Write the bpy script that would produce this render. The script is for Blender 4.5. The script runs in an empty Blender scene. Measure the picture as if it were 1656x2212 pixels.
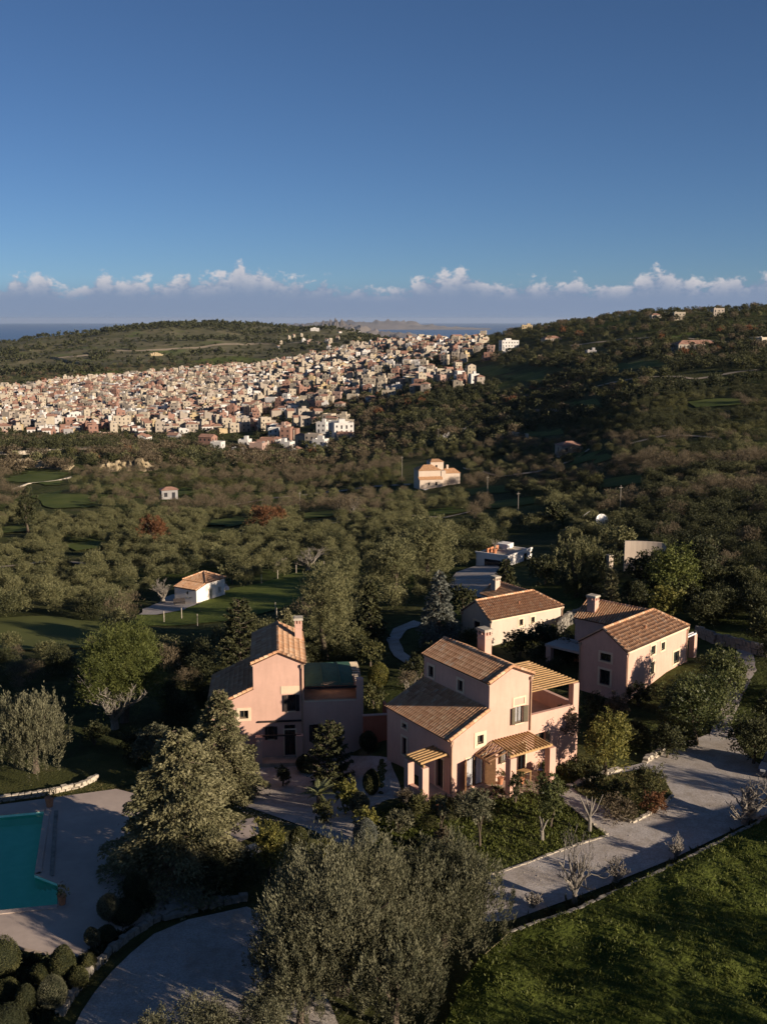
import bpy, bmesh, math, random
import numpy as np
from mathutils import Vector, Matrix
from mathutils.geometry import tessellate_polygon, delaunay_2d_cdt
R = math.radians
rng = np.random.default_rng(7)
random.seed(7)
scene = bpy.context.scene
# ------------------------------------------------------------------ camera
CAMH = 30.0
FPX, CX, CY = 2350.0, 828.0, 1106.0       # focal length measured on a 1656 x 2212 grid
PITCH = math.atan((1106 - 690) / FPX)
cam_d = bpy.data.cameras.new('camera')
cam = bpy.data.objects.new('camera', cam_d)
scene.collection.objects.link(cam)
cam.location = (0, 0, CAMH)
cam.rotation_euler = (math.pi / 2 - PITCH, 0, 0)
cam_d.sensor_fit = 'VERTICAL'
cam_d.sensor_height = 24.0
cam_d.lens = 24.0 * FPX / 2212.0
cam_d.clip_start = 0.5
cam_d.clip_end = 200000
scene.camera = cam
scene.render.resolution_x = 766
scene.render.resolution_y = 1024
# ------------------------------------------------------------------ light
SUN_EL, SUN_AZ = 15.5, -34.0              # the sun stands low to the right and a little behind the camera
sdir = Vector((math.cos(R(SUN_AZ)) * math.cos(R(SUN_EL)), math.sin(R(SUN_AZ)) * math.cos(R(SUN_EL)), math.sin(R(SUN_EL))))
sl = bpy.data.lights.new('sun', 'SUN')
sl.energy = 5.0
sl.color = (1.0, 0.83, 0.66)
sl.angle = R(0.55)
so = bpy.data.objects.new('sun', sl)
scene.collection.objects.link(so)
so.location = (60, -40, 80)
so.rotation_euler = sdir.to_track_quat('Z', 'Y').to_euler()
world = bpy.data.worlds.new('World')
scene.world = world
world.use_nodes = True
scene.view_settings.view_transform = 'Standard'
scene.view_settings.look = 'None'
scene.view_settings.gamma = 1
scene.view_settings.exposure = 0.68
scene.view_settings.use_curve_mapping = False
SKY_STRENGTH = 0.05


def build_world():
    nt = world.node_tree
    nt.nodes.clear()
    N, L = nt.nodes.new, nt.links.new

    def M(op, a, b=None, c=None, clamp=False):
        n = N('ShaderNodeMath'); n.operation = op; n.use_clamp = clamp
        for i, v in enumerate((a, b, c)):
            if v is None: continue
            if isinstance(v, (int, float)): n.inputs[i].default_value = v
            else: L(v, n.inputs[i])
        return n.outputs[0]

    def SS(x, lo, hi):
        n = N('ShaderNodeMapRange'); n.interpolation_type = 'SMOOTHSTEP'
        L(x, n.inputs['Value']); n.inputs['From Min'].default_value = lo; n.inputs['From Max'].default_value = hi
        return n.outputs[0]

    out = N('ShaderNodeOutputWorld')
    sky = N('ShaderNodeTexSky'); sky.sky_type = 'NISHITA'; sky.sun_disc = False
    sky.sun_elevation = R(SUN_EL)
    # azimuth measured clockwise from +Y
    sky.sun_rotation = math.atan2(sdir.x, sdir.y)
    sky.altitude = 250; sky.air_density = 0.6; sky.dust_density = 0.35; sky.ozone_density = 4.4
    bg = N('ShaderNodeBackground'); bg.inputs[1].default_value = SKY_STRENGTH
    L(sky.outputs[0], bg.inputs[0])
    tc = N('ShaderNodeTexCoord')
    sp = N('ShaderNodeSeparateXYZ'); L(tc.outputs['Generated'], sp.inputs[0])
    x, y, z = sp.outputs
    deg = 180 / math.pi
    el = M('MULTIPLY', M('ARCSINE', z), deg)
    az = M('MULTIPLY', M('ARCTAN2', x, y), deg)

    def noise(sx, sy, off, scale=1.0, detail=6, rough=0.55):
        cv = N('ShaderNodeCombineXYZ')
        L(M('MULTIPLY', az, sx), cv.inputs[0]); L(M('MULTIPLY', el, sy), cv.inputs[1]); cv.inputs[2].default_value = off
        n = N('ShaderNodeTexNoise'); n.inputs['Scale'].default_value = scale
        n.inputs['Detail'].default_value = detail; n.inputs['Roughness'].default_value = rough
        L(cv.outputs[0], n.inputs['Vector']); return n.outputs[0]
    big = noise(0.13, 0.0, 11.3, detail=1)
    mid = noise(0.50, 0.10, 2.6, detail=3)
    fine = noise(1.05, 1.5, 1.7, detail=8, rough=0.6)
    lit = noise(1.05, 1.5, 1.7, detail=8, rough=0.6)
    # height of the cloud tops in degrees
    top = M('ADD', M('MULTIPLY', M('SUBTRACT', big, 0.5), 2.2), M('MULTIPLY', M('SUBTRACT', mid, 0.42), 2.3))
    top = M('ADD', top, M('MULTIPLY', M('SUBTRACT', fine, 0.5), 2.6))
    top = M('ADD', top, 1.72)
    dens = SS(M('SUBTRACT', top, el), -0.05, 0.42)
    # soft lower veil
    veil = M('MULTIPLY', M('SUBTRACT', 1.0, SS(el, 0.7, 2.2)), 0.7)
    edge = M('SUBTRACT', 1.0, SS(M('SUBTRACT', top, el), 0.15, 1.5))
    bright = M('MULTIPLY', edge, SS(el, 0.7, 2.0), clamp=True)
    bright = M('MULTIPLY', bright, SS(fine, 0.38, 0.66), clamp=True)
    mixc = N('ShaderNodeMix'); mixc.data_type = 'RGBA'
    L(bright, mixc.inputs[0])
    mixc.inputs[6].default_value = (0.235, 0.30, 0.44, 1)
    mixc.inputs[7].default_value = (0.74, 0.69, 0.70, 1)
    cb = N('ShaderNodeBackground'); L(mixc.outputs[2], cb.inputs[0]); cb.inputs[1].default_value = 0.60
    vb = N('ShaderNodeBackground'); vb.inputs[0].default_value = (0.185, 0.295, 0.47, 1); vb.inputs[1].default_value = 0.58
    m1 = N('ShaderNodeMixShader'); L(veil, m1.inputs[0]); L(bg.outputs[0], m1.inputs[1]); L(vb.outputs[0], m1.inputs[2])
    m2 = N('ShaderNodeMixShader'); L(M('MULTIPLY', dens, 0.85), m2.inputs[0]); L(m1.outputs[0], m2.inputs[1]); L(cb.outputs[0], m2.inputs[2])
    L(m2.outputs[0], out.inputs[0])


build_world()

# ------------------------------------------------------------------ view helpers (used only to turn photo measurements into metres)


def ray(u, v):
    a = (u - CX) / FPX; b = (CY - v) / FPX
    return (a, math.cos(PITCH) + b * math.sin(PITCH), -math.sin(PITCH) + b * math.cos(PITCH))


def G(u, v, z=0.0):
    d = ray(u, v); t = (z - CAMH) / d[2]
    return (d[0] * t, d[1] * t)


def proj(x, y, z):
    d = y * math.cos(PITCH) - (z - CAMH) * math.sin(PITCH)
    up = y * math.sin(PITCH) + (z - CAMH) * math.cos(PITCH)
    return CX + FPX * x / d, CY - FPX * up / d


def projn(x, y, z):
    d = y * math.cos(PITCH) - (z - CAMH) * math.sin(PITCH)
    up = y * math.sin(PITCH) + (z - CAMH) * math.cos(PITCH)
    d = np.where(d < 1, 1, d)
    return CX + FPX * x / d, CY - FPX * up / d


def inpoly(u, v, poly):
    u = np.asarray(u, float); v = np.asarray(v, float)
    ins = np.zeros(u.shape, bool); n = len(poly); j = n - 1
    for i in range(n):
        xi, yi = poly[i]; xj, yj = poly[j]
        c = ((yi > v) != (yj > v)) & (u < (xj - xi) * (v - yi) / ((yj - yi) or 1e-9) + xi)
        ins ^= c; j = i
    return ins


# ------------------------------------------------------------------ terrain heights
TAB = {
    -300: [(1470, 100), (1400, 130), (1340, 150), (1250, 200), (1180, 260), (1100, 350), (1050, 440), (1015, 530), (985, 580), (960, 700), (940, 880), (850, 1450), (830, 1700), (800, 2300), (770, 3000)],
    0: [(1450, 105), (1400, 122), (1340, 142), (1250, 190), (1180, 240), (1100, 330), (1050, 420), (1018, 520), (984, 545), (960, 680), (940, 880), (850, 1450), (830, 1700), (780, 2300), (738, 3000)],
    300: [(1450, 100), (1400, 118), (1340, 140), (1250, 180), (1180, 230), (1100, 310), (1050, 400), (1018, 500), (984, 525), (965, 680), (948, 850), (815, 1600), (800, 1850), (740, 2500), (697, 3100)],
    450: [(1450, 99), (1340, 135), (1250, 170), (1180, 222), (1100, 305), (1050, 395), (1000, 540), (968, 690), (925, 880), (810, 1550), (792, 1880), (735, 2550), (693, 3100)],
    600: [(1450, 98), (1340, 130), (1250, 165), (1180, 215), (1100, 300), (1050, 390), (1000, 560), (965, 700), (900, 930), (800, 1500), (785, 1900), (730, 2600), (700, 3100)],
    740: [(1450, 96), (1340, 124), (1250, 162), (1180, 210), (1100, 290), (1050, 370), (1000, 500), (955, 650), (870, 940), (795, 1350), (768, 1650), (745, 2200), (707, 3000)],
    828: [(1450, 95), (1340, 120), (1250, 160), (1180, 205), (1100, 280), (1050, 350), (1000, 450), (950, 600), (850, 950), (800, 1200), (760, 1500), (745, 1750), (740, 2300), (727, 2900)],
    900: [(1450, 95), (1340, 119), (1250, 155), (1180, 200), (1100, 275), (1050, 340), (1000, 435), (920, 620), (840, 880), (790, 1130), (750, 1450), (740, 1650), (755, 2300), (775, 2900)],
    1000: [(1450, 95), (1340, 118), (1250, 150), (1180, 190), (1100, 270), (1050, 330), (1000, 420), (900, 650), (830, 850), (780, 1100), (738, 1400), (760, 1900)],
    1200: [(1450, 92), (1340, 115), (1200, 170), (1100, 250), (1000, 370), (900, 550), (800, 800), (725, 1100), (690, 1280), (712, 1700)],
    1400: [(1450, 92), (1300, 122), (1150, 185), (1050, 255), (950, 350), (850, 500), (760, 750), (700, 1000), (668, 1200), (700, 1700)],
    1656: [(1450, 92), (1300, 122), (1200, 152), (1100, 200), (1000, 280), (900, 390), (800, 560), (720, 800), (666, 1100), (700, 1700)],
    1950: [(1450, 92), (1290, 122), (1160, 165), (1040, 240), (930, 350), (830, 520), (740, 800), (672, 1100), (710, 1700)],
    2600: [(1420, 92), (1250, 125), (1110, 180), (980, 280), (880, 420), (790, 650), (710, 950), (675, 1200), (720, 1700)],
}
SEA_Z = -230.0
AZ = np.concatenate([np.arange(-180, -34, 4.0), np.arange(-34, 34.01, 0.3), np.arange(36, 181, 4.0)])
AZ[-1] = 180.0
RR = np.concatenate([[0.0], np.geomspace(6, 6500, 360)])


def build_height():
    us = sorted(TAB)
    azs = [math.degrees(math.atan((u - CX) / FPX)) for u in us]
    lr = np.log(np.maximum(RR, 1))
    cols = []
    for u in us:
        rr, zz = ([1, 40, 70, 82], [0, 0, 0, -.9]) if u > 800 else ([1, 40, 61, 70, 82], [0, 0, -.1, -1.9, -2.6])
        for v, r in TAB[u]:
            d = ray(u, v); z = CAMH + r * d[2] / math.hypot(d[0], d[1])
            rr.append(r); zz.append(z)
        last = rr[-1]
        rr += [last * 1.35, last * 1.9, 9000]; zz += [zz[-1] - 90, SEA_Z - 25, SEA_Z - 40]
        cols.append(np.interp(lr, np.log(rr), zz))
    # behind and beside the camera: gentle wooded slope, then down to the sea
    def side(h):
        return np.interp(lr, np.log([1, 70, 120, 300, 700, 1500, 2600, 3500, 9000]), [0, 0, 2, h * .4, h, h, h * .5, -150, SEA_Z - 40])
    azl = [-180, -120, -60] + azs + [75, 120, 180]
    cl = [side(40), side(20), side(-40)] + cols + [side(60), side(50), side(40)]
    Z = np.zeros((len(AZ), len(RR)))
    cl = np.array(cl)
    for j in range(len(RR)):
        Z[:, j] = np.interp(AZ, azl, cl[:, j])
    # smooth
    for k in range(10):
        Z[1:-1] = (Z[:-2] + 2 * Z[1:-1] + Z[2:]) / 4
    w = np.clip((RR - 90) / 60, 0, 1)
    for k in range(14):
        S = Z.copy(); S[:, 1:-1] = (Z[:, :-2] + 2 * Z[:, 1:-1] + Z[:, 2:]) / 4
        Z = Z * (1 - w) + S * w
    X = RR[None, :] * np.sin(np.radians(AZ))[:, None]; Y = RR[None, :] * np.cos(np.radians(AZ))[:, None]
    def fb(s, sd):
        g = np.random.default_rng(sd); t = 0
        for o in range(4):
            for q in range(3):
                a = g.uniform(0, 6.28); p = g.uniform(0, 6.28); k = 6.28 / s * 2 ** o * g.uniform(.7, 1.3)
                t = t + np.sin((X * math.cos(a) + Y * math.sin(a)) * k + p + 1.7 * np.sin((Y * math.cos(a) - X * math.sin(a)) * k * .6 + p)) * .5 ** o / 3
        return t
    amp = np.interp(RR, [0, 85, 130, 300, 1000, 3000, 6500], [0, 0, .35, 1.0, 2.6, 9, 9])[None, :]
    Z = Z + fb(60, 3) * amp * .35 * np.clip(900 / np.maximum(RR, 1), 0, 1)[None, :] + fb(420, 5) * amp
    return Z


HZ = build_height()
# pit below the swimming pool deck
PIT = [G(-370, 1805), G(-90, 1775), G(240, 1730), G(330, 1850), G(150, 1990), G(60, 2010), G(-90, 1995), G(-370, 2010)]
_X = RR[None, :] * np.sin(np.radians(AZ))[:, None]; _Y = RR[None, :] * np.cos(np.radians(AZ))[:, None]
HZ = np.where(inpoly(_X, _Y, PIT), HZ - 2.6, HZ)


def T(x, y):
    x = np.asarray(x, float); y = np.asarray(y, float)
    a = np.degrees(np.arctan2(x, y)); r = np.hypot(x, y)
    i = np.clip(np.searchsorted(AZ, a) - 1, 0, len(AZ) - 2); j = np.clip(np.searchsorted(RR, r) - 1, 0, len(RR) - 2)
    fa = np.clip((a - AZ[i]) / (AZ[i + 1] - AZ[i]), 0, 1); fr = np.clip((r - RR[j]) / (RR[j + 1] - RR[j]), 0, 1)
    return (HZ[i, j] * (1 - fa) + HZ[i + 1, j] * fa) * (1 - fr) + (HZ[i, j + 1] * (1 - fa) + HZ[i + 1, j + 1] * fa) * fr


def site(u, v, rmin=25):
    """the point of the terrain seen at a photo position"""
    d = np.array(ray(u, v)); hd = math.hypot(d[0], d[1])
    t = np.concatenate([np.arange(rmin, 500, .25), np.arange(500, 4500, 2.0)]) / hd
    x = d[0] * t; y = d[1] * t; z = CAMH + d[2] * t
    k = np.nonzero(z <= T(x, y))[0]
    if len(k) == 0: k = [len(t) - 1]
    k = k[0]
    return float(x[k]), float(y[k]), float(T(x[k], y[k]))


def depth(x, y, z):
    return y * math.cos(PITCH) - (z - CAMH) * math.sin(PITCH)


def ztop(x, y, v):
    """height at which a vertical line through x, y is seen at row v"""
    d = ray(CX, v)
    return CAMH + d[2] / d[1] * y


# ------------------------------------------------------------------ object helpers
COL = scene.collection


def tag(o, label=None, cat=None, group=None, kind=None):
    if label: o['label'] = label
    if cat: o['category'] = cat
    if group: o['group'] = group
    if kind: o['kind'] = kind
    return o


def link(o, parent=None):
    COL.objects.link(o)
    if parent is not None: o.parent = parent
    return o


def thing(name, label, cat, loc=(0, 0, 0), rz=0.0, group=None):
    o = bpy.data.objects.new(name, None)
    o.empty_display_size = 0.5
    o.location = loc; o.rotation_euler = (0, 0, rz)
    link(o)
    return tag(o, label, cat, group)


def obj(name, mesh, parent=None):
    o = bpy.data.objects.new(name, mesh)
    return link(o, parent)


def dup(o, parent=None):
    c = o.copy(); COL.objects.link(c)
    if parent is not None: c.parent = parent
    for ch in o.children: dup(ch, c)
    return c


class MB:
    def __init__(s): s.v = []; s.f = []; s.m = []; s.mi = 0
    def add(s, vs, fs):
        b = len(s.v); s.v += [tuple(p) for p in vs]; s.f += [tuple(b + i for i in f) for f in fs]; s.m += [s.mi] * len(fs); return s
    def box(s, x0, x1, y0, y1, z0, z1):
        return s.add([(x0, y0, z0), (x1, y0, z0), (x1, y1, z0), (x0, y1, z0), (x0, y0, z1), (x1, y0, z1), (x1, y1, z1), (x0, y1, z1)],
                     [(3, 2, 1, 0), (4, 5, 6, 7), (0, 1, 5, 4), (1, 2, 6, 5), (2, 3, 7, 6), (3, 0, 4, 7)])
    def bar(s, a, b, w, h, up=(0, 0, 1)):
        a = Vector(a); b = Vector(b); d = (b - a).normalized(); up = Vector(up)
        sx = d.cross(up).normalized() * w / 2; uz = sx.cross(d).normalized() * h / 2
        vs = [p + i * sx + j * uz for p in (a, b) for i, j in ((-1, -1), (1, -1), (1, 1), (-1, 1))]
        return s.add(vs, [(0, 1, 2, 3), (7, 6, 5, 4), (0, 4, 5, 1), (1, 5, 6, 2), (2, 6, 7, 3), (3, 7, 4, 0)])
    def tube(s, pts, rad, n=6, cap=True):
        pts = [Vector(p) for p in pts]
        if not hasattr(rad, '__len__'): rad = [rad] * len(pts)
        vs = []; fs = []
        for i, p in enumerate(pts):
            d = (pts[min(i + 1, len(pts) - 1)] - pts[max(i - 1, 0)])
            d = d.normalized() if d.length > 1e-9 else Vector((0, 0, 1))
            r = Vector((1, 0, 0)) if abs(d.x) < .8 else Vector((0, 1, 0))
            a = d.cross(r).normalized(); b = d.cross(a)
            for k in range(n):
                t = 2 * math.pi * k / n; vs.append(p + (a * math.cos(t) + b * math.sin(t)) * rad[i])
        for i in range(len(pts) - 1):
            for k in range(n):
                fs.append((i * n + k, i * n + (k + 1) % n, (i + 1) * n + (k + 1) % n, (i + 1) * n + k))
        if cap:
            fs.append(tuple(range(n - 1, -1, -1))); fs.append(tuple((len(pts) - 1) * n + k for k in range(n)))
        return s.add(vs, fs)
    def lathe(s, c, prof, n=12):
        vs = []; fs = []
        for r, z in prof:
            for k in range(n):
                t = 2 * math.pi * k / n; vs.append((c[0] + r * math.cos(t), c[1] + r * math.sin(t), c[2] + z))
        for i in range(len(prof) - 1):
            for k in range(n): fs.append((i * n + k, i * n + (k + 1) % n, (i + 1) * n + (k + 1) % n, (i + 1) * n + k))
        fs.append(tuple(range(n - 1, -1, -1))); fs.append(tuple((len(prof) - 1) * n + k for k in range(n)))
        return s.add(vs, fs)
    def prism(s, poly, fn):
        """fn(p, side) -> 3d point; side 0 / 1"""
        n = len(poly)
        vs = [fn(p, 0) for p in poly] + [fn(p, 1) for p in poly]
        fs = [tuple(range(n - 1, -1, -1)), tuple(range(n, 2 * n))] + [(i, (i + 1) % n, n + (i + 1) % n, n + i) for i in range(n)]
        return s.add(vs, fs)
    def panel(s, outer, holes, fn, depth):
        """wall face with real openings; fn((a, b), d) -> 3d, d = depth behind the face"""
        polys = [outer] + [[(h[0], h[2]), (h[1], h[2]), (h[1], h[3]), (h[0], h[3])] for h in holes]
        flat = [p for q in polys for p in q]
        tris = tessellate_polygon([[Vector((p[0], p[1], 0)) for p in q] for q in polys])
        s.add([fn(p, 0) for p in flat], tris)
        for q in polys[1:]:
            n = len(q)
            s.add([fn(p, 0) for p in q] + [fn(p, depth) for p in q], [(i, (i + 1) % n, n + (i + 1) % n, n + i) for i in range(n)])
        return s
    def mesh(s, name, mats, smooth=False):
        me = bpy.data.meshes.new(name); me.from_pydata(s.v, [], s.f)
        if not isinstance(mats, (list, tuple)): mats = [mats]
        for m in mats: me.materials.append(m)
        if len(mats) > 1: me.polygons.foreach_set('material_index', s.m)
        bm = bmesh.new(); bm.from_mesh(me); bmesh.ops.recalc_face_normals(bm, faces=bm.faces); bm.to_mesh(me); bm.free()
        if smooth: me.polygons.foreach_set('use_smooth', [True] * len(me.polygons))
        me.update(); return me
    def build(s, name, mats, parent=None, smooth=False):
        return obj(name, s.mesh(name, mats, smooth), parent)


def npmesh(name, V, F, mat, tint=None, smooth=False):
    """V (n,3), F (m,k) of equal sized faces"""
    me = bpy.data.meshes.new(name)
    V = np.asarray(V, np.float32); F = np.asarray(F, np.int32); k = F.shape[1]
    me.vertices.add(len(V)); me.vertices.foreach_set('co', V.ravel())
    me.loops.add(F.size); me.loops.foreach_set('vertex_index', F.ravel())
    me.polygons.add(len(F)); me.polygons.foreach_set('loop_start', np.arange(0, F.size, k, dtype=np.int32))
    me.polygons.foreach_set('loop_total', np.full(len(F), k, np.int32))
    if smooth: me.polygons.foreach_set('use_smooth', np.ones(len(F), bool))
    if tint is not None:
        a = me.attributes.new('tint', 'FLOAT', 'POINT'); a.data.foreach_set('value', np.asarray(tint, np.float32))
    me.update(calc_edges=True)
    for m in (mat if isinstance(mat, (list, tuple)) else [mat]): me.materials.append(m)
    return me


# ------------------------------------------------------------------ materials
def srgb(r, g, b):
    f = lambda c: (c / 255 / 12.92) if c / 255 <= 0.04045 else ((c / 255 + 0.055) / 1.055) ** 2.4
    return (f(r), f(g), f(b), 1)


class NT:
    def __init__(s, name):
        s.m = bpy.data.materials.new(name); s.m.use_nodes = True; s.nt = s.m.node_tree
        s.b = s.nt.nodes['Principled BSDF']; s.out = s.nt.nodes['Material Output']
    def N(s, t): return s.nt.nodes.new('ShaderNode' + t)
    def L(s, a, b): s.nt.links.new(a, b)
    def noise(s, scale, detail=4, rough=.5, coord='Object', vec=None, dist=0):
        n = s.N('TexNoise'); n.inputs['Scale'].default_value = scale; n.inputs['Detail'].default_value = detail
        n.inputs['Roughness'].default_value = rough; n.inputs['Distortion'].default_value = dist
        s.L(vec if vec is not None else s.co(coord), n.inputs['Vector']); return n.outputs[0]
    def co(s, c='Object'):
        n = s.N('TexCoord'); return n.outputs[c]
    def pos(s):
        return s.N('NewGeometry').outputs['Position']
    def ramp(s, fac, stops):
        n = s.N('ValToRGB'); s.L(fac, n.inputs[0]); e = n.color_ramp.elements
        while len(e) < len(stops): e.new(0.5)
        for i, (p, c) in enumerate(stops): e[i].position = p; e[i].color = c if len(c) == 4 else (*c, 1)
        return n.outputs[0]
    def mix(s, f, a, b, mode='MIX'):
        n = s.N('Mix'); n.data_type = 'RGBA'; n.blend_type = mode
        for i, v in ((0, f), (6, a), (7, b)):
            if hasattr(v, 'is_linked') or hasattr(v, 'links'): s.L(v, n.inputs[i])
            elif i == 0: n.inputs[0].default_value = v
            else: n.inputs[i].default_value = v if len(v) == 4 else (*v, 1)
        return n.outputs[2]
    def math(s, op, a, b=0.0):
        n = s.N('Math'); n.operation = op
        for i, v in enumerate((a, b)):
            if isinstance(v, (int, float)): n.inputs[i].default_value = v
            else: s.L(v, n.inputs[i])
        return n.outputs[0]
    def bump(s, h, strength=.3, dist=.05):
        n = s.N('Bump'); n.inputs['Strength'].default_value = strength; n.inputs['Distance'].default_value = dist
        s.L(h, n.inputs['Height']); s.L(n.outputs[0], s.b.inputs['Normal'])
    def base(s, c):
        if hasattr(c, 'links'): s.L(c, s.b.inputs['Base Color'])
        else: s.b.inputs['Base Color'].default_value = c if len(c) == 4 else (*c, 1)
    def rough(s, r, spec=.3): s.b.inputs['Roughness'].default_value = r; s.b.inputs['Specular IOR Level'].default_value = spec; return s


def mat_plain(name, c, rough=.8, spec=.3, var=.25, scale=3, bump=0, metal=0):
    t = NT(name); t.rough(rough, spec); t.b.inputs['Metallic'].default_value = metal
    n = t.noise(scale, 5, .6)
    c = c[:3]
    t.base(t.ramp(n, [(.3, tuple(x * (1 - var) for x in c)), (.7, tuple(min(1, x * (1 + var)) for x in c))]))
    if bump: t.bump(t.noise(scale * 8, 4), bump, .02)
    return t.m


def mat_stucco(name, c, var=.10):
    t = NT(name); t.rough(.9, .15); c = c[:3]
    n1 = t.noise(.45, 5, .65); n2 = t.noise(4, 4, .6)
    # faint vertical weathering
    mp = t.N('Mapping'); mp.inputs['Scale'].default_value = (2.6, 2.6, .35); t.L(t.co(), mp.inputs[0])
    n3 = t.noise(1.6, 5, .65, vec=mp.outputs[0])
    a = t.ramp(n1, [(.3, tuple(x * (1 - var) for x in c)), (.7, tuple(min(1, x * (1 + var)) for x in c))])
    b = t.mix(t.ramp(n3, [(.42, (0, 0, 0)), (.75, (.34, .34, .34))]), a, tuple(x * .72 for x in c))
    b = t.mix(t.ramp(n2, [(.35, (0, 0, 0)), (.8, (.16, .16, .16))]), b, tuple(min(1, x * 1.25) for x in c))
    t.base(b); t.bump(t.noise(30, 4), .25, .01)
    return t.m


def mat_leaf(name, dark, light, trans=.22, rough=.6):
    t = NT(name); t.rough(rough, .2)
    at = t.N('Attribute'); at.attribute_name = 'tint'
    oi = t.N('ObjectInfo')
    f = t.math('ADD', t.math('MULTIPLY', at.outputs['Fac'], .75), t.math('MULTIPLY', oi.outputs['Random'], .25))
    c = t.ramp(f, [(.1, dark), (.9, light)])
    t.base(c)
    tr = t.N('BsdfTranslucent'); t.L(c, tr.inputs[0])
    mx = t.N('MixShader'); mx.inputs[0].default_value = trans
    t.L(t.b.outputs[0], mx.inputs[1]); t.L(tr.outputs[0], mx.inputs[2]); t.L(mx.outputs[0], t.out.inputs[0])
    return t.m


def mat_tile(name='roof_tile', k=1.0):
    t = NT(name); t.rough(.85, .2)
    at = t.N('Attribute'); at.attribute_name = 'tint'
    n = t.noise(6, 4, .6)
    f = t.math('ADD', t.math('MULTIPLY', at.outputs['Fac'], .8), t.math('MULTIPLY', n, .25))
    t.base(t.ramp(f, [(.05, (.26 * k, .12 * k, .065 * k)), (.3, (.42 * k, .21 * k, .11 * k)), (.6, (.56 * k, .32 * k, .175 * k)), (.85, (.64 * k, .43 * k, .27 * k)), (1, (.46 * k, .39 * k, .30 * k))]))
    t.bump(t.noise(40, 4), .3, .01)
    return t.m


M_ = {}
M_['pink'] = mat_stucco('pink_stucco', (.575, .365, .28))
M_['red_wall'] = mat_stucco('terracotta_stucco', (.48, .16, .09))
M_['cream'] = mat_stucco('cream_stucco', (.52, .43, .34))
M_['cream_trim'] = mat_plain('cream_trim', (.66, .53, .37), .85, var=.06)
M_['white'] = mat_stucco('white_plaster', (.70, .66, .60))
M_['tile'] = mat_tile()
M_['tile_under'] = mat_plain('shaded_tile_channel', (.085, .038, .022), .9, var=.35, scale=5)  # colour darkened to deepen the shade between the tile columns
M_['wood'] = mat_plain('weathered_wood', (.40, .25, .11), .75, var=.25, scale=6)
M_['wood_brown'] = mat_plain('brown_wood', (.22, .12, .06), .6, var=.2, scale=5)
M_['wood_dark'] = mat_plain('dark_wood', (.028, .022, .02), .6, var=.2, scale=5)
M_['shutter_olive'] = mat_plain('olive_brown_paint', (.12, .10, .065), .6, var=.1)
M_['shutter_green'] = mat_plain('green_paint', (.09, .12, .085), .6, var=.1)
M_['green_slat'] = mat_plain('green_shade_slats', (.05, .12, .075), .7, var=.2)
M_['metal'] = mat_plain('grey_metal', (.35, .34, .32), .4, metal=.6)
M_['pipe'] = mat_plain('copper_brown_pipe', (.40, .26, .17), .5, var=.15)
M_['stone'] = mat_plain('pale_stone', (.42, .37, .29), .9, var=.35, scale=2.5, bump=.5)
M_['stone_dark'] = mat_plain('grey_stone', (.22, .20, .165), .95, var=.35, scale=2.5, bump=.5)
M_['terrace'] = mat_plain('terrace_tiles', (.48, .34, .24), .8, var=.12, scale=2)
M_['patio'] = mat_plain('patio_paving', (.40, .31, .23), .85, var=.2, scale=2, bump=.2)
M_['bark'] = mat_plain('bark', (.10, .078, .056), .95, var=.35, scale=8, bump=.5)
M_['bark_pale'] = mat_plain('pale_grey_bark', (.22, .195, .16), .9, var=.25, scale=8, bump=.4)
M_['terracotta'] = mat_plain('terracotta_pot', (.42, .18, .09), .8, var=.15)
M_['curtain'] = mat_plain('white_curtain', (.62, .61, .60), .9, var=.06)
M_['car_paint'] = mat_plain('dark_blue_car_paint', (.02, .03, .06), .25, .6, var=.05)
M_['rubber'] = mat_plain('black_rubber', (.012, .012, .012), .8, var=.1)
M_['white_paint'] = mat_plain('white_paint', (.72, .72, .70), .5, var=.04)
g = NT('window_glass'); g.rough(.08, .6); g.base((.012, .015, .018, 1)); M_['glass'] = g.m
M_['olive'] = mat_leaf('olive_leaves', (.066, .070, .038), (.20, .192, .115), .2)
M_['olive_far'] = mat_leaf('olive_grove_leaves', (.066, .072, .030), (.215, .205, .095), .2)
M_['cedar'] = mat_leaf('cedar_needles', (.092, .092, .042), (.255, .235, .125), .2)
M_['pine'] = mat_leaf('pine_needles', (.048, .062, .016), (.150, .165, .042), .25)
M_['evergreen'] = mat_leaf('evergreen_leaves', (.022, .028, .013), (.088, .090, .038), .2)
M_['broad'] = mat_leaf('glossy_leaves', (.035, .048, .016), (.135, .145, .052), .25, .45)
M_['yellow_leaf'] = mat_leaf('yellow_green_leaves', (.075, .085, .020), (.26, .23, .06), .3)
M_['silver'] = mat_leaf('silver_leaves', (.10, .11, .09), (.23, .24, .20), .2)
M_['tan'] = mat_leaf('dry_twigs', (.066, .052, .030), (.180, .142, .088), .15)
M_['rust'] = mat_leaf('rust_brown_leaves', (.10, .045, .020), (.24, .115, .052), .2)
M_['shrub'] = mat_leaf('shrub_leaves', (.034, .042, .016), (.128, .122, .044), .2)
M_['grass'] = mat_leaf('grass_blades', (.048, .064, .013), (.140, .155, .034), .3)
M_['dry_grass'] = mat_leaf('dry_grass', (.10, .09, .035), (.22, .19, .08), .3)


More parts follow.
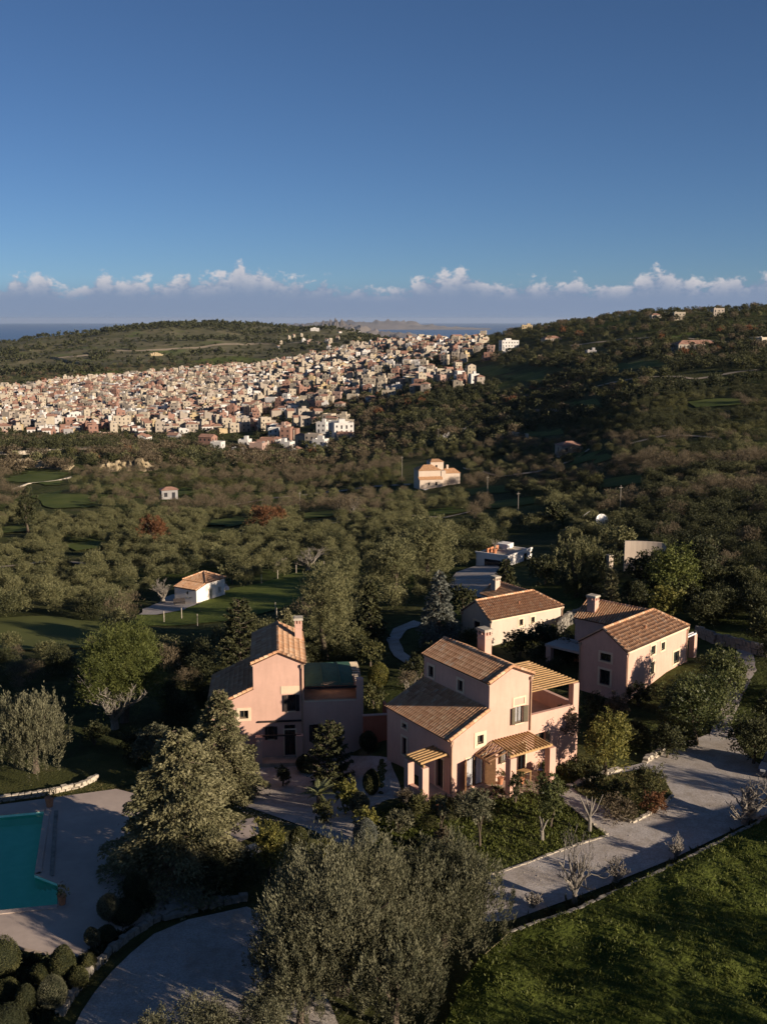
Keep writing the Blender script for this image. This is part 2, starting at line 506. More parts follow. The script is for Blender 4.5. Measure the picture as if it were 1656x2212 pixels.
def mat_gravel():
    t = NT('pale_gravel'); t.rough(.95, .1)
    n1 = t.noise(.35, 5, .6, vec=t.pos()); n2 = t.noise(9, 4, .7, vec=t.pos()); n3 = t.noise(1.4, 4, .6, vec=t.pos())
    a = t.ramp(n2, [(.3, (.30, .27, .24)), (.55, (.46, .42, .38)), (.8, (.60, .56, .51))])
    b = t.mix(t.ramp(n1, [(.42, (0, 0, 0)), (.68, (.5, .5, .5))]), a, (.27, .21, .155))
    c = t.mix(t.ramp(n3, [(.45, (0, 0, 0)), (.75, (.5, .5, .5))]), b, (.24, .21, .165))
    t.base(c); t.bump(t.noise(14, 3, vec=t.pos()), .6, .03)
    return t.m


M_['gravel'] = mat_gravel()


def mat_deck():
    t = NT('deck_concrete'); t.rough(.8, .2)
    n1 = t.noise(.25, 6, .65, vec=t.pos()); n2 = t.noise(2.2, 5, .6, vec=t.pos())
    a = t.ramp(n1, [(.3, (.36, .29, .24)), (.7, (.50, .41, .34))])
    t.base(t.mix(t.ramp(n2, [(.45, (0, 0, 0)), (.8, (.35, .35, .35))]), a, (.30, .25, .21)))
    t.bump(t.noise(10, 3, vec=t.pos()), .15, .02)
    return t.m


M_['deck'] = mat_deck()


def mat_lawn():
    t = NT('lawn'); t.rough(.95, .1)
    n1 = t.noise(.5, 6, .65, vec=t.pos()); n2 = t.noise(3, 5, .65, vec=t.pos())
    a = t.ramp(n1, [(.3, (.050, .056, .016)), (.6, (.080, .082, .026)), (.8, (.12, .10, .045))])
    t.base(t.mix(t.ramp(n2, [(.4, (0, 0, 0)), (.8, (.6, .6, .6))]), a, (.035, .045, .012)))
    t.bump(t.noise(6, 5, vec=t.pos()), .8, .12)
    return t.m


M_['lawn'] = mat_lawn()


def mat_ground():
    t = NT('ground_soil'); t.rough(.97, .05)
    p = t.pos()
    n1 = t.noise(.011, 6, .62, vec=p); n2 = t.noise(.06, 6, .65, vec=p); n3 = t.noise(.9, 5, .65, vec=p); n4 = t.noise(.0028, 5, .6, vec=p)
    a = t.ramp(n2, [(.28, (.034, .040, .014)), (.45, (.065, .074, .024)), (.6, (.10, .098, .038)), (.78, (.16, .135, .07))])
    b = t.mix(t.ramp(n1, [(.48, (0, 0, 0)), (.62, (.85, .85, .85))]), a, (.080, .115, .022))
    b = t.mix(t.ramp(n4, [(.50, (0, 0, 0)), (.62, (.45, .45, .45))]), b, (.11, .085, .05))
    c = t.mix(t.ramp(n3, [(.35, (.7, .7, .7)), (.7, (0, 0, 0))]), b, (.026, .028, .012))
    # paler ground of the far hill, blended in by distance from the origin
    ln = t.N('VectorMath'); ln.operation = 'LENGTH'; t.L(p, ln.inputs[0])
    far = t.N('MapRange'); far.inputs['From Min'].default_value = 1500; far.inputs['From Max'].default_value = 2000; t.L(ln.outputs['Value'], far.inputs['Value'])
    dry = t.ramp(t.noise(.018, 6, .7, vec=p), [(.3, (.075, .078, .038)), (.5, (.125, .118, .066)), (.7, (.19, .165, .105))])
    dry = t.mix(t.ramp(n1, [(.55, (0, 0, 0)), (.66, (.8, .8, .8))]), dry, (.10, .13, .04))
    c = t.mix(far.outputs[0], c, dry)
    # bare rock on steep faces
    ge = t.N('NewGeometry'); sp = t.N('SeparateXYZ'); t.L(ge.outputs['Normal'], sp.inputs[0])
    st = t.math('SUBTRACT', sp.outputs[2], t.math('MULTIPLY', t.noise(.15, 5, .6, vec=p), .08))
    c = t.mix(t.ramp(st, [(.80, (1, 1, 1)), (.86, (0, 0, 0))]), c, (.32, .26, .17))
    t.base(c); t.bump(t.noise(.6, 6, .7, vec=p), .6, .8)
    return t.m


M_['ground'] = mat_ground()


def mat_sea():
    t = NT('sea_water'); t.rough(.35, .5)
    n = t.noise(.00012, 4, .5, vec=t.pos())
    t.base(t.ramp(n, [(.3, (.012, .060, .150)), (.7, (.022, .085, .20))]))
    t.bump(t.noise(.01, 4, vec=t.pos()), .1, 2)
    return t.m


M_['sea'] = mat_sea()
# ------------------------------------------------------------------ terrain, sea, far headlands
def build_terrain():
    na, nr = len(AZ), len(RR)
    X = RR[None, :] * np.sin(np.radians(AZ))[:, None]; Y = RR[None, :] * np.cos(np.radians(AZ))[:, None]
    V = np.stack([X, Y, HZ], -1).reshape(-1, 3)
    i = np.arange(na - 1)[:, None]; j = np.arange(nr - 1)[None, :]
    a = i * nr + j
    F = np.stack([a, a + nr, a + nr + 1, a + 1], -1).reshape(-1, 4)
    o = obj('ground', npmesh('ground', V, F, M_['ground'], smooth=True)); tag(o, kind='structure')
    mb = MB(); n = 64
    mb.lathe((0, 0, SEA_Z), [(1, 0), (3000, 0), (9000, 0), (75000, 0)], n)
    mb.f = mb.f[:-2]; mb.m = mb.m[:-2]
    o = mb.build('sea', M_['sea']); tag(o, kind='structure')


def headland(name, u0, u1, vtop, dist, seed, amp=1.0):
    """a far mountainous coast standing in the sea"""
    g = np.random.default_rng(seed); n, m = 70, 14
    us = np.linspace(u0, u1, n); prof = 0
    for k in range(1, 9): prof = prof + np.sin(np.linspace(0, 6.28 * k * .8, n) + g.uniform(0, 6.28)) * .55 ** k
    prof = (prof - prof.min()) / (prof.max() - prof.min())
    env = np.sin(np.linspace(0, math.pi, n)) ** .55
    hv = (700 - vtop) / FPX * dist
    hts = hv * env * (.45 + .55 * prof) * amp
    V = []
    for q in range(m):
        f = q / (m - 1); s = math.sin(f * math.pi)
        for k in range(n):
            x = (us[k] - CX) / FPX * dist; y = dist + (f - .5) * dist * .12
            V.append((x * (1 + (f - .5) * .12), y, SEA_Z - 5 + hts[k] * s * (1 + .25 * g.normal()*s)))
    F = [(q * n + k, q * n + k + 1, (q + 1) * n + k + 1, (q + 1) * n + k) for q in range(m - 1) for k in range(n - 1)]
    o = obj(name, npmesh(name, V, F, M_['headland'], smooth=True)); tag(o, kind='structure')


M_['headland'] = mat_plain('bare_coast_rock', (.20, .17, .14), .95, var=.25, scale=.0008)
build_terrain()
hz = MB(); hz.box(-80000, 80000, -80000, 80000, SEA_Z - 60, 95)
t = NT('haze'); t.nt.nodes.remove(t.b); vo = t.N('VolumePrincipled'); vo.inputs['Color'].default_value = (.66, .80, 1, 1); vo.inputs['Density'].default_value = 1.3e-5; vo.inputs['Anisotropy'].default_value = .2
t.L(vo.outputs[0], t.out.inputs['Volume']); M_['haze'] = t.m
o = hz.build('haze', M_['haze']); tag(o, kind='stuff')
headland('distant_headland', 560, 905, 672, 17000, 4)
headland('distant_islet', 822, 872, 686, 13000, 9)
headland('distant_mountains', 470, 1060, 684, 30000, 14)


# ------------------------------------------------------------------ ground sheets
def sheet(name, uv, mat, off=.03, step=1.2, world_pts=None, zfn=None, edge=None):
    P = world_pts or [site(u, v)[:2] for u, v in uv]
    D = []
    for i in range(len(P)):
        a = Vector(P[i]); b = Vector(P[(i + 1) % len(P)]); n = max(1, int((b - a).length / step))
        for k in range(n):
            q = a + (b - a) * k / n
            w = 0 if edge is None else edge * (math.sin(q.x * 2.1 + q.y * 1.3) + .6 * math.sin(q.x * 5.3 - q.y * 3.7))
            D.append(Vector((q.x + w, q.y + w * .6)))
    n0 = len(D)
    xs = [p.x for p in D]; ys = [p.y for p in D]
    gx, gy = np.meshgrid(np.arange(min(xs), max(xs), step), np.arange(min(ys), max(ys), step))
    gx = gx.ravel() + .17; gy = gy.ravel() + .11
    ok = inpoly(gx, gy, [(p.x, p.y) for p in D])
    pts = D + [Vector((a, b)) for a, b in zip(gx[ok], gy[ok])]
    r = delaunay_2d_cdt(pts, [(i, (i + 1) % n0) for i in range(n0)], [list(range(n0))], 1, 1e-4)
    vs = r[0]; X = np.array([p.x for p in vs]); Y = np.array([p.y for p in vs])
    Z = (T(X, Y) if zfn is None else zfn(X, Y)) + off
    return name, np.stack([X, Y, Z], -1), [f for f in r[2]], mat


def put_sheet(*a, kind='structure', **k):
    name, V, F, mat = sheet(*a, **k)
    me = bpy.data.meshes.new(name); me.from_pydata(V.tolist(), [], F); me.materials.append(mat); me.update()
    o = obj(name, me); tag(o, kind=kind); return o


DRIVE = [(1000, 1965), (1040, 1995), (1100, 1996), (1250, 1940), (1450, 1858), (1656, 1760), (1790, 1700), (1790, 1650), (1656, 1668), (1605, 1625), (1578, 1570), (1600, 1510), (1632, 1450), (1622, 1395),
         (1590, 1405), (1586, 1470), (1556, 1535), (1532, 1588), (1455, 1612), (1385, 1650), (1340, 1662), (1306, 1676), (1232, 1706), (1205, 1722), (1312, 1806), (1180, 1848), (1050, 1896), (1000, 1920)]
put_sheet('driveway', DRIVE, M_['gravel'], .05, edge=.06)
GARDEN = [(1000, 1917), (1050, 1893), (1180, 1846), (1308, 1805), (1203, 1724), (1140, 1700), (975, 1722), (880, 1735), (800, 1755), (800, 1860)]
put_sheet('garden_lawn', GARDEN, M_['lawn'], .03, edge=.05)
ISLAND = [(1240, 1710), (1298, 1744), (1364, 1778), (1430, 1741), (1452, 1720), (1433, 1688), (1381, 1666), (1309, 1681)]
put_sheet('planting_bed', ISLAND, M_['lawn'], .12, edge=.05)
COURT = [(505, 1690), (560, 1652), (650, 1652), (740, 1632), (842, 1640), (870, 1722), (800, 1745), (790, 1790), (760, 1838), (690, 1805), (620, 1775), (540, 1745)]
put_sheet('courtyard_gravel', COURT, M_['gravel'], .05, edge=.06)
put_sheet('pool_lawn', [(-440, 1720), (0, 1667), (100, 1652), (205, 1628), (290, 1645), (300, 1695), (250, 1703), (0, 1738), (-440, 1783)], M_['lawn'], .04)
put_sheet('lower_driveway', [(120, 2300), (175, 2190), (240, 2105), (330, 2025), (405, 1992), (530, 1962), (640, 2000), (760, 2300)], M_['gravel'], .05, edge=.05)
put_sheet('service_yard', [(965, 1262), (985, 1238), (1050, 1216), (1108, 1236), (1085, 1262), (1052, 1292), (1000, 1292)], M_['gravel'], .12, step=1.5)
put_sheet('garden_path', [(893, 1342), (920, 1350), (878, 1362), (862, 1385), (872, 1410), (905, 1432), (893, 1445), (850, 1420), (834, 1385), (850, 1360)], M_['gravel'], .10, edge=.04)
HUTYARD = [(310, 1318), (352, 1300), (360, 1290), (470, 1262), (482, 1272), (430, 1305), (395, 1320), (340, 1330), (300, 1330)]
put_sheet('hut_yard', HUTYARD, M_['gravel'], .15, step=1.5, edge=.15)
MEADOW = [(262, 1352), (315, 1320), (345, 1331), (430, 1307), (482, 1276), (560, 1262), (645, 1236), (705, 1248), (660, 1300), (520, 1340), (400, 1352)]
t = NT('meadow_grass'); t.rough(.97, .05); t.base(t.mix(t.ramp(t.noise(1.3, 5, .65, vec=t.pos()), [(.35, (.6, .6, .6)), (.7, (0, 0, 0))]), t.ramp(t.noise(.15, 5, .6, vec=t.pos()), [(.3, (.10, .14, .026)), (.7, (.18, .20, .05))]), (.05, .065, .018))); t.bump(t.noise(4, 5, vec=t.pos()), .8, .12); M_['meadow'] = t.m
put_sheet('meadow', MEADOW, M_['meadow'], .12, step=2, edge=.3)
FIELD = [(-120, 1345), (100, 1332), (215, 1345), (235, 1365), (200, 1400), (-120, 1412)]
def mat_field():
    t = NT('ploughed_grass'); t.rough(.97, .05); p = t.pos()
    w = t.N('TexWave'); w.inputs['Scale'].default_value = .55; w.inputs['Distortion'].default_value = 2.5; w.bands_direction = 'Y'; t.L(p, w.inputs[0])
    n = t.noise(.3, 5, .6, vec=p)
    a = t.ramp(w.outputs[1], [(.2, (.075, .09, .026)), (.7, (.15, .155, .05))])
    t.base(t.mix(n, a, (.11, .12, .04))); return t.m
put_sheet('grass_field', FIELD, mat_field(), .12, step=2.5, edge=.4)
for nm, pl in (('green_field', [(60, 1075), (110, 1062), (200, 1075), (190, 1098), (120, 1100)]), ('green_field', [(0, 1040), (60, 1018), (150, 1022), (120, 1050)]), ('green_field', [(200, 1010), (300, 1012), (330, 1040), (240, 1035)]),
               ('green_field', [(1225, 985), (1300, 978), (1330, 990), (1290, 1002), (1230, 1000)]), ('green_field', [(985, 800), (1060, 790), (1110, 803), (1060, 815)]), ('green_field', [(1080, 815), (1180, 800), (1170, 830)]),
               ('green_field', [(160, 802), (240, 792), (280, 806), (190, 815)]), ('green_field', [(400, 782), (520, 770), (600, 782), (480, 794)]), ('green_field', [(1400, 722), (1480, 716), (1520, 726), (1440, 734)])):
    if nm not in M_: 
        t = NT('bright_field_grass'); t.rough(.97, .05); t.base(t.ramp(t.noise(.08, 5, .6, vec=t.pos()), [(.3, (.065, .09, .022)), (.7, (.12, .135, .04))])); M_[nm] = t.m
    put_sheet(nm, pl, M_[nm], .3, step=4, edge=2.2)


# raised lawn beyond the driveway with its bank
BANKH = .9
BANK = [G(1030, 2075, BANKH), G(1100, 2012, BANKH), G(1245, 1962, BANKH), G(1430, 1880, BANKH), G(1656, 1765, BANKH), G(1860, 1668, BANKH), (52, 62), (58, 20), (-2, 18), G(960, 2215, BANKH), G(1000, 2120, BANKH)]
def bank_z(X, Y):
    d = np.full(np.shape(X), 1e9)
    for i in range(len(BANK)):
        ax, ay = BANK[i]; bx, by = BANK[(i + 1) % len(BANK)]
        t = np.clip(((X - ax) * (bx - ax) + (Y - ay) * (by - ay)) / ((bx - ax) ** 2 + (by - ay) ** 2), 0, 1)
        d = np.minimum(d, np.hypot(X - ax - t * (bx - ax), Y - ay - t * (by - ay)))
    w = np.clip(d / 1.2, 0, 1)
    g = np.random.default_rng(3); h = 0
    for o in range(5):
        k = .7 * 1.8 ** o
        for q in range(3):
            a, p = g.uniform(0, 6.28, 2); h = h + np.sin((X * math.cos(a) + Y * math.sin(a)) * k + p + 1.3 * np.sin(X * k * .7 + Y * k * .5 + p)) * .55 ** o / 3
    return BANKH + .30 * h * (.25 + .75 * w) + .15 * w
M_['rough_grass'] = (lambda t: (t.rough(.97, .05), t.base(t.mix(t.ramp(t.noise(2.2, 5, .7, vec=t.pos()), [(.35, (.6, .6, .6)), (.7, (0, 0, 0))]), t.ramp(t.noise(.35, 5, .6, vec=t.pos()), [(.3, (.062, .080, .014)), (.7, (.105, .125, .026))]), (.022, .030, .008))), t.bump(t.noise(5, 5, vec=t.pos()), .9, .15), t.m)[-1])(NT('rough_meadow_grass'))
put_sheet('upper_lawn', None, M_['rough_grass'], 0, step=.42, world_pts=BANK, zfn=bank_z)
bw = MB()
for i in range(len(BANK)):
    a = BANK[i]; b = BANK[(i + 1) % len(BANK)]; n = max(1, int(math.dist(a, b) / 2))
    for k in range(n):
        p = [a[j] + (b[j] - a[j]) * k / n for j in (0, 1)]; q = [a[j] + (b[j] - a[j]) * (k + 1) / n for j in (0, 1)]
        bw.add([(p[0], p[1], -.3), (q[0], q[1], -.3), (q[0], q[1], BANKH - .02), (p[0], p[1], BANKH - .02)], [(0, 1, 2, 3)])
o = bw.build('lawn_bank', M_['ground']); tag(o, kind='structure')


# stone kerb rows and dry-stone walls: every stone its own piece while they can be told apart
def stone_mesh(i, mat):
    g = random.Random(50 + i); mb = MB(); mb.box(-.5, .5, -.5, .5, 0, 1)
    mb.v = [(x + g.uniform(-.13, .13), y + g.uniform(-.13, .13), z + (g.uniform(-.16, .1) if z > 0 else 0)) for x, y, z in mb.v]
    return mb.mesh('stone', mat)
STONES = [stone_mesh(i, M_['stone']) for i in range(6)]
STONES_D = [stone_mesh(i, M_['stone_dark']) for i in range(6)]


def stone_wall(label, pts, h, w, s, group=None, courses=1, dark=False, cat='stone wall', z0=None, name='stone_wall'):
    root = thing(name, label, cat, (pts[0][0], pts[0][1], float(T(*pts[0])) if z0 is None else z0), 0, group)
    ox, oy, oz = root.location; src = STONES_D if dark else STONES; n = 0
    g = random.Random(int(pts[0][0] * 10))
    for c in range(courses):
        for i in range(len(pts) - 1):
            a = Vector(pts[i]); b = Vector(pts[i + 1]); L = (b - a).length; k = max(1, int(L / s))
            an = math.atan2((b - a).y, (b - a).x)
            for q in range(k):
                if n >= 300: break
                f = (q + .5 + (.5 if c % 2 else 0) * .8) / k
                if f > 1: continue
                p = a + (b - a) * f; zz = float(T(p.x, p.y)) if z0 is None else z0
                o = obj('stone', src[g.randrange(6)], root)
                o.location = (p.x - ox + g.uniform(-.04, .04), p.y - oy + g.uniform(-.04, .04), zz - oz + c * h / courses - (.05 if c == 0 else 0))
                o.rotation_euler = (g.uniform(-.06, .06), g.uniform(-.06, .06), an + g.uniform(-.12, .12))
                o.scale = (L / k * g.uniform(.82, 1.02), w * g.uniform(.8, 1.1), h / courses * g.uniform(.95, 1.2)); n += 1
    return root


def W2(uv, z=0): return [G(u, v, z) for u, v in uv]
stone_wall('low pale stone wall behind the pool lawn, under the left olive tree', W2([(-60, 1676), (0, 1668), (60, 1661), (110, 1652), (165, 1640), (205, 1622)]), .42, .32, .36, courses=2)
stone_wall('row of pale edging stones round the front of the oval planting bed', W2([(1298, 1744), (1330, 1762), (1364, 1779), (1400, 1761), (1430, 1742), (1453, 1722)]), .2, .25, .38, cat='stone edging', name='stone_edging')
stone_wall('straight row of edging stones between the front lawn and the gravel path', W2([(1205, 1722), (1240, 1750), (1275, 1778), (1312, 1806)]), .18, .22, .4, cat='stone edging', name='stone_edging')
stone_wall('thin kerb of stones along the driveway side of the front lawn', W2([(1050, 1895), (1120, 1872), (1220, 1835), (1312, 1806)]), .14, .16, .45, cat='stone edging', name='stone_edging')
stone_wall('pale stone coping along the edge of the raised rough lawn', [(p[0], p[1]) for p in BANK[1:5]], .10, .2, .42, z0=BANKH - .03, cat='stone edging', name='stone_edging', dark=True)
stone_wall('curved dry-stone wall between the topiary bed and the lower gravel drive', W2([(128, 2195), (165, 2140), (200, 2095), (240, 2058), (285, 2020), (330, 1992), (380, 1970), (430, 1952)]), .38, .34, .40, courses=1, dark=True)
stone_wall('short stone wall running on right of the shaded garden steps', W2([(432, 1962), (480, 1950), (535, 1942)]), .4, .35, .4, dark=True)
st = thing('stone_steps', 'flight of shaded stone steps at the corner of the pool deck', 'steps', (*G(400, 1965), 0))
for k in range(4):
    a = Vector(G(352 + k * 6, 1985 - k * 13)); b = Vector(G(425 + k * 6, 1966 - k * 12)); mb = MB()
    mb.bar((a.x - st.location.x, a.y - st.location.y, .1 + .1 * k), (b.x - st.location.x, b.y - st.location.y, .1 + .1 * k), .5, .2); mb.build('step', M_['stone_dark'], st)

# ------------------------------------------------------------------ swimming pool and deck
DZ = .12
deck_uv = [(-440, 1785), (0, 1738), (252, 1704), (300, 1716), (360, 1770), (400, 1800), (395, 1945), (330, 1980), (250, 2012), (168, 2066), (120, 2062), (0, 2035), (-440, 2050)]
pool_uv = [(-340, 1793), (0, 1762), (96, 1753), (75, 1890), (126, 1910), (125, 1955), (0, 1968), (-340, 2002)]
outer = [G(u, v, DZ) for u, v in deck_uv]; inner = [G(u, v, DZ) for u, v in pool_uv]
mb = MB()
tris = tessellate_polygon([[Vector((*p, 0)) for p in outer], [Vector((*p, 0)) for p in inner]])
mb.add([(*p, DZ) for p in outer + inner], tris)
n = len(outer); mb.add([(*p, DZ) for p in outer] + [(*p, -.6) for p in outer], [(i, (i + 1) % n, n + (i + 1) % n, n + i) for i in range(n)])
o = mb.build('pool_deck', M_['deck']); tag(o, kind='structure')
t = NT('pool_plaster'); t.rough(.6, .3); t.base(t.ramp(t.noise(1.5, 4, vec=t.pos()), [(.3, (.36, .80, .60)), (.7, (.44, .88, .68))])); M_['pool'] = t.m
t = NT('pool_water'); nt = t.nt
tr = t.N('BsdfTransparent'); tr.inputs[0].default_value = (.56, .98, .88, 1)
gl = t.N('BsdfGlossy'); gl.inputs['Roughness'].default_value = .04; gl.inputs[0].default_value = (1, 1, 1, 1)
fr = t.N('Fresnel'); fr.inputs[0].default_value = 1.2; mx = t.N('MixShader')
bp = t.N('Bump'); bp.inputs['Strength'].default_value = .12; bp.inputs['Distance'].default_value = .05; t.L(t.noise(2.5, 3, vec=t.pos()), bp.inputs['Height'])
t.L(bp.outputs[0], gl.inputs['Normal']); t.L(fr.outputs[0], mx.inputs[0]); t.L(tr.outputs[0], mx.inputs[1]); t.L(gl.outputs[0], mx.inputs[2]); t.L(mx.outputs[0], t.out.inputs[0])
M_['water'] = t.m
pool = thing('swimming_pool', 'turquoise swimming pool with an alcove of steps, cut off by the left edge', 'swimming pool', (*inner[3], DZ))
px, py = inner[3]; n = len(inner)
mb = MB(); loc = [(p[0] - px, p[1] - py) for p in inner]
mb.add([(*p, 0) for p in loc] + [(*p, -.75) for p in loc], [(i, (i + 1) % n, n + (i + 1) % n, n + i) for i in range(n)])
mb.add([(*p, -.75) for p in loc], tessellate_polygon([[Vector((*p, 0)) for p in loc]]))
mb.build('basin', M_['pool'], pool)
mb = MB(); mb.add([(*p, -.14) for p in loc], tessellate_polygon([[Vector((*p, 0)) for p in loc]])); 
wm_ = bpy.data.meshes.new('water'); wt_ = [tuple(t_) for t_ in mb.f]
wt_ = [t_ if ((Vector(mb.v[t_[1]]) - Vector(mb.v[t_[0]])).cross(Vector(mb.v[t_[2]]) - Vector(mb.v[t_[0]]))).z > 0 else t_[::-1] for t_ in wt_]
wm_.from_pydata(mb.v, [], wt_); wm_.materials.append(M_['water']); obj('water', wm_, pool)
A0, A1, A2, A3 = Vector(G(76, 1899, DZ)), Vector(G(124, 1917, DZ)), Vector(G(123, 1950, DZ)), Vector(G(70, 1958, DZ))
for k in range(4):   # steps going down from the alcove's far side towards the pool
    f0 = k / 4; q = [A1.lerp(A0, f0), A1.lerp(A0, f0 + .25), A2.lerp(A3, f0 + .25), A2.lerp(A3, f0)]
    mb = MB(); zt = -.20 - .13 * k
    mb.prism([(p.x - px, p.y - py) for p in q], lambda p, s, zt=zt: (p[0], p[1], zt if s else -.74))
    mb.build('step', M_['pool'], pool)
# raised coping line right of the pool
cp = MB()
for a, b in (((96, 1753), (75, 1890)), ((75, 1890), (126, 1910)), ((126, 1910), (125, 1955)), ((125, 1955), (0, 1968)), ((0, 1968), (-340, 2002)), ((-340, 1793), (0, 1762)), ((0, 1762), (96, 1753))):
    A = Vector(G(*a, DZ)); B = Vector(G(*b, DZ)); d = (B - A).normalized(); nn = Vector((-d.y, d.x)) * .17
    if abs(a[0] - 96) < 1 or a[0] == 75 and b[0] == 126: pass
    cp.bar((A.x - px + nn.x, A.y - py + nn.y, .022), (B.x - px + nn.x, B.y - py + nn.y, .022), .34, .05)
cp.build('coping', M_['deck'], pool)
dc = MB(); A = Vector(G(122, 1752, DZ)); B = Vector(G(112, 1893, DZ)); dc.bar((A.x, A.y, DZ + .01), (B.x, B.y, DZ + .01), .22, .05)
o = dc.build('drain_channel', M_['stone_dark']); tag(o, 'narrow dark overflow channel in the deck beside the pool', 'drain')
# ------------------------------------------------------------------ foliage
def unit(a): return a / np.maximum(np.linalg.norm(a, axis=-1, keepdims=True), 1e-9)


def leaves(name, P, D, L, Wd, mat, tint, rg, droop=None, out=None, face=.6):
    """rhombic leaves / sprays: base P, direction D, length L, width Wd"""
    n = len(P); D = unit(D)
    if out is None: q = rg.normal(size=(n, 3))
    else: q = unit(out) * face + rg.normal(size=(n, 3)) * (1 - face) * .8      # leaves mostly turn their face outwards
    S = unit(np.cross(D, q)); Nn = np.cross(S, D)
    L = np.broadcast_to(L, (n,))[:, None]; Wd = np.broadcast_to(Wd, (n,))[:, None]
    b = P; t = P + D * L
    if droop is not None: t = t + np.array([0, 0, -1.0]) * droop[:, None] * L
    m = (b + t) / 2 + Nn * L * .12
    V = np.stack([b, m - S * Wd / 2, t, m + S * Wd / 2], 1).reshape(-1, 3)
    F = np.arange(4 * n).reshape(-1, 4)
    return npmesh(name, V, F, mat, np.repeat(tint, 4))


def lobes_for(rg, w, h, n, squat=.5, base=.3):
    """a handful of overlapping lobes filling a crown w wide, h high, from z=base*h"""
    out = []
    for i in range(n):
        a = rg.uniform(0, 6.28); r = w / 2 * math.sqrt(rg.uniform(0, 1)) * .68
        z = h * (base + (1 - base) * rg.uniform(.22, .78))
        k = rg.uniform(.30, .46)
        out.append((r * math.cos(a), r * math.sin(a), z, w * k * .62, w * k * .62, (1 - base) * h * k * squat * 1.3))
    out.append((0, 0, h * (base + (1 - base) * .5), w * .36, w * .36, (1 - base) * h * .42))
    o = np.array(out)
    o[:, 5] = np.minimum(o[:, 5], (1 - base) * h * .42)
    o[:, 2] = np.minimum(o[:, 2], h * .97 - o[:, 5]); o[:, 2] = np.maximum(o[:, 2], base * h + o[:, 5] * .8)
    rr = np.hypot(o[:, 0], o[:, 1]); k = np.minimum(1, np.maximum(0, (w * .5 - o[:, 3])) / np.maximum(rr, 1e-6)); o[:, 0] *= k; o[:, 1] *= k
    return o


def crown(name, mat, w, h, n, leaf, rg, lobes=None, nl=9, clump=40, base=.25, up=.5, spread=.55, lw=.35, squat=1.0, shell=.75, sig=.05, droop=None, tdark=0, face=.62, zs=1.0):
    lb = lobes_for(rg, w, h, nl, squat, base) if lobes is None else np.array(lobes, float)
    vol = lb[:, 3] * lb[:, 4] * lb[:, 5]; pr = vol ** .67; pr /= pr.sum()
    nc = max(4, n // clump)
    li = rg.choice(len(lb), nc, p=pr)
    d = unit(rg.normal(size=(nc, 3))); d[:, 2] = np.where(d[:, 2] < -.55, -d[:, 2] * .6, d[:, 2])
    rad = shell + (1 - shell) * rg.uniform(0, 1, nc) ** .5 + rg.normal(0, .06, nc)
    C = lb[li, :3] + d * lb[li, 3:6] * rad[:, None]
    k = np.repeat(np.arange(nc), clump); m = len(k)
    s = sig * w * rg.uniform(.5, 1.3, nc)[k]
    P = C[k] + rg.normal(size=(m, 3)) * s[:, None] * np.array([1, 1, zs])
    D = d[k] * .6 + rg.normal(size=(m, 3)) * spread + np.array([0, 0, up])
    tint = np.clip(rg.uniform(.05, .95, nc)[k] + rg.normal(0, .12, m), 0, 1)
    L = leaf * rg.uniform(.6, 1.4, m)
    return leaves(name, P, D, L, L * lw, mat, tint, rg, None if droop is None else np.full(m, droop), out=d[k] + np.array([0, 0, .15]), face=face)


def twig_tree(mb, rg, base, h, spread=.5, depth_=4, r0=.12, nb=3, bend=.25, upb=.5):
    """recursive bare branching"""
    def rec(p, d, L, r, k):
        n = 4; pts = [p]; q = p.copy(); dd = d.copy()
        for i in range(n):
            dd = unit(dd + rg.normal(size=3) * bend * .5 + np.array([0, 0, upb * .12])); q = q + dd * L / n; pts.append(q.copy())
        rr = [r * (1 - .45 * i / n) for i in range(n + 1)]
        mb.tube(pts, rr, 6 if k >= depth_ - 1 else (4 if k > 1 else 3), cap=False)
        if k <= 0: return
        for i in range(nb + (rg.random() < .5)):
            s = int(rg.integers(2, n + 1)); sd = unit(rg.normal(size=3)); sd = unit(sd - dd * (sd @ dd))
            nd = unit(dd * (1 - spread * .5) + sd * spread + np.array([0, 0, upb * .35]))
            rec(pts[s], nd, L * rg.uniform(.55, .8), rr[s] * .62, k - 1)
    rec(np.array(base, float), np.array([0, 0, 1.0]), h, r0, depth_)


def trunk(rg, h, r, w, n=6, mat=None, lean=.1, name='trunk', parent=None, fork=.35):
    mb = MB(); top = Vector((rg.normal() * lean * h, rg.normal() * lean * h, h * .55))
    mb.tube([(0, 0, -.3), (top.x * .2, top.y * .2, h * .12), (top.x * .5, top.y * .5, h * fork)], [r * 1.35, r, r * .8], 8)
    b = Vector((top.x * .5, top.y * .5, h * fork - .05))
    for i in range(n):
        a = 6.28 * (i + rg.random() * .6) / n; q = rg.uniform(.45, .8)
        e = Vector((math.cos(a) * w * .36 * q, math.sin(a) * w * .36 * q, h * rg.uniform(.6, .85)))
        m = b.lerp(e, .5) + Vector((rg.normal() * .1, rg.normal() * .1, .08 * h))
        mb.tube([b, m, e], [r * .5, r * .3, r * .1], 5, cap=False)
    return mb.build(name, mat or M_['bark'], parent)


